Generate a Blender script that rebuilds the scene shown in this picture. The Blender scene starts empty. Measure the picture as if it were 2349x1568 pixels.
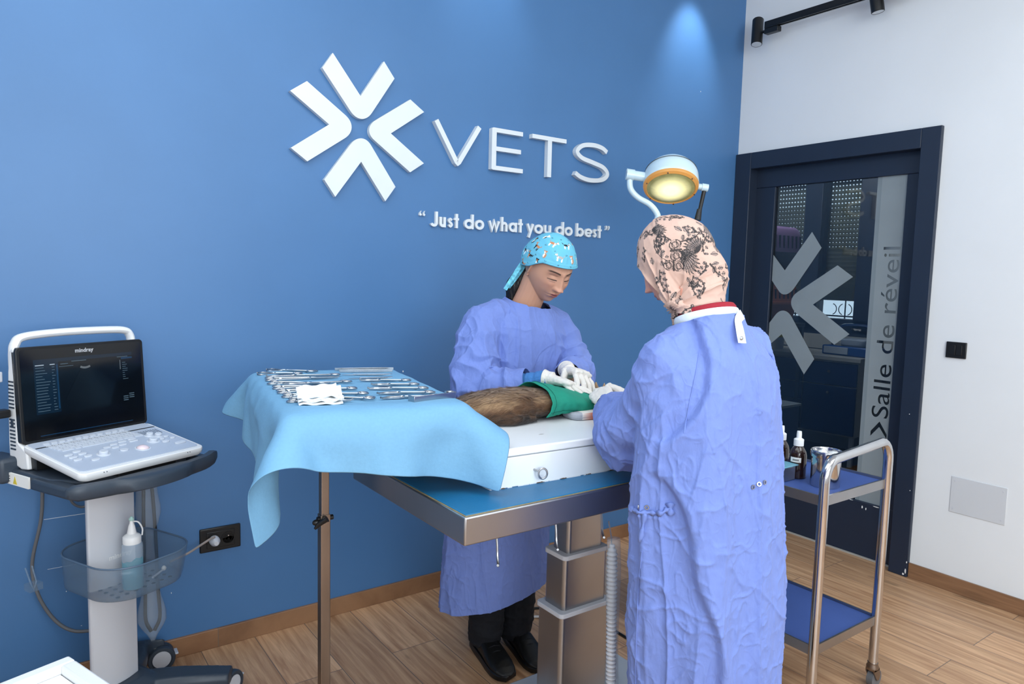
import bpy, bmesh, math, random
import numpy as np
from mathutils import Vector, Matrix, noise
from math import sin, cos, pi, radians, sqrt

S = bpy.context.scene
COL = S.collection

# ------------------------------------------------------------------ camera, world, lights, exposure
cam_data = bpy.data.cameras.new('camera')
cam = bpy.data.objects.new('camera', cam_data)
COL.objects.link(cam)
cam_data.sensor_width = 36.0
cam_data.lens = 36.0 * 1633.88 / 2349.0
cam_data.clip_start = 0.05
YAW, PITCH, ROLL = 0.6253, 0.0938, 0.0254
fw = Vector((sin(YAW)*cos(PITCH), cos(YAW)*cos(PITCH), -sin(PITCH)))
rt = Vector((cos(YAW), -sin(YAW), 0))
up = rt.cross(fw)
r2 = cos(ROLL)*rt + sin(ROLL)*up
u2 = -sin(ROLL)*rt + cos(ROLL)*up
m = Matrix((r2, u2, -fw)).transposed().to_4x4()
m.translation = Vector((-3.5693, -2.7135, 1.4192))
cam.matrix_world = m
S.camera = cam

S.view_settings.view_transform = 'Standard'
S.view_settings.look = 'None'
S.view_settings.gamma = 1.0
S.view_settings.use_curve_mapping = False
S.view_settings.exposure = 0.0

world = bpy.data.worlds.new('daylight_sky')
S.world = world
world.use_nodes = True
wn = world.node_tree.nodes
wn['Background'].inputs[0].default_value = (0.80, 0.90, 1.0, 1)
wn['Background'].inputs[1].default_value = 2.6

def area_light(name, loc, target, sx, sy, power, color):
    d = bpy.data.lights.new(name, 'AREA'); d.shape = 'RECTANGLE'
    d.size = sx; d.size_y = sy; d.energy = power; d.color = color
    o = bpy.data.objects.new(name, d); COL.objects.link(o)
    o.location = loc
    o.rotation_euler = (Vector(target) - Vector(loc)).to_track_quat('-Z', 'Y').to_euler()
    return o

def spot_light(name, loc, target, power, color, angle, blend=0.6, size=0.03):
    d = bpy.data.lights.new(name, 'SPOT'); d.energy = power; d.color = color
    d.spot_size = radians(angle); d.spot_blend = blend; d.shadow_soft_size = size
    o = bpy.data.objects.new(name, d); COL.objects.link(o)
    o.location = loc
    o.rotation_euler = (Vector(target) - Vector(loc)).to_track_quat('-Z', 'Y').to_euler()
    return o

COOL = (0.87, 0.955, 1.0)
area_light('ceiling_bounce_light', (-3.6, -2.0, 3.14), (-3.2, -1.2, 0.0), 2.6, 2.2, 38, COOL)
area_light('added_fill_by_wall', (-3.3, -0.95, 3.14), (-3.0, -0.7, 0.0), 2.0, 0.9, 16, COOL)  # unseen fill, added to lift the floor and wall at the back left
area_light('added_fill_far', (-1.3, -3.2, 3.12), (-0.9, -2.4, 0.0), 1.6, 1.6, 40, COOL)  # unseen overhead fill, added to brighten the white wall
area_light('added_window_fill', (-3.4, -5.15, 1.9), (-2.6, -1.0, 0.9), 3.0, 1.8, 100, (0.90, 0.965, 1.0))  # fill light added in the made-up window behind the camera
area_light('added_recovery_room_fill', (1.1, 0.7, 2.86), (2.2, 0.8, 1.0), 1.0, 1.2, 46, (0.97, 0.98, 1.0))  # unseen fill added to brighten the room behind the glass
spot_light('track_spot_light', (-0.47, -0.24, 3.10), (-0.47, -0.0, 2.55), 30, (0.95, 0.97, 1.0), 58, 0.95)
spot_light('track_spot_light', (-1.81, -0.30, 3.05), (-1.81, -0.0, 2.70), 9, (0.93, 0.97, 1.0), 60, 0.9)

# ------------------------------------------------------------------ materials
def s2l(c):
    return tuple(((v/255)/12.92 if v/255 <= 0.04045 else ((v/255+0.055)/1.055)**2.4) for v in c)

def mat(name, rgb, rough=0.5, metal=0.0, bump=None, var=None, trans=0.0, ior=1.45, alpha=1.0,
        emit=None, emit_s=0.0, coat=0.0, sheen=0.0, attr=None, sss=0.0, spec=0.5, linear=False):
    """bump=(scale, strength, stretch xyz) ; var=(scale, amount, stretch) multiplies the base colour"""
    M = bpy.data.materials.new(name); M.use_nodes = True
    nt = M.node_tree; b = nt.nodes['Principled BSDF']
    col = rgb if linear else s2l(rgb)
    b.inputs['Base Color'].default_value = (*col, 1)
    b.inputs['Roughness'].default_value = rough
    b.inputs['Metallic'].default_value = metal
    b.inputs['IOR'].default_value = ior
    b.inputs['Alpha'].default_value = alpha
    b.inputs['Transmission Weight'].default_value = trans
    b.inputs['Coat Weight'].default_value = coat
    b.inputs['Sheen Weight'].default_value = sheen
    b.inputs['Specular IOR Level'].default_value = spec
    if sss:
        b.inputs['Subsurface Weight'].default_value = sss
        b.inputs['Subsurface Radius'].default_value = (0.9, 0.35, 0.2)
        b.inputs['Subsurface Scale'].default_value = 0.008
    if emit:
        b.inputs['Emission Color'].default_value = (*s2l(emit), 1)
        b.inputs['Emission Strength'].default_value = emit_s
    tc = nt.nodes.new('ShaderNodeTexCoord')
    def noise_node(scale, st, detail=5):
        mp = nt.nodes.new('ShaderNodeMapping'); mp.inputs['Scale'].default_value = st
        nt.links.new(tc.outputs['Object'], mp.inputs['Vector'])
        n = nt.nodes.new('ShaderNodeTexNoise'); n.inputs['Scale'].default_value = scale
        n.inputs['Detail'].default_value = detail
        nt.links.new(mp.outputs['Vector'], n.inputs['Vector'])
        return n
    src = None
    if attr:
        a = nt.nodes.new('ShaderNodeAttribute'); a.attribute_name = attr
        src = a.outputs['Color']
        nt.links.new(src, b.inputs['Base Color'])
    if var:
        n = noise_node(var[0], var[2] if len(var) > 2 else (1, 1, 1))
        mr = nt.nodes.new('ShaderNodeMapRange')
        mr.inputs['From Min'].default_value = 0.3; mr.inputs['From Max'].default_value = 0.7
        mr.inputs['To Min'].default_value = 1-var[1]; mr.inputs['To Max'].default_value = 1+var[1]*0.6
        nt.links.new(n.outputs['Fac'], mr.inputs['Value'])
        mx = nt.nodes.new('ShaderNodeMix'); mx.data_type = 'RGBA'; mx.blend_type = 'MULTIPLY'
        mx.inputs[0].default_value = 1.0
        if src: nt.links.new(src, mx.inputs[6])
        else: mx.inputs[6].default_value = (*col, 1)
        nt.links.new(mr.outputs['Result'], mx.inputs[7])
        nt.links.new(mx.outputs[2], b.inputs['Base Color'])
    if bump:
        n = noise_node(bump[0], bump[2] if len(bump) > 2 else (1, 1, 1), 6)
        bp = nt.nodes.new('ShaderNodeBump'); bp.inputs['Strength'].default_value = bump[1]
        bp.inputs['Distance'].default_value = bump[3] if len(bump) > 3 else 0.004
        nt.links.new(n.outputs['Fac'], bp.inputs['Height'])
        nt.links.new(bp.outputs['Normal'], b.inputs['Normal'])
    return M

M = {}
M['wall_blue'] = mat('blue_wall_paint', (71, 115, 163), 0.42, bump=(60, 0.05), var=(3, 0.04))
M['wall_white'] = mat('white_wall_paint', (228, 231, 233), 0.5, bump=(40, 0.05), var=(2, 0.03))
M['ceiling'] = mat('ceiling_paint', (236, 238, 240), 0.8, bump=(30, 0.03))
M['navy'] = mat('navy_lacquer', (33, 44, 62), 0.38, bump=(50, 0.04), var=(5, 0.06))
M['navy_cab'] = mat('navy_laminate', (22, 48, 92), 0.35, var=(5, 0.06))
M['white_lac'] = mat('white_lacquer', (232, 236, 238), 0.35, var=(6, 0.03))
M['sign'] = mat('white_acrylic_letters', (214, 221, 226), 0.35, var=(9, 0.02))
M['steel'] = mat('brushed_steel', (176, 176, 178), 0.30, 1.0, bump=(14, 0.06, (1, 1, 40), 0.001), var=(4, 0.10))
M['steel_h'] = mat('brushed_steel_sheet', (168, 168, 170), 0.34, 1.0, bump=(10, 0.05, (40, 40, 1), 0.001), var=(3, 0.12))
M['steel_warm'] = mat('stained_steel_tube', (150, 138, 128), 0.34, 1.0, var=(9, 0.25, (1, 1, .3)))
M['chrome'] = mat('polished_steel', (205, 205, 206), 0.13, 1.0, var=(20, 0.06))
M['rubber_blue'] = mat('blue_table_mat', (22, 104, 150), 0.42, bump=(200, 0.08), var=(6, 0.16))
M['shelf_blue'] = mat('blue_shelf_liner', (66, 92, 158), 0.5, bump=(180, 0.08), var=(5, 0.10))
M['black_pl'] = mat('black_plastic', (20, 21, 23), 0.4, bump=(150, 0.03))
M['slate_pl'] = mat('slate_plastic', (50, 60, 72), 0.42, bump=(150, 0.04))
M['grey_pl'] = mat('light_grey_plastic', (196, 199, 206), 0.4, bump=(160, 0.03))
M['white_pl'] = mat('white_plastic', (226, 227, 228), 0.35, bump=(120, 0.02))
M['key_pl'] = mat('grey_key_plastic', (176, 186, 202), 0.42, bump=(160, 0.03))
M['keycap'] = mat('silver_keycap_plastic', (200, 206, 216), 0.35, bump=(160, 0.03))
M['screen'] = mat('dark_glass_screen', (7, 10, 15), 0.10, bump=(3, 0.01))
M['cable_grey'] = mat('grey_cable', (96, 98, 102), 0.5, bump=(90, 0.05))
M['gown'] = mat('periwinkle_cotton_gown', (113, 134, 200), 0.85, sheen=0.08, bump=(34, 0.5, (1.4, 1.4, 0.7), 0.006), var=(60, 0.03))
def add_creases(Mx, layers, strength, dist):
    """sharp pressed-in creases: ridges along the zero lines of stretched noise, as bump"""
    nt = Mx.node_tree; N = nt.nodes.new; L = nt.links.new; b = nt.nodes['Principled BSDF']; tc = N('ShaderNodeTexCoord'); tot = None
    for sc, st, k, amp in layers:
        mp = N('ShaderNodeMapping'); mp.inputs['Scale'].default_value = st; L(tc.outputs['Object'], mp.inputs['Vector'])
        n = N('ShaderNodeTexNoise'); n.inputs['Scale'].default_value = sc; n.inputs['Detail'].default_value = 1.2; n.inputs['Distortion'].default_value = 0.15; L(mp.outputs[0], n.inputs['Vector'])
        a = N('ShaderNodeMath'); a.operation = 'SUBTRACT'; a.inputs[1].default_value = .5; L(n.outputs['Fac'], a.inputs[0])
        c = N('ShaderNodeMath'); c.operation = 'ABSOLUTE'; L(a.outputs[0], c.inputs[0])
        m_ = N('ShaderNodeMapRange'); m_.interpolation_type = 'SMOOTHERSTEP'; m_.inputs['From Min'].default_value = 0; m_.inputs['From Max'].default_value = k
        m_.inputs['To Min'].default_value = amp; m_.inputs['To Max'].default_value = 0; L(c.outputs[0], m_.inputs['Value'])
        if tot is None: tot = m_.outputs['Result']
        else:
            s_ = N('ShaderNodeMath'); s_.operation = 'ADD'; L(tot, s_.inputs[0]); L(m_.outputs['Result'], s_.inputs[1]); tot = s_.outputs[0]
    bp = N('ShaderNodeBump'); bp.inputs['Strength'].default_value = strength; bp.inputs['Distance'].default_value = dist; L(tot, bp.inputs['Height'])
    old = b.inputs['Normal'].links
    if old: L(old[0].from_socket, bp.inputs['Normal'])
    L(bp.outputs['Normal'], b.inputs['Normal'])
add_creases(M['gown'], [(6, (1.7, 1.7, .33), .06, 1.0), (11, (1.3, 1.3, .6), .05, .55), (25, (1, 1, .8), .06, .22)], .30, .005)
M['gown_trim'] = mat('white_cotton_binding', (222, 230, 238), 0.8, bump=(120, 0.3))
M['knit'] = mat('blue_knit_cuff', (66, 122, 186), 0.9, bump=(220, 0.5), var=(120, 0.08))
M['glove'] = mat('white_latex_glove', (226, 221, 214), 0.5, bump=(70, 0.3, (1, 1, 1), 0.003), sss=0.1)
M['paper'] = mat('light_blue_nonwoven_drape', (112, 162, 196), 0.8, bump=(90, 0.2), var=(140, 0.03))
M['green'] = mat('green_cotton_drape', (24, 142, 118), 0.8, bump=(60, 0.3), var=(30, 0.06))
M['gauze'] = mat('white_gauze', (240, 242, 243), 0.9, bump=(200, 0.5))
M['black_cloth'] = mat('black_trouser_cloth', (14, 16, 24), 0.85, bump=(60, 0.4))
M['black_leather'] = mat('black_shoe_leather', (14, 14, 15), 0.45, bump=(90, 0.25))
M['red_cloth'] = mat('red_knit_collar', (152, 32, 48), 0.85, bump=(120, 0.3))
M['hair'] = mat('black_hair', (14, 12, 13), 0.38, bump=(40, 0.6, (6, 6, 1)))
M['lamp_white'] = mat('pale_enamel', (196, 218, 228), 0.25, coat=0.4, var=(5, 0.03))
M['amber'] = mat('amber_rim_plastic', (206, 150, 78), 0.35, trans=0.25, emit=(255, 176, 84), emit_s=0.18)
M['amber_bottle'] = mat('brown_bottle_glass', (38, 20, 12), 0.08, coat=0.5, var=(8, 0.1))
M['pink_pl'] = mat('mauve_carrier_plastic', (128, 100, 140), 0.5)
M['orange_pl'] = mat('orange_carrier_plastic', (190, 104, 44), 0.5)
M['yellow_pl'] = mat('yellow_bin_plastic', (210, 190, 60), 0.5)
M['dark_floor'] = mat('dark_floor_tile', (52, 46, 42), 0.4, var=(4, 0.1))
M['cream'] = mat('cream_shutter_slat', (196, 190, 172), 0.6, var=(6, 0.05))
M['beige_counter'] = mat('grey_counter_top', (176, 176, 172), 0.4, var=(10, 0.05))
M['label'] = mat('paper_label', (232, 232, 228), 0.6)
M['ink'] = mat('black_ink', (22, 22, 24), 0.6)
M['seam'] = mat('grout_line', (176, 170, 160), 0.8)

def glass_mat(name, rgb, alpha, rough, spec=0.5, metal=0.0):
    return mat(name, rgb, rough, metal, alpha=alpha, spec=spec)
# real clear pane: transparent + fresnel gloss
def pane_mat(name, tint, ior=1.5):
    Mx = bpy.data.materials.new(name); Mx.use_nodes = True
    nt = Mx.node_tree; nt.nodes.clear()
    o = nt.nodes.new('ShaderNodeOutputMaterial'); mx = nt.nodes.new('ShaderNodeMixShader')
    t = nt.nodes.new('ShaderNodeBsdfTransparent'); t.inputs[0].default_value = (*tint, 1)
    g = nt.nodes.new('ShaderNodeBsdfGlossy'); g.inputs['Roughness'].default_value = 0.0
    f = nt.nodes.new('ShaderNodeFresnel'); f.inputs[0].default_value = ior
    nt.links.new(f.outputs[0], mx.inputs[0]); nt.links.new(t.outputs[0], mx.inputs[1])
    nt.links.new(g.outputs[0], mx.inputs[2]); nt.links.new(mx.outputs[0], o.inputs[0])
    return Mx
M['pane'] = pane_mat('clear_door_glass', (0.72, 0.76, 0.78), 1.6)
M['clear_pl'] = pane_mat('clear_plastic', (0.93, 0.95, 0.96), 1.25)
M['frost'] = mat('frosted_film', (150, 160, 164), 0.5, alpha=0.80, var=(8, 0.04))
M['frost_light'] = mat('frosted_film_strip', (150, 162, 168), 0.45, alpha=0.62, var=(8, 0.04))
M['basket'] = mat('smoky_clear_plastic', (108, 132, 156), 0.22, alpha=0.32, coat=0.2)
M['bag'] = mat('thin_plastic_bag', (186, 196, 206), 0.25, alpha=0.28, bump=(60, 0.8))
M['bottle_clear'] = mat('milky_bottle_plastic', (196, 212, 228), 0.3, alpha=0.32)
M['gel'] = mat('turquoise_gel', (40, 170, 190), 0.4)

def wood_mat(name, c1, c2, plank=(1.2, 0.195), grout=(0.17, 0.12, 0.09), angle=0.0, off=(0, 0)):
    Mx = bpy.data.materials.new(name); Mx.use_nodes = True
    nt = Mx.node_tree; b = nt.nodes['Principled BSDF']; b.inputs['Roughness'].default_value = 0.42
    N = nt.nodes.new; L = nt.links.new
    tc = N('ShaderNodeTexCoord'); mp = N('ShaderNodeMapping')
    mp.inputs['Rotation'].default_value = (0, 0, angle); mp.inputs['Location'].default_value = (*off, 0)
    L(tc.outputs['Object'], mp.inputs['Vector'])
    br = N('ShaderNodeTexBrick'); br.offset = 0.37; br.inputs['Scale'].default_value = 1.0
    br.inputs['Brick Width'].default_value = plank[0]; br.inputs['Row Height'].default_value = plank[1]
    br.inputs['Mortar Size'].default_value = 0.0016; br.inputs['Mortar Smooth'].default_value = 0.1
    br.inputs['Color1'].default_value = (0, 0, 0, 1); br.inputs['Color2'].default_value = (1, 1, 1, 1)
    br.inputs['Mortar'].default_value = (0.5, 0.5, 0.5, 1); br.inputs['Bias'].default_value = 0.0
    L(mp.outputs['Vector'], br.inputs['Vector'])
    # shift the grain from plank to plank
    add = N('ShaderNodeVectorMath'); add.operation = 'MULTIPLY_ADD'
    add.inputs[1].default_value = (7.3, 3.1, 0); L(br.outputs['Color'], add.inputs[0]); L(mp.outputs['Vector'], add.inputs[2])
    m2 = N('ShaderNodeMapping'); m2.inputs['Scale'].default_value = (1.0, 17, 1); L(add.outputs[0], m2.inputs['Vector'])
    n1 = N('ShaderNodeTexNoise'); n1.inputs['Scale'].default_value = 2.6; n1.inputs['Detail'].default_value = 9
    n1.inputs['Roughness'].default_value = 0.62; n1.inputs['Distortion'].default_value = 0.45; L(m2.outputs[0], n1.inputs['Vector'])
    cr = N('ShaderNodeValToRGB'); e = cr.color_ramp.elements
    e[0].position = 0.30; e[0].color = (*s2l(c1), 1); e[1].position = 0.66; e[1].color = (*s2l(c2), 1)
    L(n1.outputs['Fac'], cr.inputs['Fac'])
    # per-plank tone
    mr = N('ShaderNodeMapRange'); mr.inputs['To Min'].default_value = 0.80; mr.inputs['To Max'].default_value = 1.10
    L(br.outputs['Color'], mr.inputs['Value'])
    mm = N('ShaderNodeMix'); mm.data_type = 'RGBA'; mm.blend_type = 'MULTIPLY'; mm.inputs[0].default_value = 1
    L(cr.outputs['Color'], mm.inputs[6]); L(mr.outputs['Result'], mm.inputs[7])
    # knots
    m3 = N('ShaderNodeMapping'); m3.inputs['Scale'].default_value = (3.0, 9, 1); L(add.outputs[0], m3.inputs['Vector'])
    vo = N('ShaderNodeTexNoise'); vo.inputs['Scale'].default_value = 1.2; vo.inputs['Detail'].default_value = 3; L(m3.outputs[0], vo.inputs['Vector'])
    kr = N('ShaderNodeMapRange'); kr.inputs['From Min'].default_value = 0.66; kr.inputs['From Max'].default_value = 0.78
    kr.inputs['To Min'].default_value = 1.0; kr.inputs['To Max'].default_value = 0.45; L(vo.outputs['Fac'], kr.inputs['Value'])
    mk = N('ShaderNodeMix'); mk.data_type = 'RGBA'; mk.blend_type = 'MULTIPLY'; mk.inputs[0].default_value = 1
    L(mm.outputs[2], mk.inputs[6]); L(kr.outputs['Result'], mk.inputs[7])
    fin = N('ShaderNodeMix'); fin.data_type = 'RGBA'; L(br.outputs['Fac'], fin.inputs[0])
    L(mk.outputs[2], fin.inputs[6]); fin.inputs[7].default_value = (*grout, 1)
    L(fin.outputs[2], b.inputs['Base Color'])
    bp = N('ShaderNodeBump'); bp.inputs['Strength'].default_value = 0.12; bp.inputs['Distance'].default_value = 0.003
    L(n1.outputs['Fac'], bp.inputs['Height']); L(bp.outputs['Normal'], b.inputs['Normal'])
    return Mx
M['floor'] = wood_mat('wood_plank_tile', (158, 114, 80), (216, 174, 134), angle=radians(90), off=(0.35, 0.08))
M['skirt_wood'] = wood_mat('wood_skirting', (120, 84, 58), (166, 124, 90), plank=(1.2, 3.0), off=(0.1, 0.9))

# ------------------------------------------------------------------ mesh helpers
class MB:
    def __init__(s): s.v = []; s.f = []
    def add(s, vs, fs, T=None):
        n = len(s.v)
        if T is not None: vs = [T @ Vector(p) for p in vs]
        s.v += [tuple(p) for p in vs]; s.f += [tuple(i+n for i in f) for f in fs]; return s
    def box(s, a, b, T=None):
        x0, y0, z0 = a; x1, y1, z1 = b
        vs = [(x0,y0,z0),(x1,y0,z0),(x1,y1,z0),(x0,y1,z0),(x0,y0,z1),(x1,y0,z1),(x1,y1,z1),(x0,y1,z1)]
        return s.add(vs, [(0,3,2,1),(4,5,6,7),(0,1,5,4),(1,2,6,5),(2,3,7,6),(3,0,4,7)], T)
    def loft(s, rings, caps=True, T=None, closed=True):
        n = len(rings[0]); vs = [p for r in rings for p in r]; fs = []
        for i in range(len(rings)-1):
            for j in range(n if closed else n-1):
                k = (j+1) % n
                fs.append((i*n+j, i*n+k, (i+1)*n+k, (i+1)*n+j))
        if caps and closed:
            fs.append(tuple(reversed(range(n)))); fs.append(tuple(range((len(rings)-1)*n, len(rings)*n)))
        return s.add(vs, fs, T)
    def cyl(s, p0, p1, r0, r1=None, n=20, caps=True, T=None):
        if r1 is None: r1 = r0
        p0 = Vector(p0); p1 = Vector(p1); d = (p1-p0).normalized()
        a = d.orthogonal().normalized(); b = d.cross(a)
        ring = lambda c, r: [c + r*(cos(2*pi*i/n)*a + sin(2*pi*i/n)*b) for i in range(n)]
        return s.loft([ring(p0, r0), ring(p1, r1)], caps, T)
    def lathe(s, prof, n=28, T=None, caps=True):
        rings = [[(r*cos(2*pi*i/n), r*sin(2*pi*i/n), z) for i in range(n)] for r, z in prof]
        return s.loft(rings, caps, T)
    def tube(s, pts, r, n=12, caps=True, T=None, flat=None):
        pts = [Vector(p) for p in pts]; rr = r if isinstance(r, (list, tuple)) else [r]*len(pts)
        rings = []; a = None
        for i, p in enumerate(pts):
            d = (pts[min(i+1, len(pts)-1)] - pts[max(i-1, 0)]).normalized()
            if a is None: a = d.orthogonal().normalized()
            a = (a - d*a.dot(d)).normalized(); b = d.cross(a)
            rings.append([p + rr[i]*(cos(2*pi*k/n)*a + sin(2*pi*k/n)*b) for k in range(n)])
        return s.loft(rings, caps, T)
    def prism(s, poly, axis, lo, hi, T=None):
        """poly in the plane normal to axis ('x': (y,z), 'y': (x,z), 'z': (x,y))"""
        n = len(poly)
        def P(q, t): return {'x': (t, q[0], q[1]), 'y': (q[0], t, q[1]), 'z': (q[0], q[1], t)}[axis]
        vs = [P(q, lo) for q in poly] + [P(q, hi) for q in poly]
        fs = [tuple(range(n)), tuple(reversed(range(n, 2*n)))] + [(i, i+n, (i+1) % n + n, (i+1) % n) for i in range(n)]
        return s.add(vs, fs, T)
    def strip(s, path, w, axis, lo, hi, closed=False, T=None):
        """flat stroke of width w along a 2d path, extruded along axis"""
        n = len(path); L = []; R = []
        for i, p in enumerate(path):
            p = Vector((p[0], p[1]))
            if closed: q0 = Vector(path[i-1]); q1 = Vector(path[(i+1) % n])
            else: q0 = Vector(path[max(i-1, 0)]); q1 = Vector(path[min(i+1, n-1)])
            d0 = (p-q0); d1 = (q1-p)
            d0 = d0.normalized() if d0.length > 1e-9 else d1.normalized()
            d1 = d1.normalized() if d1.length > 1e-9 else d0
            t = (d0+d1).normalized(); nn = Vector((-t.y, t.x)); n0 = Vector((-d0.y, d0.x))
            k = min(2.2, 1/max(0.3, nn.dot(n0)))
            L.append(p + nn*w/2*k); R.append(p - nn*w/2*k)
        def Q(q, t): return {'x': (t, q.x, q.y), 'y': (q.x, t, q.y), 'z': (q.x, q.y, t)}[axis]
        rings = [[Q(L[i], lo), Q(R[i], lo), Q(R[i], hi), Q(L[i], hi)] for i in range(n)]
        if closed: rings.append(rings[0])
        s.loft(rings, caps=not closed, T=T)
        return s
    def grid(s, P, nu, nv, thick=0.0, T=None):
        """P: function(i,j)->point on an nu x nv lattice"""
        vs = [P(i, j) for i in range(nu) for j in range(nv)]
        fs = [(i*nv+j, (i+1)*nv+j, (i+1)*nv+j+1, i*nv+j+1) for i in range(nu-1) for j in range(nv-1)]
        return s.add(vs, fs, T)
    def mesh(s, name):
        me = bpy.data.meshes.new(name); me.from_pydata(s.v, [], s.f)
        bm = bmesh.new(); bm.from_mesh(me); bmesh.ops.recalc_face_normals(bm, faces=bm.faces); bm.to_mesh(me); bm.free()
        return me

def link(name, me, mt, parent=None, smooth=False, bevel=0.0, seg=2, world=False, solid=0.0, sub=0, angle=40, off=0.0):
    o = bpy.data.objects.new(name, me); COL.objects.link(o)
    if mt is not None and len(me.materials) == 0: me.materials.append(mt)
    if parent is not None:
        o.parent = parent
        if world:
            q = parent; Mx = Matrix.Identity(4)
            while q is not None:
                Mx = (Matrix.Translation(q.location) @ q.rotation_euler.to_matrix().to_4x4()) @ Mx; q = q.parent
            me.transform(Mx.inverted())
    if solid:
        sm = o.modifiers.new('thickness', 'SOLIDIFY'); sm.thickness = solid; sm.offset = off
    if bevel:
        b = o.modifiers.new('bevel', 'BEVEL'); b.width = bevel; b.segments = seg; b.limit_method = 'ANGLE'; b.angle_limit = radians(35)
    if sub:
        sb = o.modifiers.new('subdivision', 'SUBSURF'); sb.levels = sub; sb.render_levels = sub
    if smooth or bevel:
        for p in me.polygons: p.use_smooth = True
        if smooth != 'full': me.set_sharp_from_angle(angle=radians(angle))
    return o

def part(name, mb, mt, parent=None, **k):
    return link(name, mb.mesh(name), mt, parent, **k)

def tag(o, label, cat, group=None, kind=None):
    if label: o['label'] = label
    if cat: o['category'] = cat
    if group: o['group'] = group
    if kind: o['kind'] = kind
    return o

def thing(name, label, cat, loc=(0, 0, 0), rotz=0.0, group=None):
    o = bpy.data.objects.new(name, None); COL.objects.link(o)
    o.empty_display_size = 0.05
    o.location = loc; o.rotation_euler = (0, 0, rotz)
    return tag(o, label, cat, group)

def struct(name, mb, mt, label=None, parent=None, **k):
    o = part(name, mb, mt, parent, **k)
    if parent is None:
        o['kind'] = 'structure'
        if label: o['label'] = label
    return o

def copy_tree(o, parent=None):
    c = o.copy(); COL.objects.link(c); c.parent = parent
    for ch in list(o.children): copy_tree(ch, c)
    return c

def evaluated(o, remove=True):
    dg = bpy.context.evaluated_depsgraph_get(); dg.update()
    me = bpy.data.meshes.new_from_object(o.evaluated_get(dg)); me.name = o.name
    if remove: bpy.data.objects.remove(o)
    return me

def fuse(mb, voxel, smooth_it=4, factor=0.5):
    """weld overlapping closed shells into one continuous surface"""
    o = bpy.data.objects.new('fuse', mb.mesh('fuse')); COL.objects.link(o)
    r = o.modifiers.new('r', 'REMESH'); r.mode = 'VOXEL'; r.voxel_size = voxel; r.use_smooth_shade = True
    if smooth_it:
        s = o.modifiers.new('s', 'SMOOTH'); s.iterations = smooth_it; s.factor = factor
    return evaluated(o)

def get_np(me):
    n = len(me.vertices); a = np.empty(n*3, np.float32); me.vertices.foreach_get('co', a)
    b = np.empty(n*3, np.float32); me.vertex_normals.foreach_get('vector', b)
    return a.reshape(-1, 3).astype(float), b.reshape(-1, 3).astype(float)
def set_np(me, a):
    me.vertices.foreach_set('co', a.astype(np.float32).ravel()); me.update()
def set_color(me, c, name='tone'):
    at = me.color_attributes.new(name, 'FLOAT_COLOR', 'POINT')
    c4 = np.ones((len(c), 4), np.float32); c4[:, :3] = c; at.data.foreach_set('color', c4.ravel())

# vectorised value noise (numpy), range about -1..1
_rng = np.random.RandomState(7); _perm = _rng.permutation(4096); _val = _rng.rand(4096)*2-1
def vnoise(p, seed=0):
    p = p + seed*17.31; i = np.floor(p).astype(int); f = p-i; u = f*f*f*(f*(f*6-15)+10)
    def h(a, b, c): return _val[_perm[(_perm[(_perm[a & 4095] + b) & 4095] + c) & 4095]]
    x, y, z = i[:, 0], i[:, 1], i[:, 2]; r = 0
    for dx in (0, 1):
        wx = u[:, 0] if dx else 1-u[:, 0]
        for dy in (0, 1):
            wy = u[:, 1] if dy else 1-u[:, 1]
            for dz in (0, 1):
                wz = u[:, 2] if dz else 1-u[:, 2]
                r = r + wx*wy*wz*h(x+dx, y+dy, z+dz)
    return r
def fbm(p, oct=3, seed=0):
    r = 0; a = 1; t = 0
    for k in range(oct): r = r + a*vnoise(p*2**k, seed+k); t += a; a *= 0.5
    return r/t
def ridge(p, oct=2, seed=0):
    r = 0; a = 1; t = 0
    for k in range(oct): r = r + a*(1-2*np.abs(vnoise(p*2**k, seed+k))); t += a; a *= 0.5
    return r/t
def sstep(a, b, x):
    t = np.clip((x-a)/(b-a), 0, 1); return t*t*(3-2*t)

def catmull(pts, n):
    P = [np.array(p, float) for p in pts]; P = [2*P[0]-P[1]] + P + [2*P[-1]-P[-2]]; out = []
    for i in range(1, len(P)-2):
        for k in range(n):
            t = k/n; a, b, c, d = P[i-1:i+3]
            out.append(0.5*((2*b)+(-a+c)*t+(2*a-5*b+4*c-d)*t*t+(-a+3*b-3*c+d)*t**3))
    out.append(P[-2]); return out
# ================================================================== THE ROOM
HZ = 3.25
struct('floor', MB().box((-5.2, -5.2, -0.1), (0.12, 0.0, 0.0)), M['floor'])
struct('wall_back', MB().box((-5.2, 0.0, -0.1), (0.12, 0.15, HZ)), M['wall_blue'])
b = MB()
b.box((0.0, 0.0, 2.11), (0.12, -1.10, HZ)); b.box((0.0, -1.10, -0.1), (0.12, -5.2, HZ)); b.box((0, 0.0, 0), (0.12, -0.05, 2.11))
struct('wall_right', b, M['wall_white'])
struct('wall_left', MB().box((-5.35, -5.2, -0.1), (-5.2, 0.15, HZ)), M['wall_white'])
b = MB()
b.box((-5.35, -5.35, -0.1), (0.12, -5.2, 0.9)); b.box((-5.35, -5.35, 2.9), (0.12, -5.2, HZ))
b.box((-5.35, -5.35, 0.9), (-5.0, -5.2, 2.9)); b.box((-1.6, -5.35, 0.9), (0.12, -5.2, 2.9))
struct('wall_front', b, M['wall_white'])
b = MB()
for x in (-5.0, -3.35, -1.66): b.box((x, -5.3, 0.9), (x+0.06, -5.24, 2.9))
for z in (0.9, 2.84): b.box((-5.0, -5.3, z), (-1.6, -5.24, z+0.06))
struct('added_window_1', b, M['navy'])  # unseen window, added to go with the fill light behind the camera
struct('ceiling', MB().box((-5.35, -5.35, HZ), (0.12, 0.15, HZ+0.1)), M['ceiling'])
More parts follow.
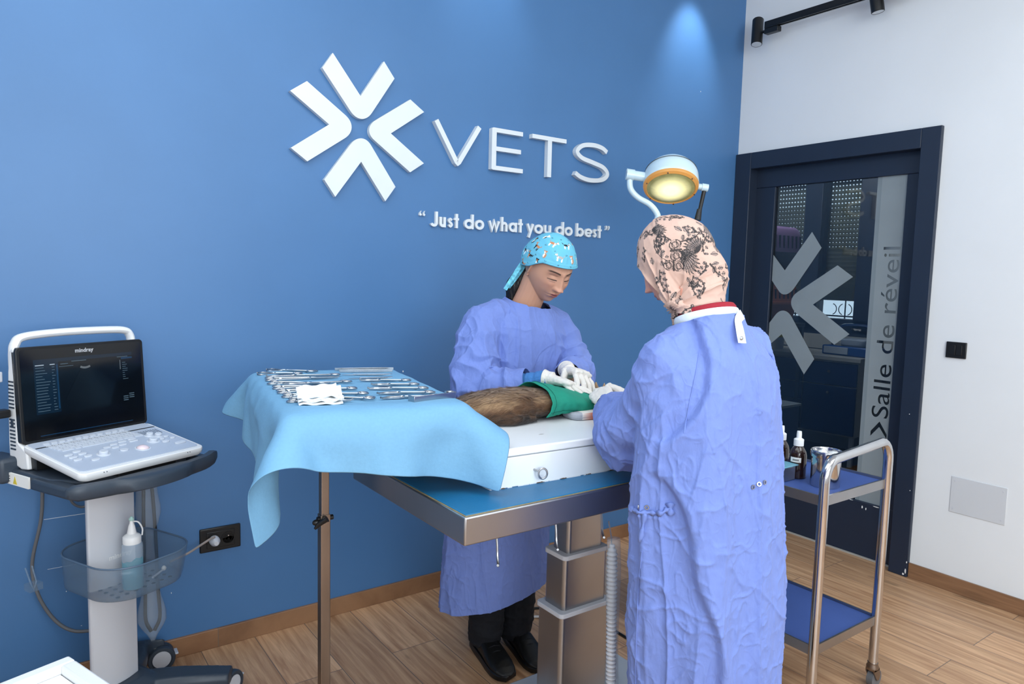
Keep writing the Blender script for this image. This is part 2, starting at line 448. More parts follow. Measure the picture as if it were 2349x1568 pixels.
struct('baseboard_back', MB().box((-5.2, -0.012, 0), (0, 0, 0.072)), M['skirt_wood'], bevel=0.002)
struct('baseboard_right', MB().box((-0.012, -5.2, 0), (0, -1.135, 0.072)), mat('wood_skirting_across', (138, 102, 74), 0.42, bump=(10, .1, (6, 1, 14)), var=(5, 0.22, (3, 1.2, 18))), bevel=0.002)
struct('trim_1', MB().box((0.03, -1.05, 0), (0.16, -0.1, 0.004)), M['seam'])

# scuffs and chips on the blue wall (paint wear)
rng = random.Random(5)
b = MB()
def chip(x, z, w, h):
    n = 7; b.prism([(x+w*cos(2*pi*i/n)*rng.uniform(.6, 1), z+h*sin(2*pi*i/n)*rng.uniform(.6, 1)) for i in range(n)], 'y', -0.0012, 0.0005)
for x, z, w, h in [(-2.52, .985, .003, .004), (-2.33, .985, .003, .005), (-2.18, .998, .0035, .004), (-2.275, .94, .0015, .002), (-0.36, 2.46, .002, .004),
                   (-3.0, .70, .002, .002), (-3.42, .33, .002, .002), (-3.38, .20, .003, .001), (-3.1, .245, .0015, .003)]:
    chip(x, z, w, h)
struct('paint_chips', b, M['label'], parent=bpy.data.objects['wall_back'])
b = MB(); b.box((-3.475, -0.0008, 0.586), (-3.36, 0.0005, 0.5875)); b.box((-3.47, -0.0008, 0.417), (-3.39, 0.0005, 0.418))
struct('plaster_crack', b, M['sign'], parent=bpy.data.objects['wall_back'])

# ------------------------------------------------------------------ door to the recovery room
dr = MB()
b = MB()
b.box((-0.022, -0.107, 0), (0.13, -0.003, 2.155)); b.box((-0.022, -1.134, 0), (0.13, -1.045, 2.155))
b.box((-0.0215, -1.045, 2.062), (0.13, -0.107, 2.155))
d1 = struct('door_1', b, M['navy'], 'dark navy door frame in the white wall around a glazed sliding door', bevel=0.003)
b = MB()
GY0, GY1, GZ0, GZ1 = -0.233, -0.962, 0.290, 1.957
b.box((0.045, -1.06, 0.004), (0.085, -0.10, GZ0)); b.box((0.045, -1.06, GZ1), (0.085, -0.10, 2.075))
b.box((0.0455, GY0, GZ0), (0.0845, -0.10, GZ1)); b.box((0.0455, -1.06, GZ0), (0.0845, GY1, GZ1))
leaf = struct('door_leaf', b, M['navy'], parent=d1, bevel=0.003)
pane = struct('glass_pane', MB().box((0.060, GY1-0.004, GZ0-0.004), (0.066, GY0+0.004, GZ1+0.004)), M['pane'], parent=leaf)
def chevron(pts, apex_i):
    """pts with the three arc points replaced by a smooth corner; apex_i = index of the middle arc point"""
    n = len(pts); a = Vector(pts[apex_i-1]); c = Vector(pts[(apex_i+1) % n]); p = Vector(pts[apex_i-2]); q = Vector(pts[(apex_i+2) % n])
    d1 = (a-p); d2 = (c-q); den = d1.x*d2.y-d1.y*d2.x
    t = ((c.x-a.x)*d2.y-(c.y-a.y)*d2.x)/den; ap = a+d1*t
    out = []
    for i in range(n):
        if i == apex_i:
            for k in range(1, 12):
                u = k/12; w = 0.75; s = (1-u)**2+2*w*u*(1-u)+u*u
                out.append(((a*(1-u)**2+ap*2*w*u*(1-u)+c*u*u)/s).to_tuple())
        else: out.append(tuple(pts[i]))
    return out
FROST = [([(-0.236, 1.572), (-0.315, 1.484), (-0.468, 1.695), (-0.53, 1.608), (-0.383, 1.389), (-0.338, 1.358), (-0.285, 1.366), (-0.236, 1.425)], 5),
         ([(-0.628, 1.514), (-0.717, 1.454), (-0.501, 1.299), (-0.719, 1.154), (-0.639, 1.091), (-0.412, 1.24), (-0.376, 1.304), (-0.403, 1.364)], 6),
         ([(-0.236, 1.045), (-0.32, 1.121), (-0.474, 0.909), (-0.53, 1.001), (-0.377, 1.222), (-0.321, 1.244), (-0.270, 1.226), (-0.236, 1.18)], 5)]
for pts, ai in FROST:
    struct('frosted_chevron', MB().prism(chevron(pts, ai), 'x', 0.0592, 0.0598), M['frost'], parent=pane)
# frosted strip with the room name cut out of it
def text_mesh(s, size, extrude=0.0, align='CENTER', space=1.0, bold=0.0):
    c = bpy.data.curves.new('txt', 'FONT'); c.body = s; c.size = size; c.extrude = extrude; c.align_x = align; c.space_character = space
    c.offset = bold; c.resolution_u = 4
    o = bpy.data.objects.new('txt', c); COL.objects.link(o)
    me = evaluated(o); bpy.data.curves.remove(c); return me
def place(me, ox, ax, ay, az):
    """map text x->ax, y->ay, z->az at origin ox"""
    T = Matrix((Vector(ax), Vector(ay), Vector(az))).transposed().to_4x4(); T.translation = Vector(ox); me.transform(T); return me
def cut_out_strip(w, h, text, size, tw, ox, oy, extra):
    """a w x h film with the text and one extra outline left open (2d curve, even-odd filled)"""
    c = bpy.data.curves.new('txt', 'FONT'); c.body = text; c.size = size; c.resolution_u = 4
    o = bpy.data.objects.new('txt', c); COL.objects.link(o); dg = bpy.context.evaluated_depsgraph_get(); dg.update()
    src = o.evaluated_get(dg).to_curve(dg, apply_modifiers=False)
    nc = bpy.data.curves.new('film', 'CURVE'); nc.dimensions = '2D'; nc.fill_mode = 'BOTH'; nc.extrude = 0.0003; nc.resolution_u = 6
    xs = [p.co.x for s in src.splines for p in s.bezier_points]; k = tw/(max(xs)-min(xs))
    for s in src.splines:
        ns = nc.splines.new('BEZIER'); ns.bezier_points.add(len(s.bezier_points)-1); ns.use_cyclic_u = True
        for a, b_ in zip(s.bezier_points, ns.bezier_points):
            f = lambda v: Vector(((v.x-min(xs))*k+ox, v.y+oy, 0))
            b_.handle_left_type = b_.handle_right_type = 'FREE'
            b_.co = f(a.co); b_.handle_left = f(a.handle_left); b_.handle_right = f(a.handle_right)
    for poly in [[(0, 0), (w, 0), (w, h), (0, h)], extra]:
        ns = nc.splines.new('POLY'); ns.points.add(len(poly)-1); ns.use_cyclic_u = True
        for q, p in zip(poly, ns.points): p.co = (q[0], q[1], 0, 1)
    o2 = bpy.data.objects.new('film', nc); COL.objects.link(o2)
    me = evaluated(o2); o.to_curve_clear(); bpy.data.objects.remove(o); bpy.data.curves.remove(c); bpy.data.curves.remove(nc)
    return me
# strip frame: x runs up the door from GZ0, y runs towards the hinge side from y = -0.9615
bme = cut_out_strip(GZ1-GZ0, 0.1275, 'Salle de r\u00e9veil', 0.122, 0.865, 0.742-GZ0, 0.0125,
                    [(.350, .012), (.372, .012), (.432, .052), (.376, .094), (.350, .094), (.404, .052)])
place(bme, (0.0595, -0.9615, GZ0), (0, 0, 1), (0, 1, 0), (-1, 0, 0))
link('lettered_strip', bme, M['frost'], pane)
struct('frosted_edge', MB().box((0.0592, -0.834, GZ0), (0.0597, -0.812, GZ1)), M['frost_light'], parent=pane)
# chips of bare paint at the foot of the frame and on the bottom rail
b = MB()
for y, z, w, h in [(-1.128, .03, .004, .016), (-1.118, .012, .006, .006), (-1.131, .075, .003, .006), (-1.12, .43, .002, .003), (-1.09, .8, .002, .003)]:
    n = 7; b.prism([(y+w*cos(2*pi*i/n)*rng.uniform(.6, 1), z+h*sin(2*pi*i/n)*rng.uniform(.6, 1)) for i in range(n)], 'x', -0.0232, -0.0215)
for y, z, w, h in [(-.86, .262, .005, .010), (-.88, .258, .004, .008), (-.93, .283, .02, .003), (-.80, .285, .012, .002), (-.70, .284, .02, .002)]:
    n = 7; b.prism([(y+w*cos(2*pi*i/n)*rng.uniform(.6, 1), z+h*sin(2*pi*i/n)*rng.uniform(.6, 1)) for i in range(n)], 'x', 0.0440, 0.0455)
struct('bare_chips', b, M['label'], parent=d1)

# light switch, blank cover plate, socket
t = thing('light_switch', 'black double light switch on the white wall beside the door', 'switch', (0, -1.265, 1.127))
part('plate', MB().box((-0.010, -1.308, 1.090), (0, -1.222, 1.164)), M['black_pl'], t, bevel=0.003, world=True)
for y0, y1 in ((-1.292, -1.266), (-1.264, -1.238)):
    part('rocker', MB().box((-0.014, y0, 1.104), (-0.009, y1, 1.150)), M['black_pl'], t, bevel=0.0015, world=True)
t = thing('cover_plate', 'grey blank metal cover plate screwed low on the white wall', 'cover plate', (0, -1.404, 0.458))
part('plate', MB().box((-0.003, -1.518, 0.374), (0, -1.290, 0.542)), mat('grey_painted_plate', (205, 208, 212), 0.4), t, bevel=0.004, world=True)
for y in (-1.305, -1.502):
    for z in (0.392, 0.522):
        part('screw', MB().cyl((-0.0045, y, z), (-0.002, y, z), 0.0035, n=12), M['grey_pl'], t, world=True)
t = thing('wall_socket', 'black double power socket on the blue wall above the wood skirting', 'socket', (-2.931, 0, 0.416))
part('plate', MB().box((-3.003, -0.010, 0.372), (-2.858, 0, 0.462)), M['black_pl'], t, bevel=0.004, world=True)
part('inner_frame', MB().box((-2.980, -0.013, 0.386), (-2.881, -0.009, 0.448)), M['black_pl'], t, bevel=0.002, world=True)
for x in (-2.955, -2.905):
    rim = MB(); T = Matrix.Translation((x, -0.013, 0.417)) @ Matrix.Rotation(radians(90), 4, 'X')
    rim.lathe([(0.0235, 0), (0.0235, 0.003), (0.0205, 0.003), (0.0195, -0.004), (0.0, -0.0045)], 28, T)
    part('outlet', rim, M['black_pl'], t, world=True, smooth=True)
part('earth_pin', MB().cyl((-2.905, -0.020, 0.427), (-2.905, -0.008, 0.427), 0.0022, n=10), M['chrome'], t, world=True)

# ------------------------------------------------------------------ wall sign
t = thing('wall_emblem', 'large white star emblem of four rounded chevrons on the blue wall', 'sign', (-2.386, 0, 1.978))
TOP = ([(-2.503, 2.245), (-2.389, 2.103), (-2.29, 2.254), (-2.243, 2.195), (-2.34, 2.046), (-2.381, 2.018), (-2.431, 2.039), (-2.545, 2.182)], 5)
LEFT = ([(-2.604, 2.123), (-2.452, 2.021), (-2.428, 1.974), (-2.455, 1.931), (-2.603, 1.827), (-2.666, 1.87), (-2.517, 1.976), (-2.668, 2.077)], 2)
RIGHT = ([(-2.171, 2.125), (-2.106, 2.084), (-2.257, 1.977), (-2.104, 1.875), (-2.168, 1.831), (-2.33, 1.941), (-2.346, 1.979), (-2.324, 2.02)], 6)
BOT = ([(-2.385, 1.85), (-2.279, 1.704), (-2.234, 1.766), (-2.343, 1.919), (-2.392, 1.936), (-2.431, 1.911), (-2.537, 1.766), (-2.492, 1.704)], 4)
for pts, ai in (TOP, LEFT, RIGHT, BOT):
    part('chevron', MB().prism(chevron(pts, ai), 'y', -0.022, 0.0), M['sign'], t, world=True, bevel=0.0008)

def arc(cx, cy, rx, ry, a0, a1, n=18):
    return [(cx+rx*cos(radians(a0+(a1-a0)*i/n)), cy+ry*sin(radians(a0+(a1-a0)*i/n))) for i in range(n+1)]
t = thing('sign_lettering', 'four large thin white capital letters on the blue wall beside the star emblem', 'sign', (-1.55, 0, 1.977))
def letter(parent, strokes, w, depth, x0, x1, base, top, mt):
    """strokes in a unit box -> x0..x1, base..top on the wall"""
    b = MB()
    for st in strokes:
        cl = st[0] == 'o'; path = st[1] if cl else st
        P = [(x0+w/2+(x1-x0-w)*u, base+w/2+(top-base-w)*v) for u, v in path]
        b.strip(P, w, 'y', -depth+.0003*len(b.v)/8, -0.0005, closed=cl)
    return b
def mk(parent, b): return part('letter', b, M['sign'], parent, world=True)
Wd = 0.019
mk(t, letter(t, [[(0, 1), (.47, .03), (.50, 0), (.53, .03), (1, 1)]], 0.021, .026, -2.060, -1.822, 1.883, 2.070, 0))
b = letter(t, [[(0, -.06), (0, 1.06)]], .024, .026, -1.766, -1.600, 1.885, 2.069, 0)
b.strip([(-1.760, 2.060), (-1.596, 2.060)], Wd, 'y', -.0256, -.0007); b.strip([(-1.760, 1.979), (-1.605, 1.979)], Wd, 'y', -.0256, -.0007)
b.strip([(-1.760, 1.8945), (-1.592, 1.8945)], Wd, 'y', -.0256, -.0007); mk(t, b)
b = MB(); b.strip([(-1.542, 2.061), (-1.337, 2.061)], Wd, 'y', -.026, -.0005); b.strip([(-1.437, 2.064), (-1.437, 1.884)], .024, 'y', -.0256, -.0007); mk(t, b)
S_PATH = catmull([(0.96, .86), (.80, .96), (.52, 1.0), (.20, .94), (.04, .76), (.18, .60), (.52, .51), (.86, .41), (1.0, .23), (.84, .06), (.48, 0.0), (.18, .05), (.0, .15)], 6)
mk(t, letter(t, [[tuple(p) for p in S_PATH]], 0.021, .026, -1.285, -1.052, 1.884, 2.076, 0))

# slogan: rounded geometric bold letters
t = thing('wall_slogan', 'small white raised slogan in quotation marks under the four large letters', 'sign', (-1.6, 0, 1.617))
BASE, XH, ASC, DSC = 1.6165, 1.660, 1.681, 1.596
WS = 0.0118
def gl(ch, x0, x1):
    w = WS; a = x0+w/2; c = x1-w/2; bs = BASE+w/2; xh = XH-w/2; asc = ASC
    cx = (a+c)/2; cy = (bs+xh)/2; rx = (c-a)/2; ry = (xh-bs)/2; b = MB()
    cnt = [0]
    def st(p, closed=False, ww=w): b.strip(p, ww, 'y', -0.0135+.0004*cnt[0], -0.0005-.0002*cnt[0], closed); cnt[0] += 1
    ell = [(cx+rx*cos(2*pi*i/28), cy+ry*sin(2*pi*i/28)) for i in range(28)]
    if ch in 'odab': st(ell, True)
    if ch == 'd': st([(c, BASE), (c, asc)])
    if ch == 'b': st([(a, BASE), (a, asc)])
    if ch == 'a': st([(c, BASE), (c, XH)])
    if ch == 'e':
        st(arc(cx, cy, rx, ry, 0, 318, 26)); st([(a, cy-.001), (c, cy-.001)], ww=w*.75)
    if ch == 's':
        st([tuple((a+(c-a)*p[0], bs+(xh-bs)*p[1])) for p in catmull([(.95, .82), (.5, 1), (.06, .78), (.35, .55), (.7, .45), (.98, .22), (.5, 0), (.02, .2)], 5)], ww=w*.85)
    if ch == 'u': st([(a, XH)]+arc(cx, bs+rx, rx, rx, 180, 360, 14)); st([(c, BASE), (c, XH)])
    if ch == 'h': st([(a, BASE), (a, asc)]); st(arc(cx, xh-rx, rx, rx, 180, 0, 14)+[(c, BASE)])
    if ch == 't': st([(cx+.001, BASE), (cx+.001, asc-.003)]); st([(x0-.003, XH-w*.4), (x1+.003, XH-w*.4)], ww=w*.8)
    if ch == 'w': st([(a, XH), (a+(c-a)*.27, BASE+.004), (cx, XH-.002), (a+(c-a)*.73, BASE+.004), (c, XH)], ww=w*.9)
    if ch == 'y': st([(a, XH), (cx+.001, BASE+.003)], ww=w*.95); st([(c, XH), (cx-.008, DSC)], ww=w*.95)
    if ch == 'J': st([(c, asc), (c, bs+rx*.8)]+arc(cx, bs+rx*.8, rx, rx*.8, 0, -165, 12))
    if ch in '"`':
        for dx in (0, .017):
            xx = x0+dx+.005
            if ch == '`': b.prism([(xx-.004, ASC-.012), (xx+.006, ASC-.001), (xx+.001, ASC-.011), (xx+.007, ASC-.017), (xx+.003, ASC-.023), (xx-.004, ASC-.021)], 'y', -.013, -.0005)
            else: b.prism([(xx-.004, ASC-.003), (xx+.003, ASC), (xx+.007, ASC-.008), (xx+.003, ASC-.018), (xx-.004, ASC-.023), (xx, ASC-.013)], 'y', -.013, -.0005)
    part('letter', b, M['sign'], t, world=True)
for ch, x0, x1 in [('`', -2.118, -2.094), ('J', -2.065, -2.028), ('u', -2.02, -1.988), ('s', -1.979, -1.952), ('t', -1.943, -1.925),
                   ('d', -1.894, -1.845), ('o', -1.838, -1.790), ('w', -1.766, -1.703), ('h', -1.697, -1.661), ('a', -1.653, -1.607), ('t', -1.598, -1.577),
                   ('y', -1.551, -1.507), ('o', -1.505, -1.454), ('u', -1.446, -1.404), ('d', -1.375, -1.324), ('o', -1.319, -1.269),
                   ('b', -1.245, -1.196), ('e', -1.190, -1.139), ('s', -1.135, -1.109), ('t', -1.101, -1.079), ('"', -1.050, -1.023)]:
    gl(ch, x0, x1)

# ------------------------------------------------------------------ ceiling track with spotlights (on the right wall)
t = thing('lighting_track', 'black lighting track running high along the white wall', 'track', (-0.10, -0.8, 2.80))
b = MB()
b.box((-0.118, -2.4, 2.802), (-0.086, -0.215, 2.832)); 
part('rail', b, M['black_pl'], t, world=True, bevel=0.002)
b = MB()
for x0, x1 in ((-0.1165, -0.108), (-0.096, -0.0875)): b.box((x0, -2.4, 2.796), (x1, -0.215, 2.8035))
part('conductor_lips', b, M['black_pl'], t, world=True)
b = MB()
for y in (-0.9, -1.8): part('bracket', MB().cyl((-0.10, y, 2.83), (0.0, y, 2.86), 0.006), M['black_pl'], t, world=True)
def spot_lamp(y, tilt_y, label):
    t = thing('track_spotlight', label, 'spotlight', (-0.10, y, 2.80), 0, 'black cylinder spotlights on the track')
    part('adapter', MB().box((-0.018, -0.085, -0.034), (0.018, 0.0, -0.006)), M['black_pl'], t, bevel=0.003)
    part('yoke', MB().cyl((0, -0.005, -0.018), (0, 0.035, -0.01), 0.008), M['black_pl'], t)
    T = Matrix.Translation((0.0, 0.055, 0.005)) @ Matrix.Rotation(tilt_y, 4, 'Y') @ Matrix.Rotation(radians(-8), 4, 'X')
    bd = part('body', MB().lathe([(0.0, 0.065), (0.026, 0.065), (0.030, 0.060), (0.030, -0.085), (0.0275, -0.087), (0.0265, -0.070), (0.0, -0.068)], 32, T), M['black_pl'], t, smooth=True)
    part('reflector_ring', MB().lathe([(0.0265, -0.086), (0.0225, -0.073), (0.020, -0.071), (0.0, -0.0705)], 32, T), M['chrome'], bd, smooth=True)
    part('lamp_lens', MB().lathe([(0.0, -0.0765), (0.017, -0.0755), (0.0175, -0.073), (0.0, -0.072)], 24, T), mat('lit_lamp_lens', (255, 252, 245), 0.3, emit=(255, 246, 232), emit_s=9), bd, smooth=True)
    return t
spot_lamp(-0.215, radians(12), 'black cylinder spotlight at the left end of the wall track')
spot_lamp(-0.875, radians(-6), 'black cylinder spotlight half cut by the top edge of the picture')

# ================================================================== RECOVERY ROOM BEHIND THE GLASS
RF = M['dark_floor']
struct('floor_recovery', MB().box((0.12, -2.2, -0.1), (3.4, 2.2, 0.0)), RF)
RW = mat('recovery_room_wall', (160, 166, 170), 0.6)
struct('wall_recovery_left', MB().box((0.12, 2.1, 0), (2.5, 2.2, 2.9)), RW)
struct('wall_recovery_right', MB().box((0.12, -2.2, 0), (2.5, -2.1, 2.9)), RW)
struct('ceiling_recovery', MB().box((0.12, -2.2, 2.9), (2.5, 2.2, 3.0)), RW)
b = MB(); b.box((2.30, -2.2, 0), (2.42, 2.2, 1.06)); b.box((2.30, -2.2, 2.42), (2.42, 2.2, 2.9)); b.box((2.30, -2.2, 1.06), (2.42, 0.28, 2.42)); b.box((2.30, 1.75, 1.06), (2.42, 2.2, 2.42))
struct('wall_recovery_far', b, RW)
b = MB(); b.box((0.12, 0.16, 0), (0.16, 2.1, 2.9))
struct('wall_recovery_near', b, RW)
b = MB()
for y0, y1 in ((0.28, 0.43), (0.765, 0.925), (1.30, 1.42), (1.65, 1.75)): b.box((2.18, y0, 1.0), (2.30, y1, 2.42))
b.box((2.18, 0.28, 2.30), (2.30, 1.75, 2.42)); b.box((2.18, 0.28, 0.98), (2.30, 1.75, 1.12))
w2 = struct('window_2', b, M['navy'], 'navy window frame with a half lowered cream roller shutter', bevel=0.004)
struct('window_glass', MB().box((2.235, 0.40, 1.10), (2.24, 1.70, 2.32)), M['pane'], parent=w2)
# roller shutter: curved slats; light holes are real gaps (alpha) in the upper slats
SM = bpy.data.materials.new('perforated_shutter_slat'); SM.use_nodes = True
nt = SM.node_tree; bs = nt.nodes['Principled BSDF']; bs.inputs['Base Color'].default_value = (*s2l((188, 182, 160)), 1); bs.inputs['Roughness'].default_value = 0.6
N = nt.nodes.new; L = nt.links.new
tc = N('ShaderNodeTexCoord'); sx = N('ShaderNodeSeparateXYZ'); L(tc.outputs['Object'], sx.inputs[0])
def mth(op, a, b=None, c=None):
    n = N('ShaderNodeMath'); n.operation = op
    for i, v in enumerate((a, b, c)):
        if v is None: continue
        if isinstance(v, (int, float)): n.inputs[i].default_value = v
        else: L(v, n.inputs[i])
    return n.outputs[0]
fy = mth('SUBTRACT', mth('FRACT', mth('MULTIPLY', sx.outputs['Y'], 1/0.030)), 0.5)
fz = mth('SUBTRACT', mth('FRACT', mth('MULTIPLY', sx.outputs['Z'], 1/0.037)), 0.5)
dd = mth('SQRT', mth('ADD', mth('MULTIPLY', mth('MULTIPLY', fy, fy), 1.0), mth('MULTIPLY', mth('MULTIPLY', fz, fz), 2.6)))
rad = mth('ADD', mth('MULTIPLY', mth('GREATER_THAN', sx.outputs['Z'], 0.80), 0.10), 0.135)
hole = mth('LESS_THAN', dd, rad)
up_ = mth('GREATER_THAN', sx.outputs['Z'], 0.46)
L(mth('SUBTRACT', 1.0, mth('MULTIPLY', hole, up_)), bs.inputs['Alpha'])
b = MB(); z = 0.0; rows = []
while z < 1.16:
    for k in range(4): rows.append((0.006*sin(pi*(k+.5)/4), z+0.037*k/4))
    rows.append((0.0, z+0.0362)); z += 0.037
b.loft([[(x, -0.66, zz), (x, 0.66, zz)] for x, zz in rows], caps=False, closed=False)
sh = part('shutter', b, SM, w2); sh.location = (2.33, 1.05, 1.27)
b = MB()
for y in (0.52, 0.66, 0.98, 1.14, 1.5): b.cyl((2.47, y, 1.08), (2.47, y, 1.42), 0.006, n=8)
b.cyl((2.47, 0.3, 1.13), (2.47, 1.72, 1.13), 0.007, n=8)
for y in (0.45, 0.59, 0.73, 0.91, 1.06, 1.2):
    for s in (-1, 1):
        b.tube([(2.47, y+s*0.06-s*0.05*cos(a), 1.19+0.05*sin(a)) for a in [radians(-70+20*i) for i in range(8)]], 0.004, 6)
tag(part('window_grille', b, M['slate_pl']), 'wrought iron grille with scrolls outside the recovery room window', 'grille')
# garden outside
struct('ground_outside', MB().box((2.42, -4, -0.3), (9, 8, -0.2)), mat('dry_grass', (150, 150, 110), 0.9, var=(2, .3)))
t = thing('base_cabinet', 'navy drawer cabinet with pale side panel behind the glass door', 'cabinet', (1.72, 0.10, 0), radians(8))
def cabinet(t, n, w, hz, names=True):
    part('carcass', MB().box((0.0, 0.0, 0.235), (0.5, n*w, hz-0.03)), mat('pale_cabinet_side', (190, 188, 182), 0.5), t, bevel=0.002)
    for i in range(n):
        dw = part('drawer', MB().box((-0.02, i*w+0.004, hz-0.22), (0, (i+1)*w-0.006, hz-0.045)), M['navy_cab'], t, bevel=0.002)
        part('knob', MB().lathe([(0, 0.022), (0.010, 0.020), (0.011, 0.014), (0.005, 0.008), (0.005, 0)], 14, Matrix.Translation((-0.02, (i+.5)*w, hz-0.115)) @ Matrix.Rotation(radians(-90), 4, 'Y')), M['steel_warm'], dw, smooth=True)
        dd = part('door', MB().box((-0.02, i*w+0.004, 0.25), (0, (i+1)*w-0.006, hz-0.228)), M['navy_cab'], t, bevel=0.002)
        part('knob', MB().lathe([(0, 0.022), (0.010, 0.020), (0.011, 0.014), (0.005, 0.008), (0.005, 0)], 14, Matrix.Translation((-0.02, (i+.5)*w, hz-0.28)) @ Matrix.Rotation(radians(-90), 4, 'Y')), M['steel'], dd, smooth=True)
    for y in (0.03, n*w-0.03):
        for x in (0.03, 0.46): part('leg', MB().box((x-.015, y-.015, 0), (x+.015, y+.015, 0.235)), M['grey_pl'], t)
cabinet(t, 2, 0.42, 0.85)
tag(part('counter_top', MB().box((-0.03, -0.02, 0.821), (0.52, 0.88, 0.852)), M['beige_counter'], bevel=0.002), 'pale worktop lying on the navy cabinets in the far room', 'worktop')
o = bpy.data.objects['counter_top']; o.location = (1.72, 0.10, 0); o.rotation_euler = (0, 0, radians(8))
o = part('worktop_upstand', MB().box((2.14, -0.3, 0.86), (2.18, 1.5, 0.98)), M['beige_counter'])
o['kind'] = 'structure'; o.name = 'trim_2'
t = thing('blue_bench', 'low glossy blue bench cabinet just behind the glass door', 'bench', (0.74, 0.09, 0))
part('carcass', MB().box((0, 0, 0.06), (0.20, 0.60, 0.56)), M['navy_cab'], t, bevel=0.003)
part('top', MB().box((-0.01, -0.01, 0.56), (0.21, 0.61, 0.58)), mat('glossy_pale_top', (176, 190, 198), 0.08, coat=0.6), t, bevel=0.003)
part('plinth', MB().box((0.03, 0.03, 0), (0.18, 0.57, 0.06)), M['black_pl'], t)
t = thing('incubator', 'blue pet incubator with clear domed lid on the far worktop', 'incubator', (1.93, 0.24, 0.852))
part('base', MB().box((-0.13, -0.20, 0), (0.15, 0.22, 0.075)), mat('blue_enamel_plastic', (40, 84, 150), 0.3), t, bevel=0.012, seg=3)
part('front_panel', MB().box((-0.138, 0.0, 0.012), (-0.125, 0.20, 0.066)), M['key_pl'], t, bevel=0.004)
part('inner_tray', MB().box((-0.07, -0.12, 0.075), (0.08, 0.10, 0.13)), M['key_pl'], t, bevel=0.01)
part('dome', MB().loft([[(0.13*cos(a)*k+0.01, 0.20*sin(a)*k+0.01, 0.076+z) for a in [2*pi*i/32 for i in range(32)]] for k, z in ((1, 0), (1, .06), (.95, .11), (.8, .15), (.5, .172), (.15, .178))]), M['clear_pl'], t, smooth=True)
def carrier(label, loc, mt, mt2, w, d, h):
    t = thing('pet_carrier', label, 'pet carrier', loc, 0, 'pet carriers stacked behind the glass door')
    def rr(k, z, n=32):
        out = []
        for i in range(n):
            a = 2*pi*i/n; c, s = cos(a), sin(a); e = 0.35
            out.append((k*w*math.copysign(abs(c)**e, c), k*d*math.copysign(abs(s)**e, s), z))
        return out
    part('lower_shell', MB().loft([rr(.82, 0), (rr(.86, .01)), rr(.97, h*.46), rr(1.0, h*.47)]), mt2, t, smooth=True)
    part('rim', MB().loft([rr(1.03, h*.46), rr(1.06, h*.465), rr(1.06, h*.52), rr(1.0, h*.53)]), mt2, t, smooth=True)
    part('upper_shell', MB().loft([rr(.99, h*.52), rr(.95, h*.80), rr(.90, h*.93), rr(.80, h*.985), rr(.6, h)]), mt, t, smooth=True)
    for i in range(9):
        y = -d*0.72+i*d*.18
        part('vent_slot', MB().box((-w*1.0, y-.004, h*.60), (-w*.93, y+.004, h*.82)), M['black_pl'], t)
    for i in range(7):
        x = -w*.7+i*w*.22
        part('vent_slot', MB().box((x-.004, -d*1.0, h*.60), (x+.004, -d*.93, h*.82)), M['black_pl'], t)
    return t
t0 = thing('storage_shelf', 'grey shelf unit holding the pet carriers behind the glass door', 'shelf', (1.30, 0.72, 0))
for z in (0.5, 1.10): part('shelf_board', MB().box((-0.28, -0.24, z-.03), (0.28, 0.30, z)), M['slate_pl'], t0, bevel=0.002)
for x in (-.26, .26):
    for y in (-.22, .28): part('leg', MB().box((x-.015, y-.015, 0), (x+.015, y+.015, 1.10)), M['slate_pl'], t0)
carrier('orange pet carrier on the shelf, under the mauve one', (1.28, 0.70, 1.10), M['orange_pl'], M['orange_pl'], 0.24, 0.225, 0.32)
carrier('mauve pet carrier with black base, top of the stack', (1.28, 0.70, 1.42), M['pink_pl'], M['black_pl'], 0.24, 0.235, 0.42)
t = thing('waste_bin', 'small yellow lidded bin seen through the glass door', 'bin', (1.42, 0.53, 0.855))
part('body', MB().lathe([(0, 0), (0.045, 0), (0.052, 0.10), (0, 0.10)], 20), M['grey_pl'], t, smooth=True)
part('lid', MB().lathe([(0.055, 0.10), (0.055, 0.115), (0.03, 0.15), (0, 0.155)], 20), M['yellow_pl'], t, smooth=True)
t.location = (1.80, 0.86, 0.853)
# ================================================================== ULTRASOUND CART
CR = 0.453
cart = thing('ultrasound_cart', 'slate and white wheeled cart carrying the portable ultrasound machine', 'cart', (-3.364, -0.237, 0), CR)
def rrect(x0, x1, y0, y1, r, n=6):
    out = []
    for cx, cy, a0 in ((x1-r, y1-r, 0), (x0+r, y1-r, 90), (x0+r, y0+r, 180), (x1-r, y0+r, 270)):
        out += [(cx+r*cos(radians(a0+90*i/n)), cy+r*sin(radians(a0+90*i/n))) for i in range(n+1)]
    return out
# column: flat sided, gently bowed front
cp = [(-.074, -.098), (-.078, -.110)] + [(-.078+.145*i/8, -.118-.016*sin(pi*i/8)) for i in range(9)] + [(.067, -.110), (.064, -.098)]
part('column', MB().prism(cp, 'z', 0.15, 0.80), M['grey_pl'], cart, bevel=0.004, seg=2)
b = MB()
for x0, x1, y0, y1 in ((-.03, .06, -.099, -.03),): b.box((x0, y0, .12), (x1, y1, .80))
part('rear_duct', b, M['slate_pl'], cart, bevel=0.004)
part('shelf_plate', MB().prism([(-.205, .10), (-.205, -.16), (-.16, -.24), (.16, -.24), (.205, -.16), (.205, .10)], 'z', 0.795, 0.838), M['slate_pl'], cart, bevel=0.008, seg=3)
